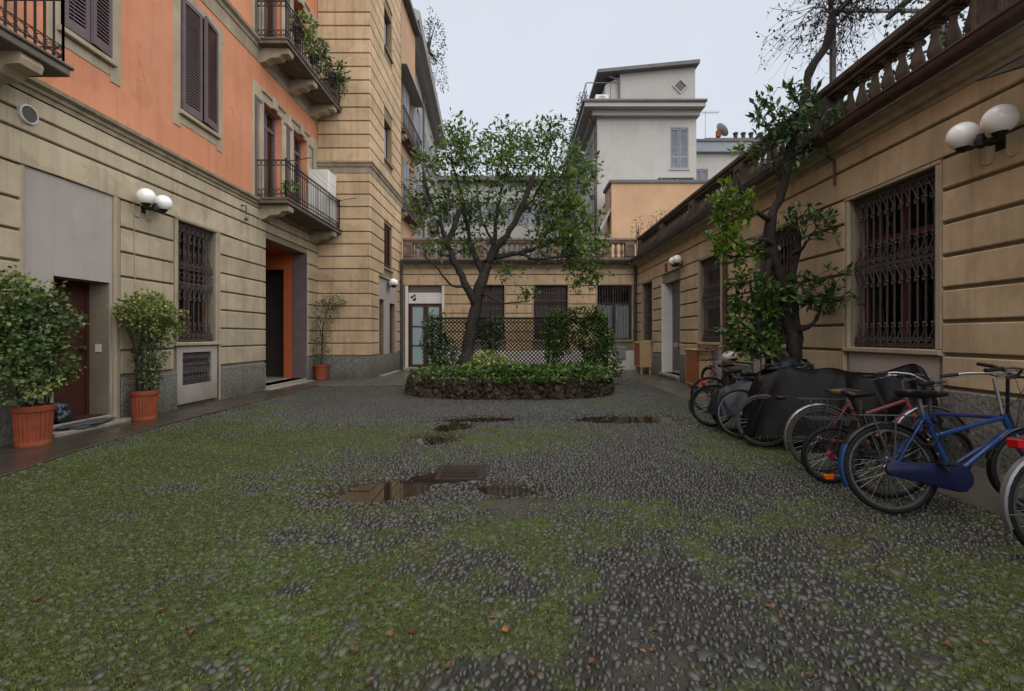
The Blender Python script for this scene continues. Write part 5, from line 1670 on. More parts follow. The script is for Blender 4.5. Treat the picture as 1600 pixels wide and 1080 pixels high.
limbs = [
    [T_(722, 600, 0.25), T_(727, 570, 0.2), T_(733, 535, 0.175), T_(741, 495, 0.165), T_(748, 462, 0.16), T_(755, 432, 0.145), T_(764, 408, 0.12, 0.05)],
    [T_(744, 478, 0.12), T_(733, 455, 0.105, -0.1), T_(722, 432, 0.095, -0.2), T_(709, 408, 0.09, -0.25), T_(700, 385, 0.085, -0.3), T_(710, 355, 0.075, -0.35), T_(722, 318, 0.068, -0.4)],
    [T_(702, 390, 0.07, -0.3), T_(693, 362, 0.06, -0.45), T_(680, 330, 0.05, -0.6), T_(668, 295, 0.042, -0.7), T_(661, 268, 0.036, -0.75)],
    [T_(757, 430, 0.1), T_(744, 405, 0.08, 0.2), T_(733, 372, 0.06, 0.35), T_(728, 335, 0.05, 0.5), T_(716, 285, 0.035, 0.6), T_(704, 245, 0.02, 0.7)],
    [T_(762, 412, 0.11), T_(778, 385, 0.09, -0.15), T_(796, 362, 0.08, -0.3), T_(812, 330, 0.072, -0.4), T_(826, 295, 0.066, -0.5), T_(834, 272, 0.06, -0.5)],
    [T_(762, 410, 0.08), T_(772, 375, 0.06, 0.4), T_(776, 335, 0.05, 0.6), T_(784, 295, 0.038, 0.8), T_(796, 250, 0.02, 0.9)],
    [T_(768, 402, 0.085), T_(800, 398, 0.065, 0.1), T_(838, 388, 0.052, 0.2), T_(872, 372, 0.04, 0.3), T_(905, 350, 0.025, 0.3)],
    [T_(808, 338, 0.05, -0.4), T_(832, 312, 0.04, -0.2), T_(852, 275, 0.03, 0), T_(864, 240, 0.02, 0.1)],
    [T_(812, 396, 0.045, 0.1), T_(838, 405, 0.035, -0.3), T_(868, 402, 0.028, -0.6), T_(900, 395, 0.02, -0.8)],
    [T_(728, 447, 0.04, -0.15), T_(708, 447, 0.03, -0.4), T_(692, 430, 0.025, -0.6), T_(676, 410, 0.02, -0.7), T_(664, 401, 0.012, -0.7)],
    [T_(744, 462, 0.035), T_(765, 462, 0.028, -0.4), T_(790, 474, 0.02, -0.6), T_(828, 469, 0.012, -0.8)],
    [T_(770, 380, 0.04, 0.3), T_(752, 340, 0.03, 0.5), T_(745, 300, 0.025, 0.7), T_(742, 262, 0.015, 0.8)],
]


def blobs13(L, y=13.0):
    out = []
    s = y / 745
    for px, py, rx, ry, dy, rd, n in L:
        x, yy_, z = P13(px, py, dy, y)
        out.append((x, yy_, z, rx * s, rd, ry * s, n))
    return out


BL = [(716, 222, 30, 30, 0.4, 0.9, 46), (690, 245, 26, 22, 0.2, 0.8, 24), (668, 262, 20, 18, -0.5, 0.5, 9), (790, 222, 40, 22, 0.8, 0.8, 42), (845, 222, 40, 20, 0.2, 0.9, 36), (862, 200, 18, 10, 0.1, 0.3, 9), (905, 262, 30, 36, 0.2, 0.9, 46),
      (752, 262, 45, 28, 0.4, 1.0, 50), (820, 262, 48, 26, 0.1, 1.0, 56), (872, 300, 44, 34, 0.1, 1.1, 80), (890, 345, 44, 34, 0.0, 1.1, 84), (912, 392, 34, 34, -0.3, 0.9, 70), (850, 335, 40, 30, 0.3, 1.0, 50), (868, 385, 45, 24, 0.1, 1.0, 50), (922, 425, 16, 16, -0.4, 0.5, 14),
      (704, 300, 36, 40, 0.2, 1.0, 40), (662, 320, 26, 40, -0.6, 0.6, 16), (650, 300, 14, 25, -0.6, 0.4, 6), (745, 318, 45, 32, 0.2, 1.1, 34), (800, 320, 30, 30, 0.2, 1.0, 24), (690, 360, 36, 26, -0.1, 0.8, 12), (760, 365, 40, 24, 0.2, 1.0, 16), (715, 388, 40, 14, -0.2, 0.7, 8), (672, 392, 14, 10, -0.7, 0.2, 4),
      (820, 462, 14, 8, -0.7, 0.2, 5), (790, 420, 30, 10, -0.3, 0.5, 7), (905, 440, 14, 14, -0.5, 0.3, 6)]
BL = [(a, b, c * 1.12, d * 1.12, e, f * 1.15, int(n * (0.85 if a > 840 and b > 280 else 1.2))) for a, b, c, d, e, f, n in BL]
tips, dirs = grow_tree(CT, limbs, blobs13(BL), 3, 0.0055)
lv_ = Leaves()
lv_.rosettes(tips, dirs, 8, 0.175, 0.22, 0.95, 0.09)
lv_.rosettes(tips - norm(dirs) * 0.2, dirs, 2, 0.16, 0.22, 0.95, 0.12)
lv_.build('crown', 'leaf_t', CT)
br = [(px, py) for px, py in ((905, 330), (920, 372), (895, 300), (925, 400), (735, 285))]
lb2 = Leaves()
sel = (tips[:, 0] > 1.1) & (tips[:, 2] < 5.8) & (nrg.random(len(tips)) < 0.45)
lb2.rosettes(tips[sel], dirs[sel], 6, 0.15, 0.23, 0.9, 0.1); lb2.build('young_leaves', 'leaf_b', CT)
m = MB()
for px, py, dy, r in ((722, 317, -0.4, 0.07), (834.5, 270.5, -0.5, 0.06)):
    c = Vector(P13(px, py, dy)); m.tube([c, c + Vector((0.01, 0, 0.03))], r * 0.95, 10)
part('cut_end', m, M['cut'], CT)

# shrubs, ivy and ground cover in the planter
def shrub(name, label, cat, base, clouds, L, mt, Wr=0.35, stems=6, group=None, bark='bark', stem_r=0.012, cover=None):
    o = thing(name, label, cat, base, group)
    lv = Leaves()
    for c, r, n in clouds: lv.cloud(c, r, n, L, Wr)
    if stems:
        m = MB()
        for i in range(stems):
            c, r, n = clouds[i % len(clouds)]
            a = nrg.uniform(0, 2 * PI); q = nrg.uniform(0.1, 0.6)
            e = (c[0] + math.cos(a) * r[0] * q, c[1] + math.sin(a) * r[1] * q, c[2] + r[2] * 0.4)
            b = (base[0] + nrg.normal(0, 0.05), base[1] + nrg.normal(0, 0.05), base[2])
            mid = tuple((b[k_] + e[k_]) / 2 + nrg.normal(0, 0.05) for k_ in range(3))
            m.tube([b, mid, e], [stem_r, stem_r * 0.8, stem_r * 0.4], 5)
        part('stem', m, M[bark], o, smooth=True)
    lv.build('foliage', mt, o)
    return o


gc = Leaves()
n = 6500
t = nrg.uniform(-PI, 0.35, n); q = nrg.random(n) ** 0.5
XY = np.array([pl_pt(a, 2.5 * b, 2.1 * b) for a, b in zip(t, q)])
keep = (XY[:, 0] > -1.2 + nrg.normal(0, 0.35, n)) | (nrg.random(n) < 0.10)
XY = XY[keep] * 0.96 + np.array(PC) * 0.04
zz = 0.50 + fbm(XY[:, 0] * 3, XY[:, 1] * 3, 77) * 0.22 + 0.0
edge = np.clip((((np.abs(XY[:, 0] - PC[0]) / 2.5) ** 3 + (np.abs(XY[:, 1] - PC[1]) / 2.1) ** 3) - 0.75) * 4, 0, 1)
P_ = np.stack([XY[:, 0], XY[:, 1], zz - edge * nrg.uniform(0, 0.08, len(XY))], -1)
D_ = nrg.normal(0, 1, (len(XY), 3)) * np.array([1, 1, 0.3]) + np.array([0, -0.5, 0.15])
ll = nrg.uniform(0.06, 0.12, len(XY))
gc.add(*leaf_arrays(P_, D_, ll, ll * 0.42))
# trailing over the front rim
n = 600
a = -PI / 2 + nrg.normal(0.25, 0.45, n)
XY = np.array([pl_pt(b, 2.56, 2.18) for b in a])
P_ = np.stack([XY[:, 0], XY[:, 1] - nrg.uniform(0, 0.06, n), 0.52 - np.abs(nrg.normal(0, 0.05, n))], -1)
D_ = nrg.normal(0, 0.6, (n, 3)) + np.array([0, -0.6, -0.5]); ll = nrg.uniform(0.05, 0.1, n)
gc.add(*leaf_arrays(P_, D_, ll, ll * 0.42))
n = 2600
XY = np.array([pl_pt(b, 2.5 * f_, 2.1 * f_) for b, f_ in zip(-PI / 2 + nrg.normal(0.25, 0.62, n), nrg.uniform(0.78, 1.0, n))])
P_ = np.stack([XY[:, 0], XY[:, 1], 0.47 + fbm(XY[:, 0] * 4, XY[:, 1] * 4, 78) * 0.1 + nrg.normal(0, 0.02, n)], -1)
D_ = nrg.normal(0, 1, (n, 3)) * np.array([1, 1, 0.3]) + np.array([0, -0.4, 0.15]); ll = nrg.uniform(0.05, 0.11, n)
gc.add(*leaf_arrays(P_, D_, ll, ll * 0.42))
o = gc.build('ground_cover', 'leaf_i'); tag(o, 'leafy green ground cover spilling over the rock planter', 'ground cover', kind='stuff')
shrub('leafy_shrub', 'pale green bushy shrub at the foot of the tree trunk', 'shrub', (-0.7, 11.9, 0.4), [((-0.72, 11.9, 0.72), (0.42, 0.4, 0.3), 420), ((-0.35, 11.8, 0.66), (0.3, 0.35, 0.24), 260), ((-1.0, 11.7, 0.6), (0.25, 0.3, 0.2), 160)], 0.11, 'leaf_y', 0.33)
shrub('leafy_shrub', 'dark low shrub at the left foot of the trellis', 'shrub', (-2.0, 13.7, 0.35), [((-2.0, 13.6, 0.6), (0.4, 0.35, 0.3), 300)], 0.10, 'leaf_d')

TR = thing('trellis', 'dark diamond lattice trellis standing behind the tree', 'trellis', (0.1, 14.25, 0.2))
tx0, tx1, tz0, tz1, ty = -2.5, 2.72, 0.3, 1.93, 14.25
for k_ in range(4):
    x = tx0 + (tx1 - tx0) * k_ / 3
    m = MB(); m.box(x - 0.03, ty - 0.03, 0.1, x + 0.03, ty + 0.03, tz1 + 0.03); part('post', m, M['trellis'], TR)
for z in (tz0, tz1):
    m = MB(); m.box(tx0 + 0.031, ty - 0.02, z - 0.025, tx1 - 0.031, ty + 0.02, z + 0.025); part('rail', m, M['trellis'], TR)
m = MB()
H_ = tz1 - tz0
for sg, yo in ((1, -0.006), (-1, 0.006)):
    x = tx0 - H_
    while x < tx1 + H_:
        a0 = (x, tz0) if sg > 0 else (x, tz1)
        # clip the 45-degree slat to the panel
        lo = max(tx0, x); hi = min(tx1, x + H_)
        if hi - lo > 0.03:
            z_lo = tz0 + (lo - x) if sg > 0 else tz1 - (lo - x); z_hi = tz0 + (hi - x) if sg > 0 else tz1 - (hi - x)
            w_ = 0.02
            m.add([(lo, ty + yo - 0.005, z_lo - w_), (hi, ty + yo - 0.005, z_hi - w_), (hi, ty + yo - 0.005, z_hi + w_), (lo, ty + yo - 0.005, z_lo + w_),
                   (lo, ty + yo + 0.005, z_lo - w_), (hi, ty + yo + 0.005, z_hi - w_), (hi, ty + yo + 0.005, z_hi + w_), (lo, ty + yo + 0.005, z_lo + w_)],
                  [(0, 1, 2, 3), (7, 6, 5, 4), (0, 4, 5, 1), (3, 2, 6, 7)])
        x += 0.115
part('lattice', m, M['trellis'], TR)['kind'] = 'stuff'
shrub('climbing_ivy', 'dark ivy covering the left end of the trellis', 'ivy', (-2.3, 14.2, 0.3), [((-2.38, 14.15, 1.2), (0.4, 0.22, 0.85), 1300), ((-2.0, 14.15, 0.85), (0.3, 0.2, 0.5), 320), ((-2.55, 14.0, 1.75), (0.2, 0.2, 0.25), 150)], 0.085, 'leaf_d', 0.42, 5)
shrub('climbing_ivy', 'dark ivy hanging on the trellis just right of the tree trunk', 'ivy', (-0.75, 14.2, 0.3), [((-0.75, 14.15, 1.45), (0.4, 0.2, 0.42), 520), ((-0.5, 14.15, 1.75), (0.25, 0.15, 0.2), 130)], 0.085, 'leaf_d', 0.42, 4)
shrub('climbing_ivy', 'green ivy clump on the trellis before the middle window', 'ivy', (1.15, 14.2, 0.3), [((1.2, 14.12, 1.4), (0.5, 0.24, 0.62), 1100), ((1.1, 14.12, 0.75), (0.22, 0.2, 0.5), 300), ((1.45, 14.12, 2.0), (0.35, 0.22, 0.22), 260)], 0.085, 'leaf_i', 0.42, 5)
shrub('climbing_ivy', 'bushy ivy smothering the right end of the trellis', 'ivy', (2.4, 14.1, 0.3), [((2.35, 14.1, 1.3), (0.55, 0.28, 0.8), 1900), ((2.65, 14.0, 0.75), (0.4, 0.3, 0.5), 600), ((2.0, 14.1, 2.0), (0.6, 0.25, 0.24), 620), ((2.8, 13.8, 0.45), (0.3, 0.3, 0.25), 200)], 0.085, 'leaf_i', 0.42, 6)

# --- twisted tree against the right wing
VT = thing('twisted_tree', 'tall twisted tree with glossy leaves climbing past the right balustrade', 'tree', (4.3, 7.5, 0))
Q = lambda px, py, r, dy=0: (*P13(px, py, dy, 7.5), r)
limbs = [
    [Q(1240, 668, 0.13), Q(1241, 620, 0.105), Q(1240, 560, 0.095), Q(1233, 505, 0.088), Q(1224, 455, 0.085), Q(1212, 415, 0.08), Q(1204, 375, 0.075), Q(1207, 335, 0.07), Q(1222, 300, 0.068), Q(1228, 262, 0.066), Q(1238, 218, 0.062), Q(1256, 160, 0.06), Q(1266, 112, 0.058), Q(1280, 85, 0.058), Q(1297, 58, 0.065), Q(1299, 30, 0.06), Q(1303, -30, 0.05)],
    [Q(1232, 668, 0.11, -0.1), Q(1226, 610, 0.09, -0.1), Q(1215, 550, 0.075, -0.05), Q(1204, 495, 0.07), Q(1196, 450, 0.066), Q(1200, 418, 0.062), Q(1212, 392, 0.06, 0.05)],
    [Q(1244, 600, 0.07, 0.1), Q(1246, 540, 0.075, 0.12), Q(1238, 470, 0.07, 0.1), Q(1240, 420, 0.06, 0.1), Q(1246, 370, 0.05, 0.1), Q(1240, 330, 0.045, 0.1)],
    [Q(1210, 388, 0.045), Q(1194, 376, 0.04, -0.1), Q(1178, 378, 0.036, -0.2), Q(1168, 392, 0.032, -0.25), Q(1150, 402, 0.025, -0.3)],
    [Q(1206, 345, 0.04), Q(1188, 335, 0.034, -0.1), Q(1170, 318, 0.03, -0.2), Q(1158, 296, 0.022, -0.25), Q(1150, 270, 0.012, -0.25)],
    [Q(1243, 520, 0.035), Q(1262, 512, 0.03, -0.15), Q(1276, 498, 0.026, -0.2), Q(1282, 478, 0.022, -0.25), Q(1290, 462, 0.015, -0.3)],
    [Q(1226, 290, 0.03), Q(1212, 265, 0.025, 0.05), Q(1206, 230, 0.02, 0.1), Q(1200, 195, 0.012, 0.1)],
    [Q(1240, 400, 0.03, 0.1), Q(1256, 385, 0.024, -0.1), Q(1268, 365, 0.018, -0.2)],
    [Q(1250, 180, 0.03), Q(1236, 172, 0.022, -0.1), Q(1220, 165, 0.015, -0.1)],
    [Q(1256, 170, 0.03), Q(1272, 185, 0.02, -0.15), Q(1290, 180, 0.012, -0.2)],
]
BLr = [(1146, 318, 34, 34, -0.3, 0.4, 30), (1132, 368, 26, 30, -0.3, 0.35, 24), (1156, 395, 28, 22, -0.2, 0.35, 16)]
BLd = [(1225, 172, 50, 36, -0.05, 0.5, 44), (1196, 215, 36, 28, 0, 0.45, 18), (1268, 205, 34, 26, -0.2, 0.4, 22), (1220, 250, 34, 20, 0, 0.35, 9), (1300, 183, 16, 12, -0.2, 0.2, 6), (1262, 352, 34, 28, -0.2, 0.35, 22), (1285, 448, 42, 26, -0.3, 0.35, 26), (1302, 472, 24, 16, -0.3, 0.25, 12), (1245, 440, 24, 20, -0.1, 0.3, 10)]
BLm = [(1170, 455, 32, 36, -0.15, 0.35, 40), (1155, 515, 26, 26, -0.2, 0.3, 24), (1190, 515, 30, 40, -0.05, 0.3, 34), (1205, 470, 26, 30, 0, 0.3, 20), (1178, 548, 30, 16, -0.2, 0.3, 14)]
BLd = [(a, b, c * 1.2, d * 1.2, e, f, n) for a, b, c, d, e, f, n in BLd]
allb = blobs13(BLr, 7.5) + blobs13(BLd, 7.5) + blobs13(BLm, 7.5)
limbs.append([Q(1228, 620, 0.05, -0.1), Q(1205, 570, 0.04, -0.15), Q(1188, 530, 0.032, -0.2), Q(1178, 480, 0.025, -0.2), Q(1172, 445, 0.015, -0.2)])
tips, dirs = grow_tree(VT, limbs, allb, 8, 0.005, bark='bark_r', knob=0.3, step=0.15)
pxs = tips[:, 0] * 745 / tips[:, 1] + 806; pys = 525 - (tips[:, 2] - 1.4) * 745 / tips[:, 1]
isb = (pxs < 1180) & (pys < 418)
ism = (pys > 418) & (pxs < 1235)
for sel, mt_, nm, L_, k_ in ((isb, 'leaf_b', 'young_leaves', 0.12, 13), (ism, 'leaf_i', 'lower_leaves', 0.13, 12), (~isb & ~ism, 'leaf_d', 'crown', 0.165, 7)):
    l_ = Leaves(); l_.rosettes(tips[sel], dirs[sel], k_, L_, 0.19 if nm == 'crown' else 0.24, 0.95, 0.035, 0.22)
    l_.build(nm, mt_, VT)
m = MB(); c = Vector(P13(1212, 390, 0.05, 7.5)); m.tube([c, c + Vector((0.01, -0.04, 0.03))], 0.06, 10); part('cut_end', m, M['cut'], VT)

# --- terrace pergola with a bare vine
PG = thing('pergola', 'dark metal pergola frame on the terrace above the right wing', 'pergola', (5.6, 8, ROOF))
for x, y in ((5.35, 8.05), (5.35, 4.4), (7.2, 8.05), (7.2, 4.4)):
    m = MB(); m.box(x - 0.035, y - 0.035, ROOF, x + 0.035, y + 0.035, 6.75); part('post', m, M['iron'], PG)
for a, b in (((5.35, 8.09), (5.35, 3.4)), ((7.2, 8.09), (7.2, 3.4)), ((6.3, 8.09), (6.3, 3.4))):
    m = MB(); m.box(a[0] - 0.03, b[1], 6.751, a[0] + 0.03, a[1], 6.83); part('beam', m, M['iron'], PG)
for k_ in range(9):
    y = 8.0 - 0.5 * k_
    m = MB(); m.box(5.2, y - 0.02, 6.831, 7.35, y + 0.02, 6.88); part('crossbar', m, M['iron'], PG)
VN = thing('bare_vine', 'tangled leafless vine twigs hanging from the terrace pergola', 'vine', (5.2, 7.3, 6.3))
A = []; B = []; ra = []
def vine(p, d, n, r):
    for _ in range(n):
        q = p + d * 0.12
        A.append(p.copy()); B.append(q.copy()); ra.append(r)
        p = q; d = norm((d + nrg.normal(0, 0.28, 3) + np.array([0, 0, -0.09]))[None])[0]; r *= 0.93
        if r > 0.004 and nrg.random() < 0.5: vine(p.copy(), norm((d + nrg.normal(0, 0.7, 3))[None])[0], int(n * 0.7), r * 0.6)
        n -= 0
for k_ in range(150):
    s0 = np.array([nrg.uniform(4.9, 5.8), nrg.uniform(4.8, 8.2), nrg.uniform(6.6, 6.95)])
    vine(s0, norm(np.array([[nrg.normal(-0.25, 0.5), nrg.normal(0, 0.7), nrg.normal(-0.1, 0.45)]]))[0], 8, 0.008)
edges_mesh('twigs', A, B, ra, np.array(ra) * 0.9, 'bark_r', VN, 3)
vlv = Leaves()
B_ = np.array(B); sl = nrg.random(len(B_)) < 0.35
vlv.rosettes(B_[sl], nrg.normal(0, 1, (sl.sum(), 3)) + np.array([0, 0, -0.6]), 2, 0.07, 0.25, 0.6, 0.03); vlv.build('dry_leaves', 'leaf_v', VN)
for (x, y, z, rr, nn), lb_ in zip(((5.6, 6.2, 5.6, 0.6, 500), (5.55, 7.1, 5.35, 0.4, 260), (5.5, 5.0, 5.7, 0.45, 380)), ('dark shrub behind the balustrade under the pergola', 'small leafy shrub at the far end of the pergola on the terrace', 'dark shrub behind the nearest stretch of balustrade')):
    shrub('terrace_shrub', lb_, 'shrub', (x, y, ROOF), [((x, y, z), (rr * 0.7, rr, rr * 0.8), nn)], 0.09, 'leaf_d', 0.3, 5)
shrub('terrace_shrub', 'thin upright terrace shrub before the apricot wall, left one', 'shrub', (5.6, 22, ROOF), [((5.6, 22, 6.2), (0.3, 0.3, 0.7), 130)], 0.11, 'leaf_p', 0.25, 8, stem_r=0.02)
shrub('terrace_shrub', 'sparse terrace shrub before the apricot wall, right one', 'shrub', (6.6, 22, ROOF), [((6.6, 22, 6.4), (0.6, 0.4, 0.85), 280)], 0.11, 'leaf_p', 0.22, 12, stem_r=0.02)
shrub('roof_shrub', 'wispy shrub growing over the eaves of the white apartment house', 'shrub', (-5.0, 27, 17.6), [((-4.6, 27, 18.2), (0.6, 1.5, 1.2), 420), ((-4.9, 30, 18.0), (0.5, 2.0, 0.8), 300)], 0.16, 'leaf_v', 0.2, 10, stem_r=0.03)
shrub('roof_shrub', 'trailing plants on the white house roof railing', 'shrub', (4.4, 33, 15.8), [((4.3, 31, 16.4), (0.3, 1.5, 0.7), 200), ((4.3, 35, 16.3), (0.3, 2.5, 0.7), 260), ((4.2, 40, 16.4), (0.4, 2.5, 0.9), 300)], 0.16, 'leaf_v', 0.25, 6, stem_r=0.02)

# --- potted plants
def ribbed_pot(parent, x, y, r=0.255, h=0.5, ribs=True):
    m = MB()
    prof = [(0.80, 0.0), (0.84, 0.012), (0.84, 0.05), (0.80, 0.055)]
    nseg = 96
    rows = [(0.83, 0.0, 0), (0.85, 0.04, 0), (0.80, 0.06, 0), (0.80, 0.065, 1), (0.90, h - 0.085, 1), (0.90, h - 0.08, 0), (0.98, h - 0.07, 0), (1.0, h - 0.03, 0), (0.98, h, 0), (0.88, h, 0), (0.86, h - 0.06, 0)]
    vs = []; fs = []
    for rr, z, rb in rows:
        for i in range(nseg):
            t = 2 * PI * i / nseg
            q = rr * r * (1 + (0.028 * (1 if (i % 4) < 2 else -1) if rb and ribs else 0))
            vs.append((x + q * math.cos(t), y + q * math.sin(t), 0.035 + z))
    for a in range(len(rows) - 1):
        for i in range(nseg):
            j = (i + 1) % nseg; fs.append((a * nseg + i, a * nseg + j, a * nseg + nseg + j, a * nseg + nseg + i))
    m.add(vs, fs)
    part('pot', m, M['terra'], parent, smooth=True, ang=35)
    m = MB(); m.lathe([(0.865 * r, h - 0.04), (0.4 * r, h - 0.01), (0.01, h)], 20, (x, y, 0.035)); part('soil', m, M['soil'], parent, smooth=True)


px_, py_ = -6.05, 5.98
J1 = thing('potted_plant', 'large ribbed terracotta pot of climbing jasmine by the brown door', 'potted plant', (px_, py_, 0.034), 'plants in terracotta pots')
ribbed_pot(J1, px_, py_, 0.205, 0.5)
l_ = Leaves()
for c, r, n in (((-6.0, 5.65, 1.78), (0.34, 0.52, 0.36), 2100), ((-5.95, 5.85, 1.45), (0.32, 0.46, 0.42), 1600), ((-6.0, 5.75, 1.15), (0.33, 0.45, 0.42), 1200), ((-5.98, 6.1, 1.0), (0.25, 0.36, 0.3), 420), ((-5.9, 6.2, 0.98), (0.16, 0.26, 0.12), 130), ((-6.0, 5.75, 0.72), (0.25, 0.35, 0.16), 220), ((-5.85, 6.25, 1.62), (0.14, 0.22, 0.14), 140)):
    l_.cloud(c, r, int(n * 1.15), 0.054, 0.42, 0.45)
l_.build('foliage', 'leaf_j', J1)
l_ = Leaves()
for c, r, n in (((-5.85, 5.6, 1.95), (0.25, 0.45, 0.2), 220), ((-5.8, 5.8, 0.8), (0.12, 0.22, 0.12), 90)): l_.cloud(c, r, n, 0.06, 0.4, 0.6)
l_.build('young_leaves', 'leaf_y', J1)
m = MB()
for k_ in range(9):
    a = k_ * 0.7
    m.tube([(px_ + 0.13 * math.cos(a), py_ + 0.13 * math.sin(a), 0.5), (px_ + 0.16 * math.cos(a + .3), py_ + 0.2 * math.sin(a + .3), 1.0), (px_ + 0.2 * math.cos(a), py_ - 0.1 + 0.3 * math.sin(a), 1.6)], [0.014, 0.011, 0.006], 5)
part('stem', m, M['bark'], J1, smooth=True)
px_, py_ = -6.06, 7.78
J2 = thing('potted_plant', 'ribbed terracotta pot with mushroom shaped yellowish shrub below the globe lamp', 'potted plant', (px_, py_, 0.034), 'plants in terracotta pots')
ribbed_pot(J2, px_, py_, 0.2, 0.48)
l_ = Leaves()
for c, r, n in (((-6.0, 7.85, 1.75), (0.34, 0.50, 0.28), 2100), ((-5.95, 7.6, 1.85), (0.3, 0.35, 0.22), 600), ((-5.95, 8.15, 1.5), (0.24, 0.28, 0.2), 520), ((-5.97, 7.5, 1.7), (0.2, 0.25, 0.16), 300)): l_.cloud(c, r, n, 0.058, 0.4, 0.5)
l_.build('foliage', 'leaf_y', J2)
l_ = Leaves()
for c, r, n in (((-6.05, 7.9, 1.05), (0.2, 0.28, 0.35), 620), ((-6.05, 7.85, 0.7), (0.16, 0.22, 0.2), 160)): l_.cloud(c, r, n, 0.06, 0.36, 0.3)
l_.build('lower_leaves', 'leaf_j', J2)
m = MB()
for k_ in range(8):
    a = k_ * 0.8
    m.tube([(px_ + 0.12 * math.cos(a), py_ + 0.12 * math.sin(a), 0.5), (px_ + 0.1 * math.cos(a + .5), py_ + 0.12 * math.sin(a + .5), 1.1), (px_ + 0.25 * math.cos(a), py_ + 0.3 * math.sin(a), 1.65)], [0.014, 0.011, 0.006], 5)
part('stem', m, M['bark'], J2, smooth=True)
px_, py_ = -6.1, 14.95
J3 = thing('potted_plant', 'plain terracotta pot with slender feathery plant beside the passage', 'potted plant', (px_, py_, 0.03), 'plants in terracotta pots')
ribbed_pot(J3, px_, py_, 0.235, 0.47, False)
l_ = Leaves()
for c, r, n in (((-5.75, 14.9, 2.45), (0.42, 0.3, 0.2), 420), ((-5.95, 14.9, 2.1), (0.35, 0.3, 0.35), 260), ((-6.1, 14.9, 1.5), (0.3, 0.28, 0.5), 260), ((-6.1, 14.9, 0.95), (0.28, 0.25, 0.3), 160)): l_.cloud(c, r, n, 0.085, 0.2, 0.2)
l_.build('foliage', 'leaf_p', J3)
m = MB(); m.tube([(px_, py_, 0.45), (px_ + 0.02, py_, 1.1), (px_ + 0.05, py_, 1.7), (px_ + 0.25, py_ - 0.03, 2.4)], [0.025, 0.02, 0.017, 0.008], 6); m.tube([(px_ + 0.03, py_, 1.3), (px_ - 0.12, py_, 1.9)], [0.014, 0.006], 5); part('stem', m, M['bark'], J3, smooth=True)

# plants on the upper balcony
for (u, w_, h_, lb_, mt_, rr) in ((12.6, 0.62, 8.67, 'black balcony pot with yellowish plant on the upper balcony', 'leaf_y', 0.33), (13.6, 0.6, 8.67, 'hanging balcony plant in the middle of the upper balcony', 'leaf_p', 0.3), (14.85, 0.66, 8.67, 'dark bushy plant at the far end of the upper balcony', 'leaf_d', 0.36)):
    b = FL.p(u, w_, h_)
    o = thing('balcony_plant', lb_, 'potted plant', tuple(b), 'plants on the upper balcony')
    m = MB(); m.lathe([(0.09, 0.5), (0.13, 0.8), (0.14, 0.8), (0.14, 0.84), (0.12, 0.84)], 14, tuple(b)); part('pot', m, M['lampiron'], o, smooth=True)
    l_ = Leaves(); l_.cloud((b.x + 0.1, b.y, b.z + 0.95), (rr, rr, rr * 0.8), 260, 0.13, 0.28, 0.3); l_.cloud((b.x + 0.15, b.y + 0.2, b.z + 0.6), (rr * 0.5, rr, rr * 0.8), 120, 0.12, 0.28, 0.3); l_.build('foliage', mt_, o)
b = FL.p(12.2, 0.6, 4.775)
o = thing('balcony_plant', 'small green plant at the corner of the lower balcony', 'potted plant', tuple(b))
m = MB(); m.lathe([(0.08, 0.0), (0.11, 0.2), (0.12, 0.2), (0.12, 0.23), (0.1, 0.23)], 14, tuple(b)); part('pot', m, M['terra'], o, smooth=True)
l_ = Leaves(); l_.cloud((b.x, b.y, b.z + 0.4), (0.18, 0.2, 0.22), 160, 0.09, 0.3, 0.3); l_.build('foliage', 'leaf_b', o)
# ---------------------------------------------------------------- bicycles
M['tyre'] = mat('black_tyre', (0.008, 0.008, 0.008), 0.7, 0.3, 30, spec=0.2)
M['tyre_g'] = mat('greyish_tyre', (0.05, 0.047, 0.042), 0.75, 0.2, 30)
M['chrome'] = mat('dull_chrome', (0.26, 0.26, 0.27), 0.32, 0.2, 20, metal=0.9)
M['rim'] = mat('alloy_rim', (0.12, 0.12, 0.125), 0.38, 0.25, 20, metal=0.8)
M['blackpl'] = mat('black_plastic', (0.009, 0.009, 0.0095), 0.5, 0.25, 20, spec=0.25)
M['saddle'] = mat('worn_black_saddle', (0.011, 0.010, 0.010), 0.42, 0.3, 20, spec=0.3)
M['saddle_b'] = mat('worn_brown_saddle', (0.12, 0.065, 0.03), 0.5, 0.3, 20)
M['blue'] = mat('blue_bicycle_paint', (0.010, 0.042, 0.14), 0.3, 0.15, 10, coat=0.4)
M['violet'] = mat('violet_blue_paint', (0.022, 0.024, 0.11), 0.3, 0.15, 10, coat=0.4)
M['navy'] = mat('navy_chain_case', (0.012, 0.016, 0.05), 0.4, 0.2, 10)
M['pink'] = mat('faded_pink_paint', (0.17, 0.055, 0.055), 0.4, 0.2, 10)
M['red'] = mat('red_paint', (0.36, 0.018, 0.035), 0.35, 0.15, 10)
M['redref'] = mat('red_reflector', (0.38, 0.008, 0.012), 0.2, 0.1, 10)
M['orref'] = mat('orange_reflector', (0.75, 0.13, 0.01), 0.25, 0.1, 10)
M['magenta'] = mat('magenta_plastic', (0.45, 0.02, 0.10), 0.4, 0.1, 10)
M['silver'] = mat('silver_paint', (0.17, 0.17, 0.175), 0.35, 0.1, 10, metal=0.5)
M['blackpt'] = mat('black_bicycle_paint', (0.008, 0.008, 0.009), 0.35, 0.2, 10, coat=0.1, spec=0.3)
M['whitebag'] = mat('white_plastic_bag', (0.55, 0.53, 0.52), 0.45, 0.08, 10)


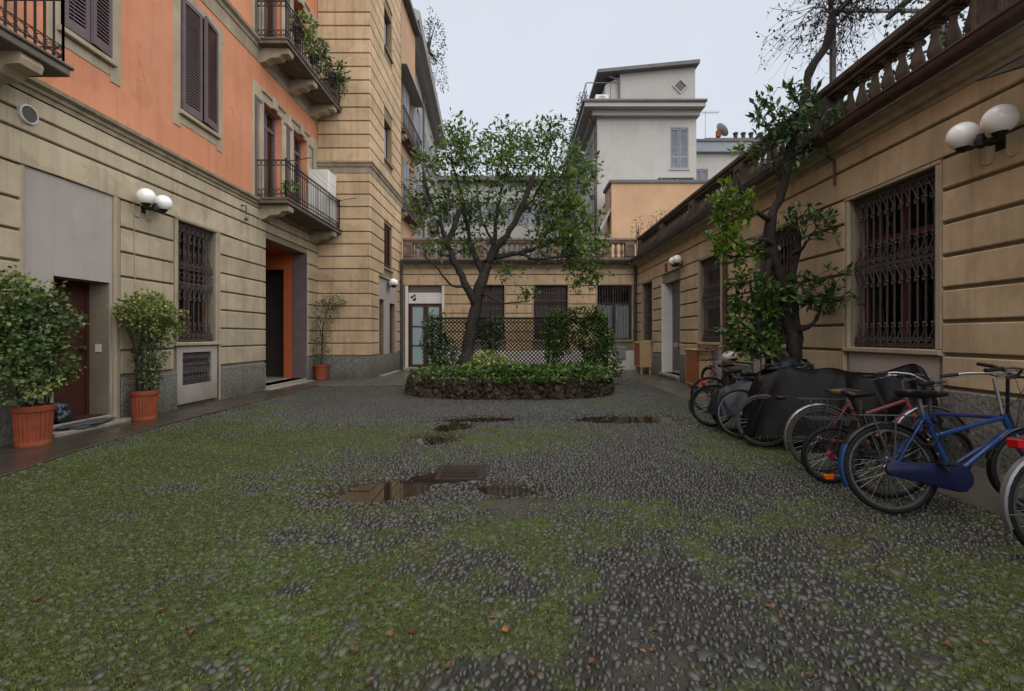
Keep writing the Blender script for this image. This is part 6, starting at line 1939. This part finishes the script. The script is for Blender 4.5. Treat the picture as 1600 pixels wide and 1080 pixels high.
def wheel_parts(parent, c, r, tyre='tyre', rim='rim', tw=0.02, name='wheel', hubm='chrome', steer=0.0):
    cx, cy, cz = c
    Rm = Matrix.Translation(c) @ Matrix.Rotation(steer, 4, 'Z')
    m = MB(); m.M = Rm
    m.ring((0, 0, 0), r - tw, tw, (1, 0, 0), (0, 0, 1), 40, 8)
    o = part(name, m, M[tyre], parent, smooth=True, ang=180)
    m = MB(); m.M = Rm
    vs = []; fs = []
    n = 40
    for rr, y in ((r - 1.6 * tw, -0.012), (r - 2.6 * tw, -0.011), (r - 2.6 * tw, 0.011), (r - 1.6 * tw, 0.012)):
        for i in range(n):
            t = 2 * PI * i / n; vs.append((rr * math.cos(t), y, rr * math.sin(t)))
    for a in range(3):
        for i in range(n): j = (i + 1) % n; fs.append((a * n + i, a * n + j, a * n + n + j, a * n + n + i))
    m.add(vs, fs); part('rim', m, M[rim], o, smooth=True)
    m = MB(); m.M = Rm
    k = 32
    for i in range(k):
        t = 2 * PI * i / k; s = 1 if i % 2 else -1; t2 = t + (0.5 if (i // 2) % 2 else -0.5)
        m.tube([(0.025 * math.cos(t2), s * 0.03, 0.025 * math.sin(t2)), ((r - 2.5 * tw) * math.cos(t), 0, (r - 2.5 * tw) * math.sin(t))], 0.0014, 3, caps=False)
    part('spokes', m, M['chrome'], o)
    m = MB(); m.M = Rm
    m.lathe([(0.012, -0.06), (0.012, -0.04), (0.03, -0.035), (0.03, -0.028), (0.018, -0.022), (0.018, 0.022), (0.03, 0.028), (0.03, 0.035), (0.012, 0.04), (0.012, 0.06)], 12, axis=1)
    part('hub', m, M[hubm], o, smooth=True)
    return o


def bicycle(label, loc, heading, lean, frame='blue', style='step', r=0.34, wb=1.06, fender=None, guard=None, basket=False, rack=False, bar='city', saddle='saddle', seat_z=0.88,
            bar_z=1.02, tube2=None, tyre='tyre', tail=None, steer=0.0, ref=None, hubm='chrome', barm='chrome', head=False, bag=False, tw=0.02, stand=True, tip=None, lock=True):
    o = thing('bicycle', label, 'bicycle', (0, 0, 0), 'bicycles parked along the right wing')
    F2 = frame; T2 = tube2 or frame
    rh = Vector((0, 0, r)); fh = Vector((wb, 0, r)); bb = Vector((0.44 * wb / 1.06, 0, 0.29 * r / 0.34))
    st = bb + Vector((-0.15, 0, min(0.5, seat_z - 0.36)))           # seat tube top
    hb = Vector((wb - 0.17, 0, r * 1.9)); ht = hb + Vector((-0.045, 0, 0.13))     # head tube
    if ht.z > bar_z - 0.08: ht.z = bar_z - 0.08; hb.z = ht.z - 0.13
    m = MB()
    m.tube([bb, st], 0.017, 8); m.tube([hb, ht], 0.021, 8)
    if style == 'diamond':
        m.tube([st - Vector((0, 0, 0.03)), ht - Vector((0, 0, 0.03))], 0.016, 8); m.tube([bb, hb + Vector((0, 0, 0.02))], 0.018, 8)
    elif style == 'step':
        m.tube([bb, bb + (hb - bb) * 0.5 + Vector((0.03, 0, -0.05)), hb + Vector((0, 0, 0.02))], 0.019, 8)
        m.tube([bb + (st - bb) * 0.45, bb + (st - bb) * 0.45 + Vector((0.28, 0, -0.02)), ht - Vector((0, 0, 0.03))], 0.014, 8)
    else:  # twin parallel mixte tubes
        m.tube([bb, hb + Vector((0, 0, 0.01))], 0.019, 8); m.tube([bb + (st - bb) * 0.62, ht - Vector((0, 0, 0.03))], 0.017, 8)
    m.tube([rh + Vector((0, 0.05, 0)), bb + Vector((0, 0.03, 0))], 0.009, 6); m.tube([rh + Vector((0, -0.05, 0)), bb + Vector((0, -0.03, 0))], 0.009, 6)
    m.tube([rh + Vector((0, 0.05, 0)), st + Vector((0, 0.015, -0.03))], 0.008, 6); m.tube([rh + Vector((0, -0.05, 0)), st + Vector((0, -0.015, -0.03))], 0.008, 6)
    m.lathe([(0.024, -0.035), (0.024, 0.035)], 10, tuple(bb), axis=1)
    part('frame', m, M[frame], o, smooth=True)
    S_ = Matrix.Translation(ht) @ Matrix.Rotation(steer, 4, 'Z') @ Matrix.Translation(-ht)
    m = MB(); m.M = S_
    cr = hb + Vector((0.012, 0, -0.03))
    for s in (-1, 1):
        m.tube([cr + Vector((0, s * 0.02, 0)), cr + Vector((0.01, s * 0.05, -0.03)), cr * 0.45 + fh * 0.55 + Vector((-0.01, s * 0.052, 0)), fh + Vector((0, s * 0.052, 0))], [0.013, 0.013, 0.011, 0.008], 6)
    part('fork', m, M[T2], o, smooth=True)
    wheel_parts(o, tuple(rh), r, tyre, tw=tw, name='rear_wheel', hubm=hubm)
    fhs = S_ @ fh
    wheel_parts(o, tuple(fhs), r, tyre, tw=tw, name='front_wheel', steer=steer)
    # saddle
    sp_ = Vector((st.x - 0.16 * max(0, seat_z - st.z), 0, seat_z))
    m = MB(); m.tube([st - Vector((0, 0, 0.06)), sp_ - Vector((0, 0, 0.04))], 0.0125, 8); part('seat_post', m, M['chrome'], o, smooth=True)
    m = MB()
    rows = [(-0.15, 0.03, 0.02), (-0.13, 0.085, 0.035), (-0.07, 0.095, 0.035), (0.0, 0.06, 0.03), (0.06, 0.03, 0.028), (0.12, 0.018, 0.02), (0.135, 0.008, 0.01)]
    vs = []; fs = []
    for x, w, h in rows:
        for k in range(8):
            t = 2 * PI * k / 8
            z = math.sin(t) * h * (0.6 if math.sin(t) > 0 else 1.3)
            vs.append((sp_.x + x, w * math.cos(t), seat_z + z + 0.02 + 0.12 * x * x))
    for a in range(len(rows) - 1):
        for k in range(8): k2 = (k + 1) % 8; fs.append((a * 8 + k, a * 8 + k2, a * 8 + 8 + k2, a * 8 + 8 + k))
    fs += [tuple(range(7, -1, -1)), tuple(range((len(rows) - 1) * 8, len(rows) * 8))]
    m.add(vs, fs); part('saddle', m, M[saddle], o, smooth=True, ang=70)
    # handlebar
    stem = Vector((ht.x - 0.02, 0, bar_z - 0.03))
    m = MB(); m.M = S_
    m.tube([ht, stem, stem + Vector((0.07, 0, 0.015))], 0.012, 8)
    c0 = stem + Vector((0.07, 0, 0.015))
    if bar == 'city':
        pts = lambda s: [c0, c0 + Vector((0.03, s * 0.1, 0.01)), c0 + Vector((0.0, s * 0.2, 0.045)), c0 + Vector((-0.1, s * 0.27, 0.05)), c0 + Vector((-0.26, s * 0.29, 0.03))]
    else:
        pts = lambda s: [c0, c0 + Vector((0.0, s * 0.1, 0.015)), c0 + Vector((-0.02, s * 0.2, 0.05)), c0 + Vector((-0.05, s * 0.32, 0.05))]
    for s in (-1, 1): m.tube(pts(s), 0.011, 8)
    hbp = part('handlebar', m, M[barm], o, smooth=True)
    for s in (-1, 1):
        q = pts(s); a, b = q[-2], q[-1]; d = (b - a).normalized()
        m = MB(); m.M = S_; m.tube([b - d * 0.1, b + d * 0.02], 0.0165, 8); part('grip', m, M['blackpl'], hbp, smooth=True)
        m = MB(); m.M = S_; m.tube([b - d * 0.11, b - d * 0.1 + Vector((0.05, 0, -0.02)), b + Vector((0.045, 0, -0.04))], 0.005, 5); part('brake_lever', m, M['chrome'], hbp, smooth=True)
    m = MB(); m.M = S_
    m.tube([c0 + Vector((-0.02, 0.16, 0.04)), c0 + Vector((0.12, 0.1, 0.02)), c0 + Vector((0.1, 0.02, -0.15)), Vector((hb.x + 0.02, 0.02, hb.z - 0.05))], 0.003, 4)
    m.tube([c0 + Vector((-0.02, -0.16, 0.04)), c0 + Vector((0.13, -0.06, 0.0)), c0 + Vector((0.06, 0.0, -0.18)), c0 + Vector((-0.1, 0.0, -0.26))], 0.003, 4)
    part('brake_cable', m, M['blackpl'], o)
    # crank and pedals
    m = MB(); m.ring(tuple(bb + Vector((0, -0.05, 0))), 0.085, 0.006, (1, 0, 0), (0, 0, 1), 24, 4)
    for k in range(5):
        t = 2 * PI * k / 5; m.tube([bb + Vector((0, -0.05, 0)), bb + Vector((0.085 * math.cos(t), -0.05, 0.085 * math.sin(t)))], 0.005, 4)
    ca = 0.7
    for s in (-1, 1):
        e = bb + Vector((s * 0.165 * math.cos(ca), s * 0.075, -s * 0.165 * math.sin(ca)))
        m.tube([bb + Vector((0, s * 0.06, 0)), e], 0.009, 6)
    cp = part('crank', m, M['chrome'], o, smooth=True)
    for s in (-1, 1):
        e = bb + Vector((s * 0.165 * math.cos(ca), s * 0.13, -s * 0.165 * math.sin(ca)))
        m = MB(); m.cbox(e.x - 0.045, e.y - 0.045, e.z - 0.012, e.x + 0.045, e.y + 0.045, e.z + 0.012, 0.006); part('pedal', m, M['blackpl'], cp)
    m = MB()
    m.tube([bb + Vector((0, -0.05, 0.086)), rh + Vector((0, -0.05, 0.04))], 0.005, 4); m.tube([bb + Vector((0, -0.05, -0.086)), rh + Vector((0, -0.05, -0.04))], 0.005, 4)
    m.ring(tuple(rh + Vector((0, -0.05, 0))), 0.04, 0.006, (1, 0, 0), (0, 0, 1), 14, 4); part('chain', m, M['blackpl'], o)
    if guard:
        m = MB()
        poly = []
        for q in range(9): t = R(105) + R(150) * q / 8; poly.append((rh.x + 0.06 * math.cos(t), rh.z + 0.055 * math.sin(t)))
        for q in range(11): t = R(-95) + R(190) * q / 10; poly.append((bb.x + 0.105 * math.cos(t), bb.z + 0.105 * math.sin(t)))
        inner = [(bb.x * 0.35 + (px__ - bb.x * 0.35) * 0.93, bb.z + (pz__ - bb.z) * 0.86) for px__, pz__ in poly]
        nn = len(poly)
        m.add([(a_, -0.04, b_) for a_, b_ in poly] + [(a_, -0.066, b_) for a_, b_ in poly] + [(a_, -0.075, b_) for a_, b_ in inner],
              [tuple(range(nn)), tuple(range(2 * nn, 3 * nn))] + [(k_ * nn + q, k_ * nn + (q + 1) % nn, (k_ + 1) * nn + (q + 1) % nn, (k_ + 1) * nn + q) for k_ in (0, 1) for q in range(nn)])
        part('chain_case', m, M[guard], o, smooth=True, ang=50)
    if fender:
        for c, a0, a1, mm in ((rh, R(-5), R(200), None), (fh, R(15), R(165), S_)):
            m = MB(); m.M = mm
            n = 20; vs = []; fs = []
            for i in range(n + 1):
                t = a0 + (a1 - a0) * i / n
                for w, q in ((-0.028, -0.012), (-0.018, 0.0), (0.018, 0.0), (0.028, -0.012)):
                    rr = r + 0.022 + q; vs.append((c.x + rr * math.cos(t), w, c.z + rr * math.sin(t)))
            for i in range(n):
                for k in range(3): fs.append((i * 4 + k, i * 4 + k + 1, i * 4 + 5 + k, i * 4 + 4 + k))
            m.add(vs, fs)
            for t in (a0 + 0.3, a1 - 0.25):
                for w in (-0.03, 0.03): m.tube([(c.x, w * 1.8, c.z), (c.x + (r + 0.012) * math.cos(t), w, c.z + (r + 0.012) * math.sin(t))], 0.003, 4)
            mg = part('mudguard', m, M[fender], o, smooth=True)
            if tip and mm is None:
                m = MB(); n = 8; vs = []; fs = []
                for i in range(n + 1):
                    t = R(150) + R(52) * i / n
                    for w, q in ((-0.031, -0.012), (-0.02, 0.003), (0.02, 0.003), (0.031, -0.012)): vs.append((c.x + (r + 0.022 + q) * math.cos(t), w, c.z + (r + 0.022 + q) * math.sin(t)))
                for i in range(n):
                    for k in range(3): fs.append((i * 4 + k, i * 4 + k + 1, i * 4 + 5 + k, i * 4 + 4 + k))
                m.add(vs, fs); part('mudguard_flap', m, M[tip], mg, smooth=True)
    if rack:
        m = MB(); z = 2 * r + 0.07
        for w in (-0.06, 0.0, 0.06): m.tube([(-0.22, w, z), (0.2, w, z)], 0.006, 5)
        for x in (-0.22, -0.05, 0.2): m.tube([(x, -0.065, z), (x, 0.065, z)], 0.006, 5)
        for s in (-1, 1): m.tube([(-0.12, s * 0.06, z), (0, s * 0.055, r)], 0.006, 5); m.tube([(0.05, s * 0.06, z), (0, s * 0.055, r)], 0.006, 5)
        part('luggage_rack', m, M['rim'], o, smooth=True)
    if tail:
        m = MB(); z = 2 * r + (0.03 if not rack else 0.05); m.cbox(-0.27 if rack else -0.18, -0.045, z - 0.04, -0.235 if rack else -0.13, 0.045, z + 0.02, 0.008); part('tail_light', m, M[tail], o)
    if ref:
        m = MB(); m.cbox(-0.06, -0.012, r - 0.24, 0.03, 0.012, r - 0.19, 0.006); part('wheel_reflector', m, M[ref], o)
    if head:
        m = MB(); m.M = S_; m.lathe([(0.02, -0.04), (0.04, 0.0), (0.045, 0.03), (0.04, 0.035)], 12, (hb.x + 0.07, 0, hb.z + 0.08), axis=0); part('headlight', m, M['chrome'], o, smooth=True)
    if basket:
        m = MB(); m.M = S_
        x0, x1, z0, z1 = c0.x + 0.03, c0.x + 0.33, bar_z - 0.27, bar_z - 0.02
        for z in (z0, (z0 + z1) / 2, z1): m.tube([(x0, -0.17, z), (x1, -0.17, z), (x1, 0.17, z), (x0, 0.17, z)], 0.005, 4, closed=True)
        for k in range(9):
            x = x0 + (x1 - x0) * k / 8
            for s in (-1, 1): m.tube([(x, s * 0.17, z0), (x, s * 0.17, z1)], 0.003, 4)
            y = -0.17 + 0.34 * k / 8
            for x in (x0, x1): m.tube([(x, y, z0), (x, y, z1)], 0.003, 4)
            m.tube([(x0, y, z0), (x1, y, z0)], 0.003, 4)
        part('basket', m, M['blackpl'], o)
    if stand:
        m = MB(); m.tube([bb + Vector((-0.05, 0.04, -0.02)), Vector((bb.x - 0.12, 0.16, 0.02))], 0.009, 6); part('kickstand', m, M['blackpl'], o)
    if lock:
        m = MB(); c_ = st + Vector((-0.02, 0, -0.12))
        for q in range(3): m.ring((c_.x + 0.02 * q, 0.03 * (q - 1), c_.z - 0.05 - 0.012 * q), 0.085 + 0.008 * q, 0.006, (0.9, 0.3 * (q - 1), 0.2), (0, 0.25, 1), 16, 5)
        part('cable_lock', m, M['blackpl'], o, smooth=True)
    if bag:
        m = MB()
        m.grid(18, 10, lambda a, b: (sp_.x + 0.02 + 0.17 * math.cos(2 * PI * a) * math.sin(PI * b) * (1 + 0.12 * math.sin(9 * a + 5 * b)), 0.13 * math.sin(2 * PI * a) * math.sin(PI * b) * (1 + 0.15 * math.sin(13 * a)), seat_z + 0.05 - 0.11 * math.cos(PI * b) + 0.02 * math.sin(20 * a + 7 * b)))
        part('seat_cover', m, M['whitebag'], o, smooth=True, ang=180)
    o.location = loc
    o.rotation_euler = (lean, 0, heading)
    return o


def gp(px, py):
    x, y = gpx(px, py); return (x, y, 0.012)


bicycle('blue bicycle with navy chain case and silver handlebar, nearest full one', gp(1397, 806), R(-6), R(-9), 'blue', 'mixte', 0.345, 1.08, fender='blackpt', tip='blue', guard='navy', rack=True, tube2='violet', tail=None, barm='chrome', seat_z=0.93, bar_z=1.09, tw=0.022, steer=R(-10))
bicycle('dark bicycle with black handlebar leaning behind the blue one', (3.18, 4.08, 0.012), R(-10), R(6), 'violet', 'diamond', 0.33, 1.04, bar='flat', barm='blackpl', seat_z=0.9, bar_z=1.08, fender=None)
bicycle('small wheeled bicycle with magenta hub and orange wheel reflector', gp(1297, 757), R(-4), R(4), 'blackpt', 'step', 0.275, 0.98, hubm='magenta', ref='orref', seat_z=0.84, bar_z=0.98, tw=0.022, rack=True)
bicycle('faded pink bicycle with brown saddle before the black cover', gp(1285, 739), R(-8), R(-5), 'pink', 'mixte', 0.335, 1.02, fender='chrome', saddle='saddle_b', seat_z=0.8, bar_z=0.96, tube2='red', tyre='tyre_g', rack=True)
bicycle('bicycle at the right edge with red tail light and silver mudguard', (3.32, 2.84, 0.012), R(-4), R(-6), 'blue', 'step', 0.345, 1.08, fender='silver', rack=True, tail='redref', bar='city', seat_z=0.92, bar_z=1.08)
bicycle('black bicycle with red rear reflector, second from the wooden cabinet', gp(1113, 668), R(-8), R(8), 'blackpt', 'diamond', 0.33, 1.03, fender='blackpt', tail='redref', seat_z=0.86, bar_z=1.0)
bicycle('black bicycle half hidden under the bluish cover', gp(1148, 676), R(-4), R(-6), 'blackpt', 'diamond', 0.33, 1.03, seat_z=0.82, bar_z=0.98, bar='flat')
bicycle('black bicycle with large wheel poking from under the bluish cover', (3.05, 6.42, 0.012), R(-8), R(-9), 'blackpt', 'diamond', 0.335, 1.03, tyre='tyre', seat_z=0.8, bar_z=0.96)
bicycle('dark grey bicycle with black basket beside the tree trunk', (3.5, 8.6, 0.012), R(-20), R(5), 'blackpt', 'step', 0.33, 1.04, basket=True, bar='city', seat_z=0.86, bar_z=1.08)
bicycle('silver city bicycle with bagged saddle and front basket by the cabinet', (4.62, 9.75, 0.025), R(101), R(-4), 'silver', 'step', 0.335, 1.06, fender='silver', basket=True, bar='city', seat_z=0.88, bar_z=1.1, bag=True, head=True)
bicycle('bicycle mostly hidden under the big black cover, grey tyre showing', (3.12, 6.0, 0.012), R(-20), R(3), 'blackpt', 'diamond', 0.33, 1.03, tyre='tyre_g', seat_z=0.62, bar_z=0.76)

# ---------------------------------------------------------------- covers over bicycles
def cover(label, x0, y0, ang_, L, prof, wide, hem, mt, seed, folds=1.0):
    """cloth hung over a ridge line and closed all round; folds deepen towards the hem"""
    g = random.Random(seed); ph = [g.uniform(0, 6) for _ in range(8)]
    ca, sa = math.cos(ang_), math.sin(ang_)
    crs = [(g.uniform(0, 2 * PI), g.uniform(-0.7, 0.7), g.uniform(-0.2, 0.3), g.uniform(0.025, 0.08)) for _ in range(40)]

    def ridge(s):
        for (a, ha), (b, hb_) in zip(prof, prof[1:]):
            if s <= b:
                t = (s - a) / (b - a); t = t * t * (3 - 2 * t) * 0.5 + t * 0.5
                return ha + (hb_ - ha) * t
        return prof[-1][1]

    def f(p, q):
        a = 2 * PI * p
        c, s_ = math.cos(a), math.sin(a)
        e = 4.0
        k = (abs(c) ** e + abs(s_) ** e) ** (-1 / e)
        ox = L / 2 + (L / 2) * k * c; oy = wide * k * s_
        rx = min(max(ox, 0.10 * L), 0.92 * L)
        h = ridge(rx / L)
        hm = hem(ox / L)
        n1 = mnoise.noise(Vector((ox * 2.4, oy * 2.4 + q, seed))) ; n2 = mnoise.noise(Vector((ox * 6 + q * 2, oy * 6, seed + 3)))
        if q < 0.2:
            w = (q / 0.2) * 0.2; z = h - 0.03 * (q / 0.2) ** 2
        else:
            t = (q - 0.2) / 0.8
            w = 0.2 + 0.8 * t ** 0.7; z = h - 0.03 - (h - 0.03 - hm) * t ** 1.15
        fold = q * folds * (0.05 * math.sin(a * 9 + ph[0] + 2 * q) + 0.035 * math.sin(a * 17 + ph[1] - 3 * q) + 0.10 * n1 + 0.02 * n2)
        cr = 0
        for a0, sl, am, wd in crs:
            d_ = (a - a0 - sl * q + PI) % (2 * PI) - PI
            cr += am * math.exp(-abs(d_) / wd)
        w *= 1 + fold * 0.7 + cr * min(1, q * 1.6)
        x = rx + (ox - rx) * w; y = oy * w
        z += 0.10 * cr * (1 - q) * q * 2 + 0.05 * n1 * (1 - q) + 0.006 * n2 + 0.03 * folds * math.sin(rx * 8 + ph[4]) * (1 - q) ** 2
        return (x0 + x * ca - y * sa, y0 + x * sa + y * ca, max(z, 0.04))
    m = MB(); m.grid(240, 40, f)
    o = solo('bicycle_cover', m, M[mt], label, 'cover', (x0 + ca * L / 2, y0 + sa * L / 2, 0.0), smooth=True, ang=180, group='covers over parked bicycles', recalc=False)
    return o


M['tarp'] = mat('black_nylon_cover', (0.006, 0.0055, 0.006), 0.36, 0.25, 5, 0.12, 16, spec=0.1)
M['tarp_b'] = mat('bluish_grey_cover', (0.016, 0.018, 0.024), 0.36, 0.25, 5, 0.25, 12, spec=0.25)
cover('large black nylon cover draped over parked bicycles before the grilled window', 2.98, 6.22, R(-22), 1.95, [(0, 0.80), (0.12, 0.92), (0.26, 1.03), (0.42, 0.98), (0.6, 0.97), (0.78, 1.0), (0.9, 1.05), (1, 1.0)], 0.36, lambda s: 0.14 + 0.08 * abs(math.sin(s * 5)), 'tarp', 4, 0.7)
cover('bluish grey cover draped over bicycles beside the twisted tree', 2.86, 6.95, R(5), 1.6, [(0, 0.52), (0.15, 0.68), (0.35, 0.80), (0.55, 0.94), (0.78, 1.08), (0.92, 1.04), (1, 0.9)], 0.33, lambda s: 0.26 + 0.2 * max(0, s - 0.2), 'tarp_b', 9, 0.7)

# ---------------------------------------------------------------- small things
CB = thing('wooden_cabinet', 'varnished wooden meter cabinet standing by the grilled window', 'cabinet', (4.76, 12.4, 0))
m = MB(); m.cbox(4.60, 11.9, 0.12, 4.90, 12.95, 1.02, 0.01); part('body', m, M['wood_b'], CB)
m = MB(); m.box(4.588, 11.97, 0.19, 4.599, 12.88, 0.96); part('door', m, M['wood_v'], CB)
m = MB(); m.cbox(4.56, 11.86, 1.021, 4.90, 12.99, 1.06, 0.008); part('top', m, M['wood_b'], CB)
for x, y in ((4.66, 11.97), (4.66, 12.88)):
    m = MB(); m.box(x - 0.03, y - 0.03, 0.02, x + 0.03, y + 0.03, 0.119); part('foot', m, M['wood_b'], CB)
CB = thing('wooden_cabinet', 'beige box cabinet with slatted front in the far corner', 'cabinet', (4.7, 17.6, 0.2))
m = MB(); m.cbox(4.48, 17.2, 0.26, 4.90, 18.05, 1.2, 0.01); part('body', m, M['wood_b'], CB)
m = MB()
for k in range(7): m.box(4.466, 17.26 + 0.11 * k, 0.33, 4.479, 17.34 + 0.11 * k, 1.13)
part('slats', m, M['wood_v'], CB)
for x, y in ((4.55, 17.28), (4.55, 17.95), (4.85, 17.28)):
    m = MB(); m.box(x - 0.03, y - 0.03, 0.02, x + 0.03, y + 0.03, 0.259); part('foot', m, M['wood_b'], CB)


def crumple(name, label, cat, c, r, mt, seed, squash=1.0):
    bm = bmesh.new(); bmesh.ops.create_icosphere(bm, subdivisions=4, radius=1.0)
    off = Vector((seed * 3.1, 0, 0))
    for v in bm.verts:
        n = mnoise.noise(v.co * 1.4 + off) * 0.35 + abs(mnoise.noise(v.co * 3.0 + off)) * 0.3 + abs(mnoise.noise(v.co * 6.0 + off)) * 0.12
        p = v.co * (0.85 + n)
        v.co = Vector((p.x * r[0], p.y * r[1], max(p.z * r[2], -r[2] * 0.62)))
    me = bpy.data.meshes.new(name); bm.to_mesh(me); bm.free(); me.materials.append(M[mt]); me.shade_smooth()
    return tag(link(name, me, None, (c[0], c[1], c[2] + r[2] * 0.62)), label, cat)


M['binbag'] = mat('dark_bin_bag', (0.02, 0.022, 0.03), 0.3, 0.2, 8, spec=0.5)
M['rag'] = mat('grey_wet_rag', (0.07, 0.072, 0.078), 0.6, 0.4, 12, 0.4, 30)
crumple('rubbish_bag', 'dark plastic bag slumped on the brown door step', 'bag', (-6.5, 6.78, 0.17), (0.15, 0.17, 0.19), 'binbag', 2)
crumple('crumpled_cloth', 'crumpled grey cloth lying along the entrance step', 'cloth', (-6.27, 6.95, 0.085), (0.12, 0.42, 0.05), 'rag', 5)
m = MB(FL); m.cbox(6.75, -0.26, 0.172, 7.4, -0.02, 0.185, 0.004); solo('doormat', m, M['door'], 'brown doormat in front of the brown entrance door', 'doormat', (XL - 0.14, 7.07, 0.172))
# white cabinet and clothes line on lower balcony
m = MB(FL); m.cbox(14.45, 0.06, 4.79, 15.1, 0.70, 6.45, 0.02)
wc_ = solo('balcony_cabinet', m, M['white'], 'white cabinet standing at the far end of the lower balcony', 'cabinet', tuple(FL.p(14.7, 0.3, 4.79)))
CL = thing('clothes_line', 'yellow clothes line strung outside the lower balcony railing', 'clothes line', tuple(FL.p(13.4, 0.8, 5.7)))
m = MB(FL)
for u in (11.7, 15.1): m.tube([(u, 0.78, 5.68), (u + 0.02, 1.35, 5.78)], 0.012, 5)
part('arm', m, M['iron_b'], CL)
m = MB(FL)
for w_ in (0.95, 1.1, 1.25): m.tube([(11.7 + 3.4 * k / 10, w_, 5.70 + 0.08 * (w_ - 0.9) - 0.12 * math.sin(PI * k / 10)) for k in range(11)], 0.004, 4)
M['yline'] = mat('yellow_line', (0.45, 0.28, 0.05), 0.6, 0.1, 5)
part('line', m, M['yline'], CL)
# small glass canopy at the right edge
CN = thing('glass_canopy', 'small glass canopy jutting from the wing at the right edge', 'canopy', (4.6, 3.9, 3.7))
m = MB(); m.add([(4.93, 2.6, 3.98), (4.93, 4.45, 3.98), (4.35, 4.45, 3.80), (4.35, 2.6, 3.80), (4.93, 2.6, 3.995), (4.93, 4.45, 3.995), (4.35, 4.45, 3.815), (4.35, 2.6, 3.815)], [(0, 1, 2, 3), (7, 6, 5, 4), (0, 4, 5, 1), (1, 5, 6, 2), (2, 6, 7, 3), (3, 7, 4, 0)])
part('sheet', m, M['frost'], CN)
m = MB(); m.tube([(4.33, 2.6, 3.80), (4.33, 4.47, 3.80), (4.93, 4.47, 3.985)], 0.015, 6); part('edge', m, M['iron'], CN)
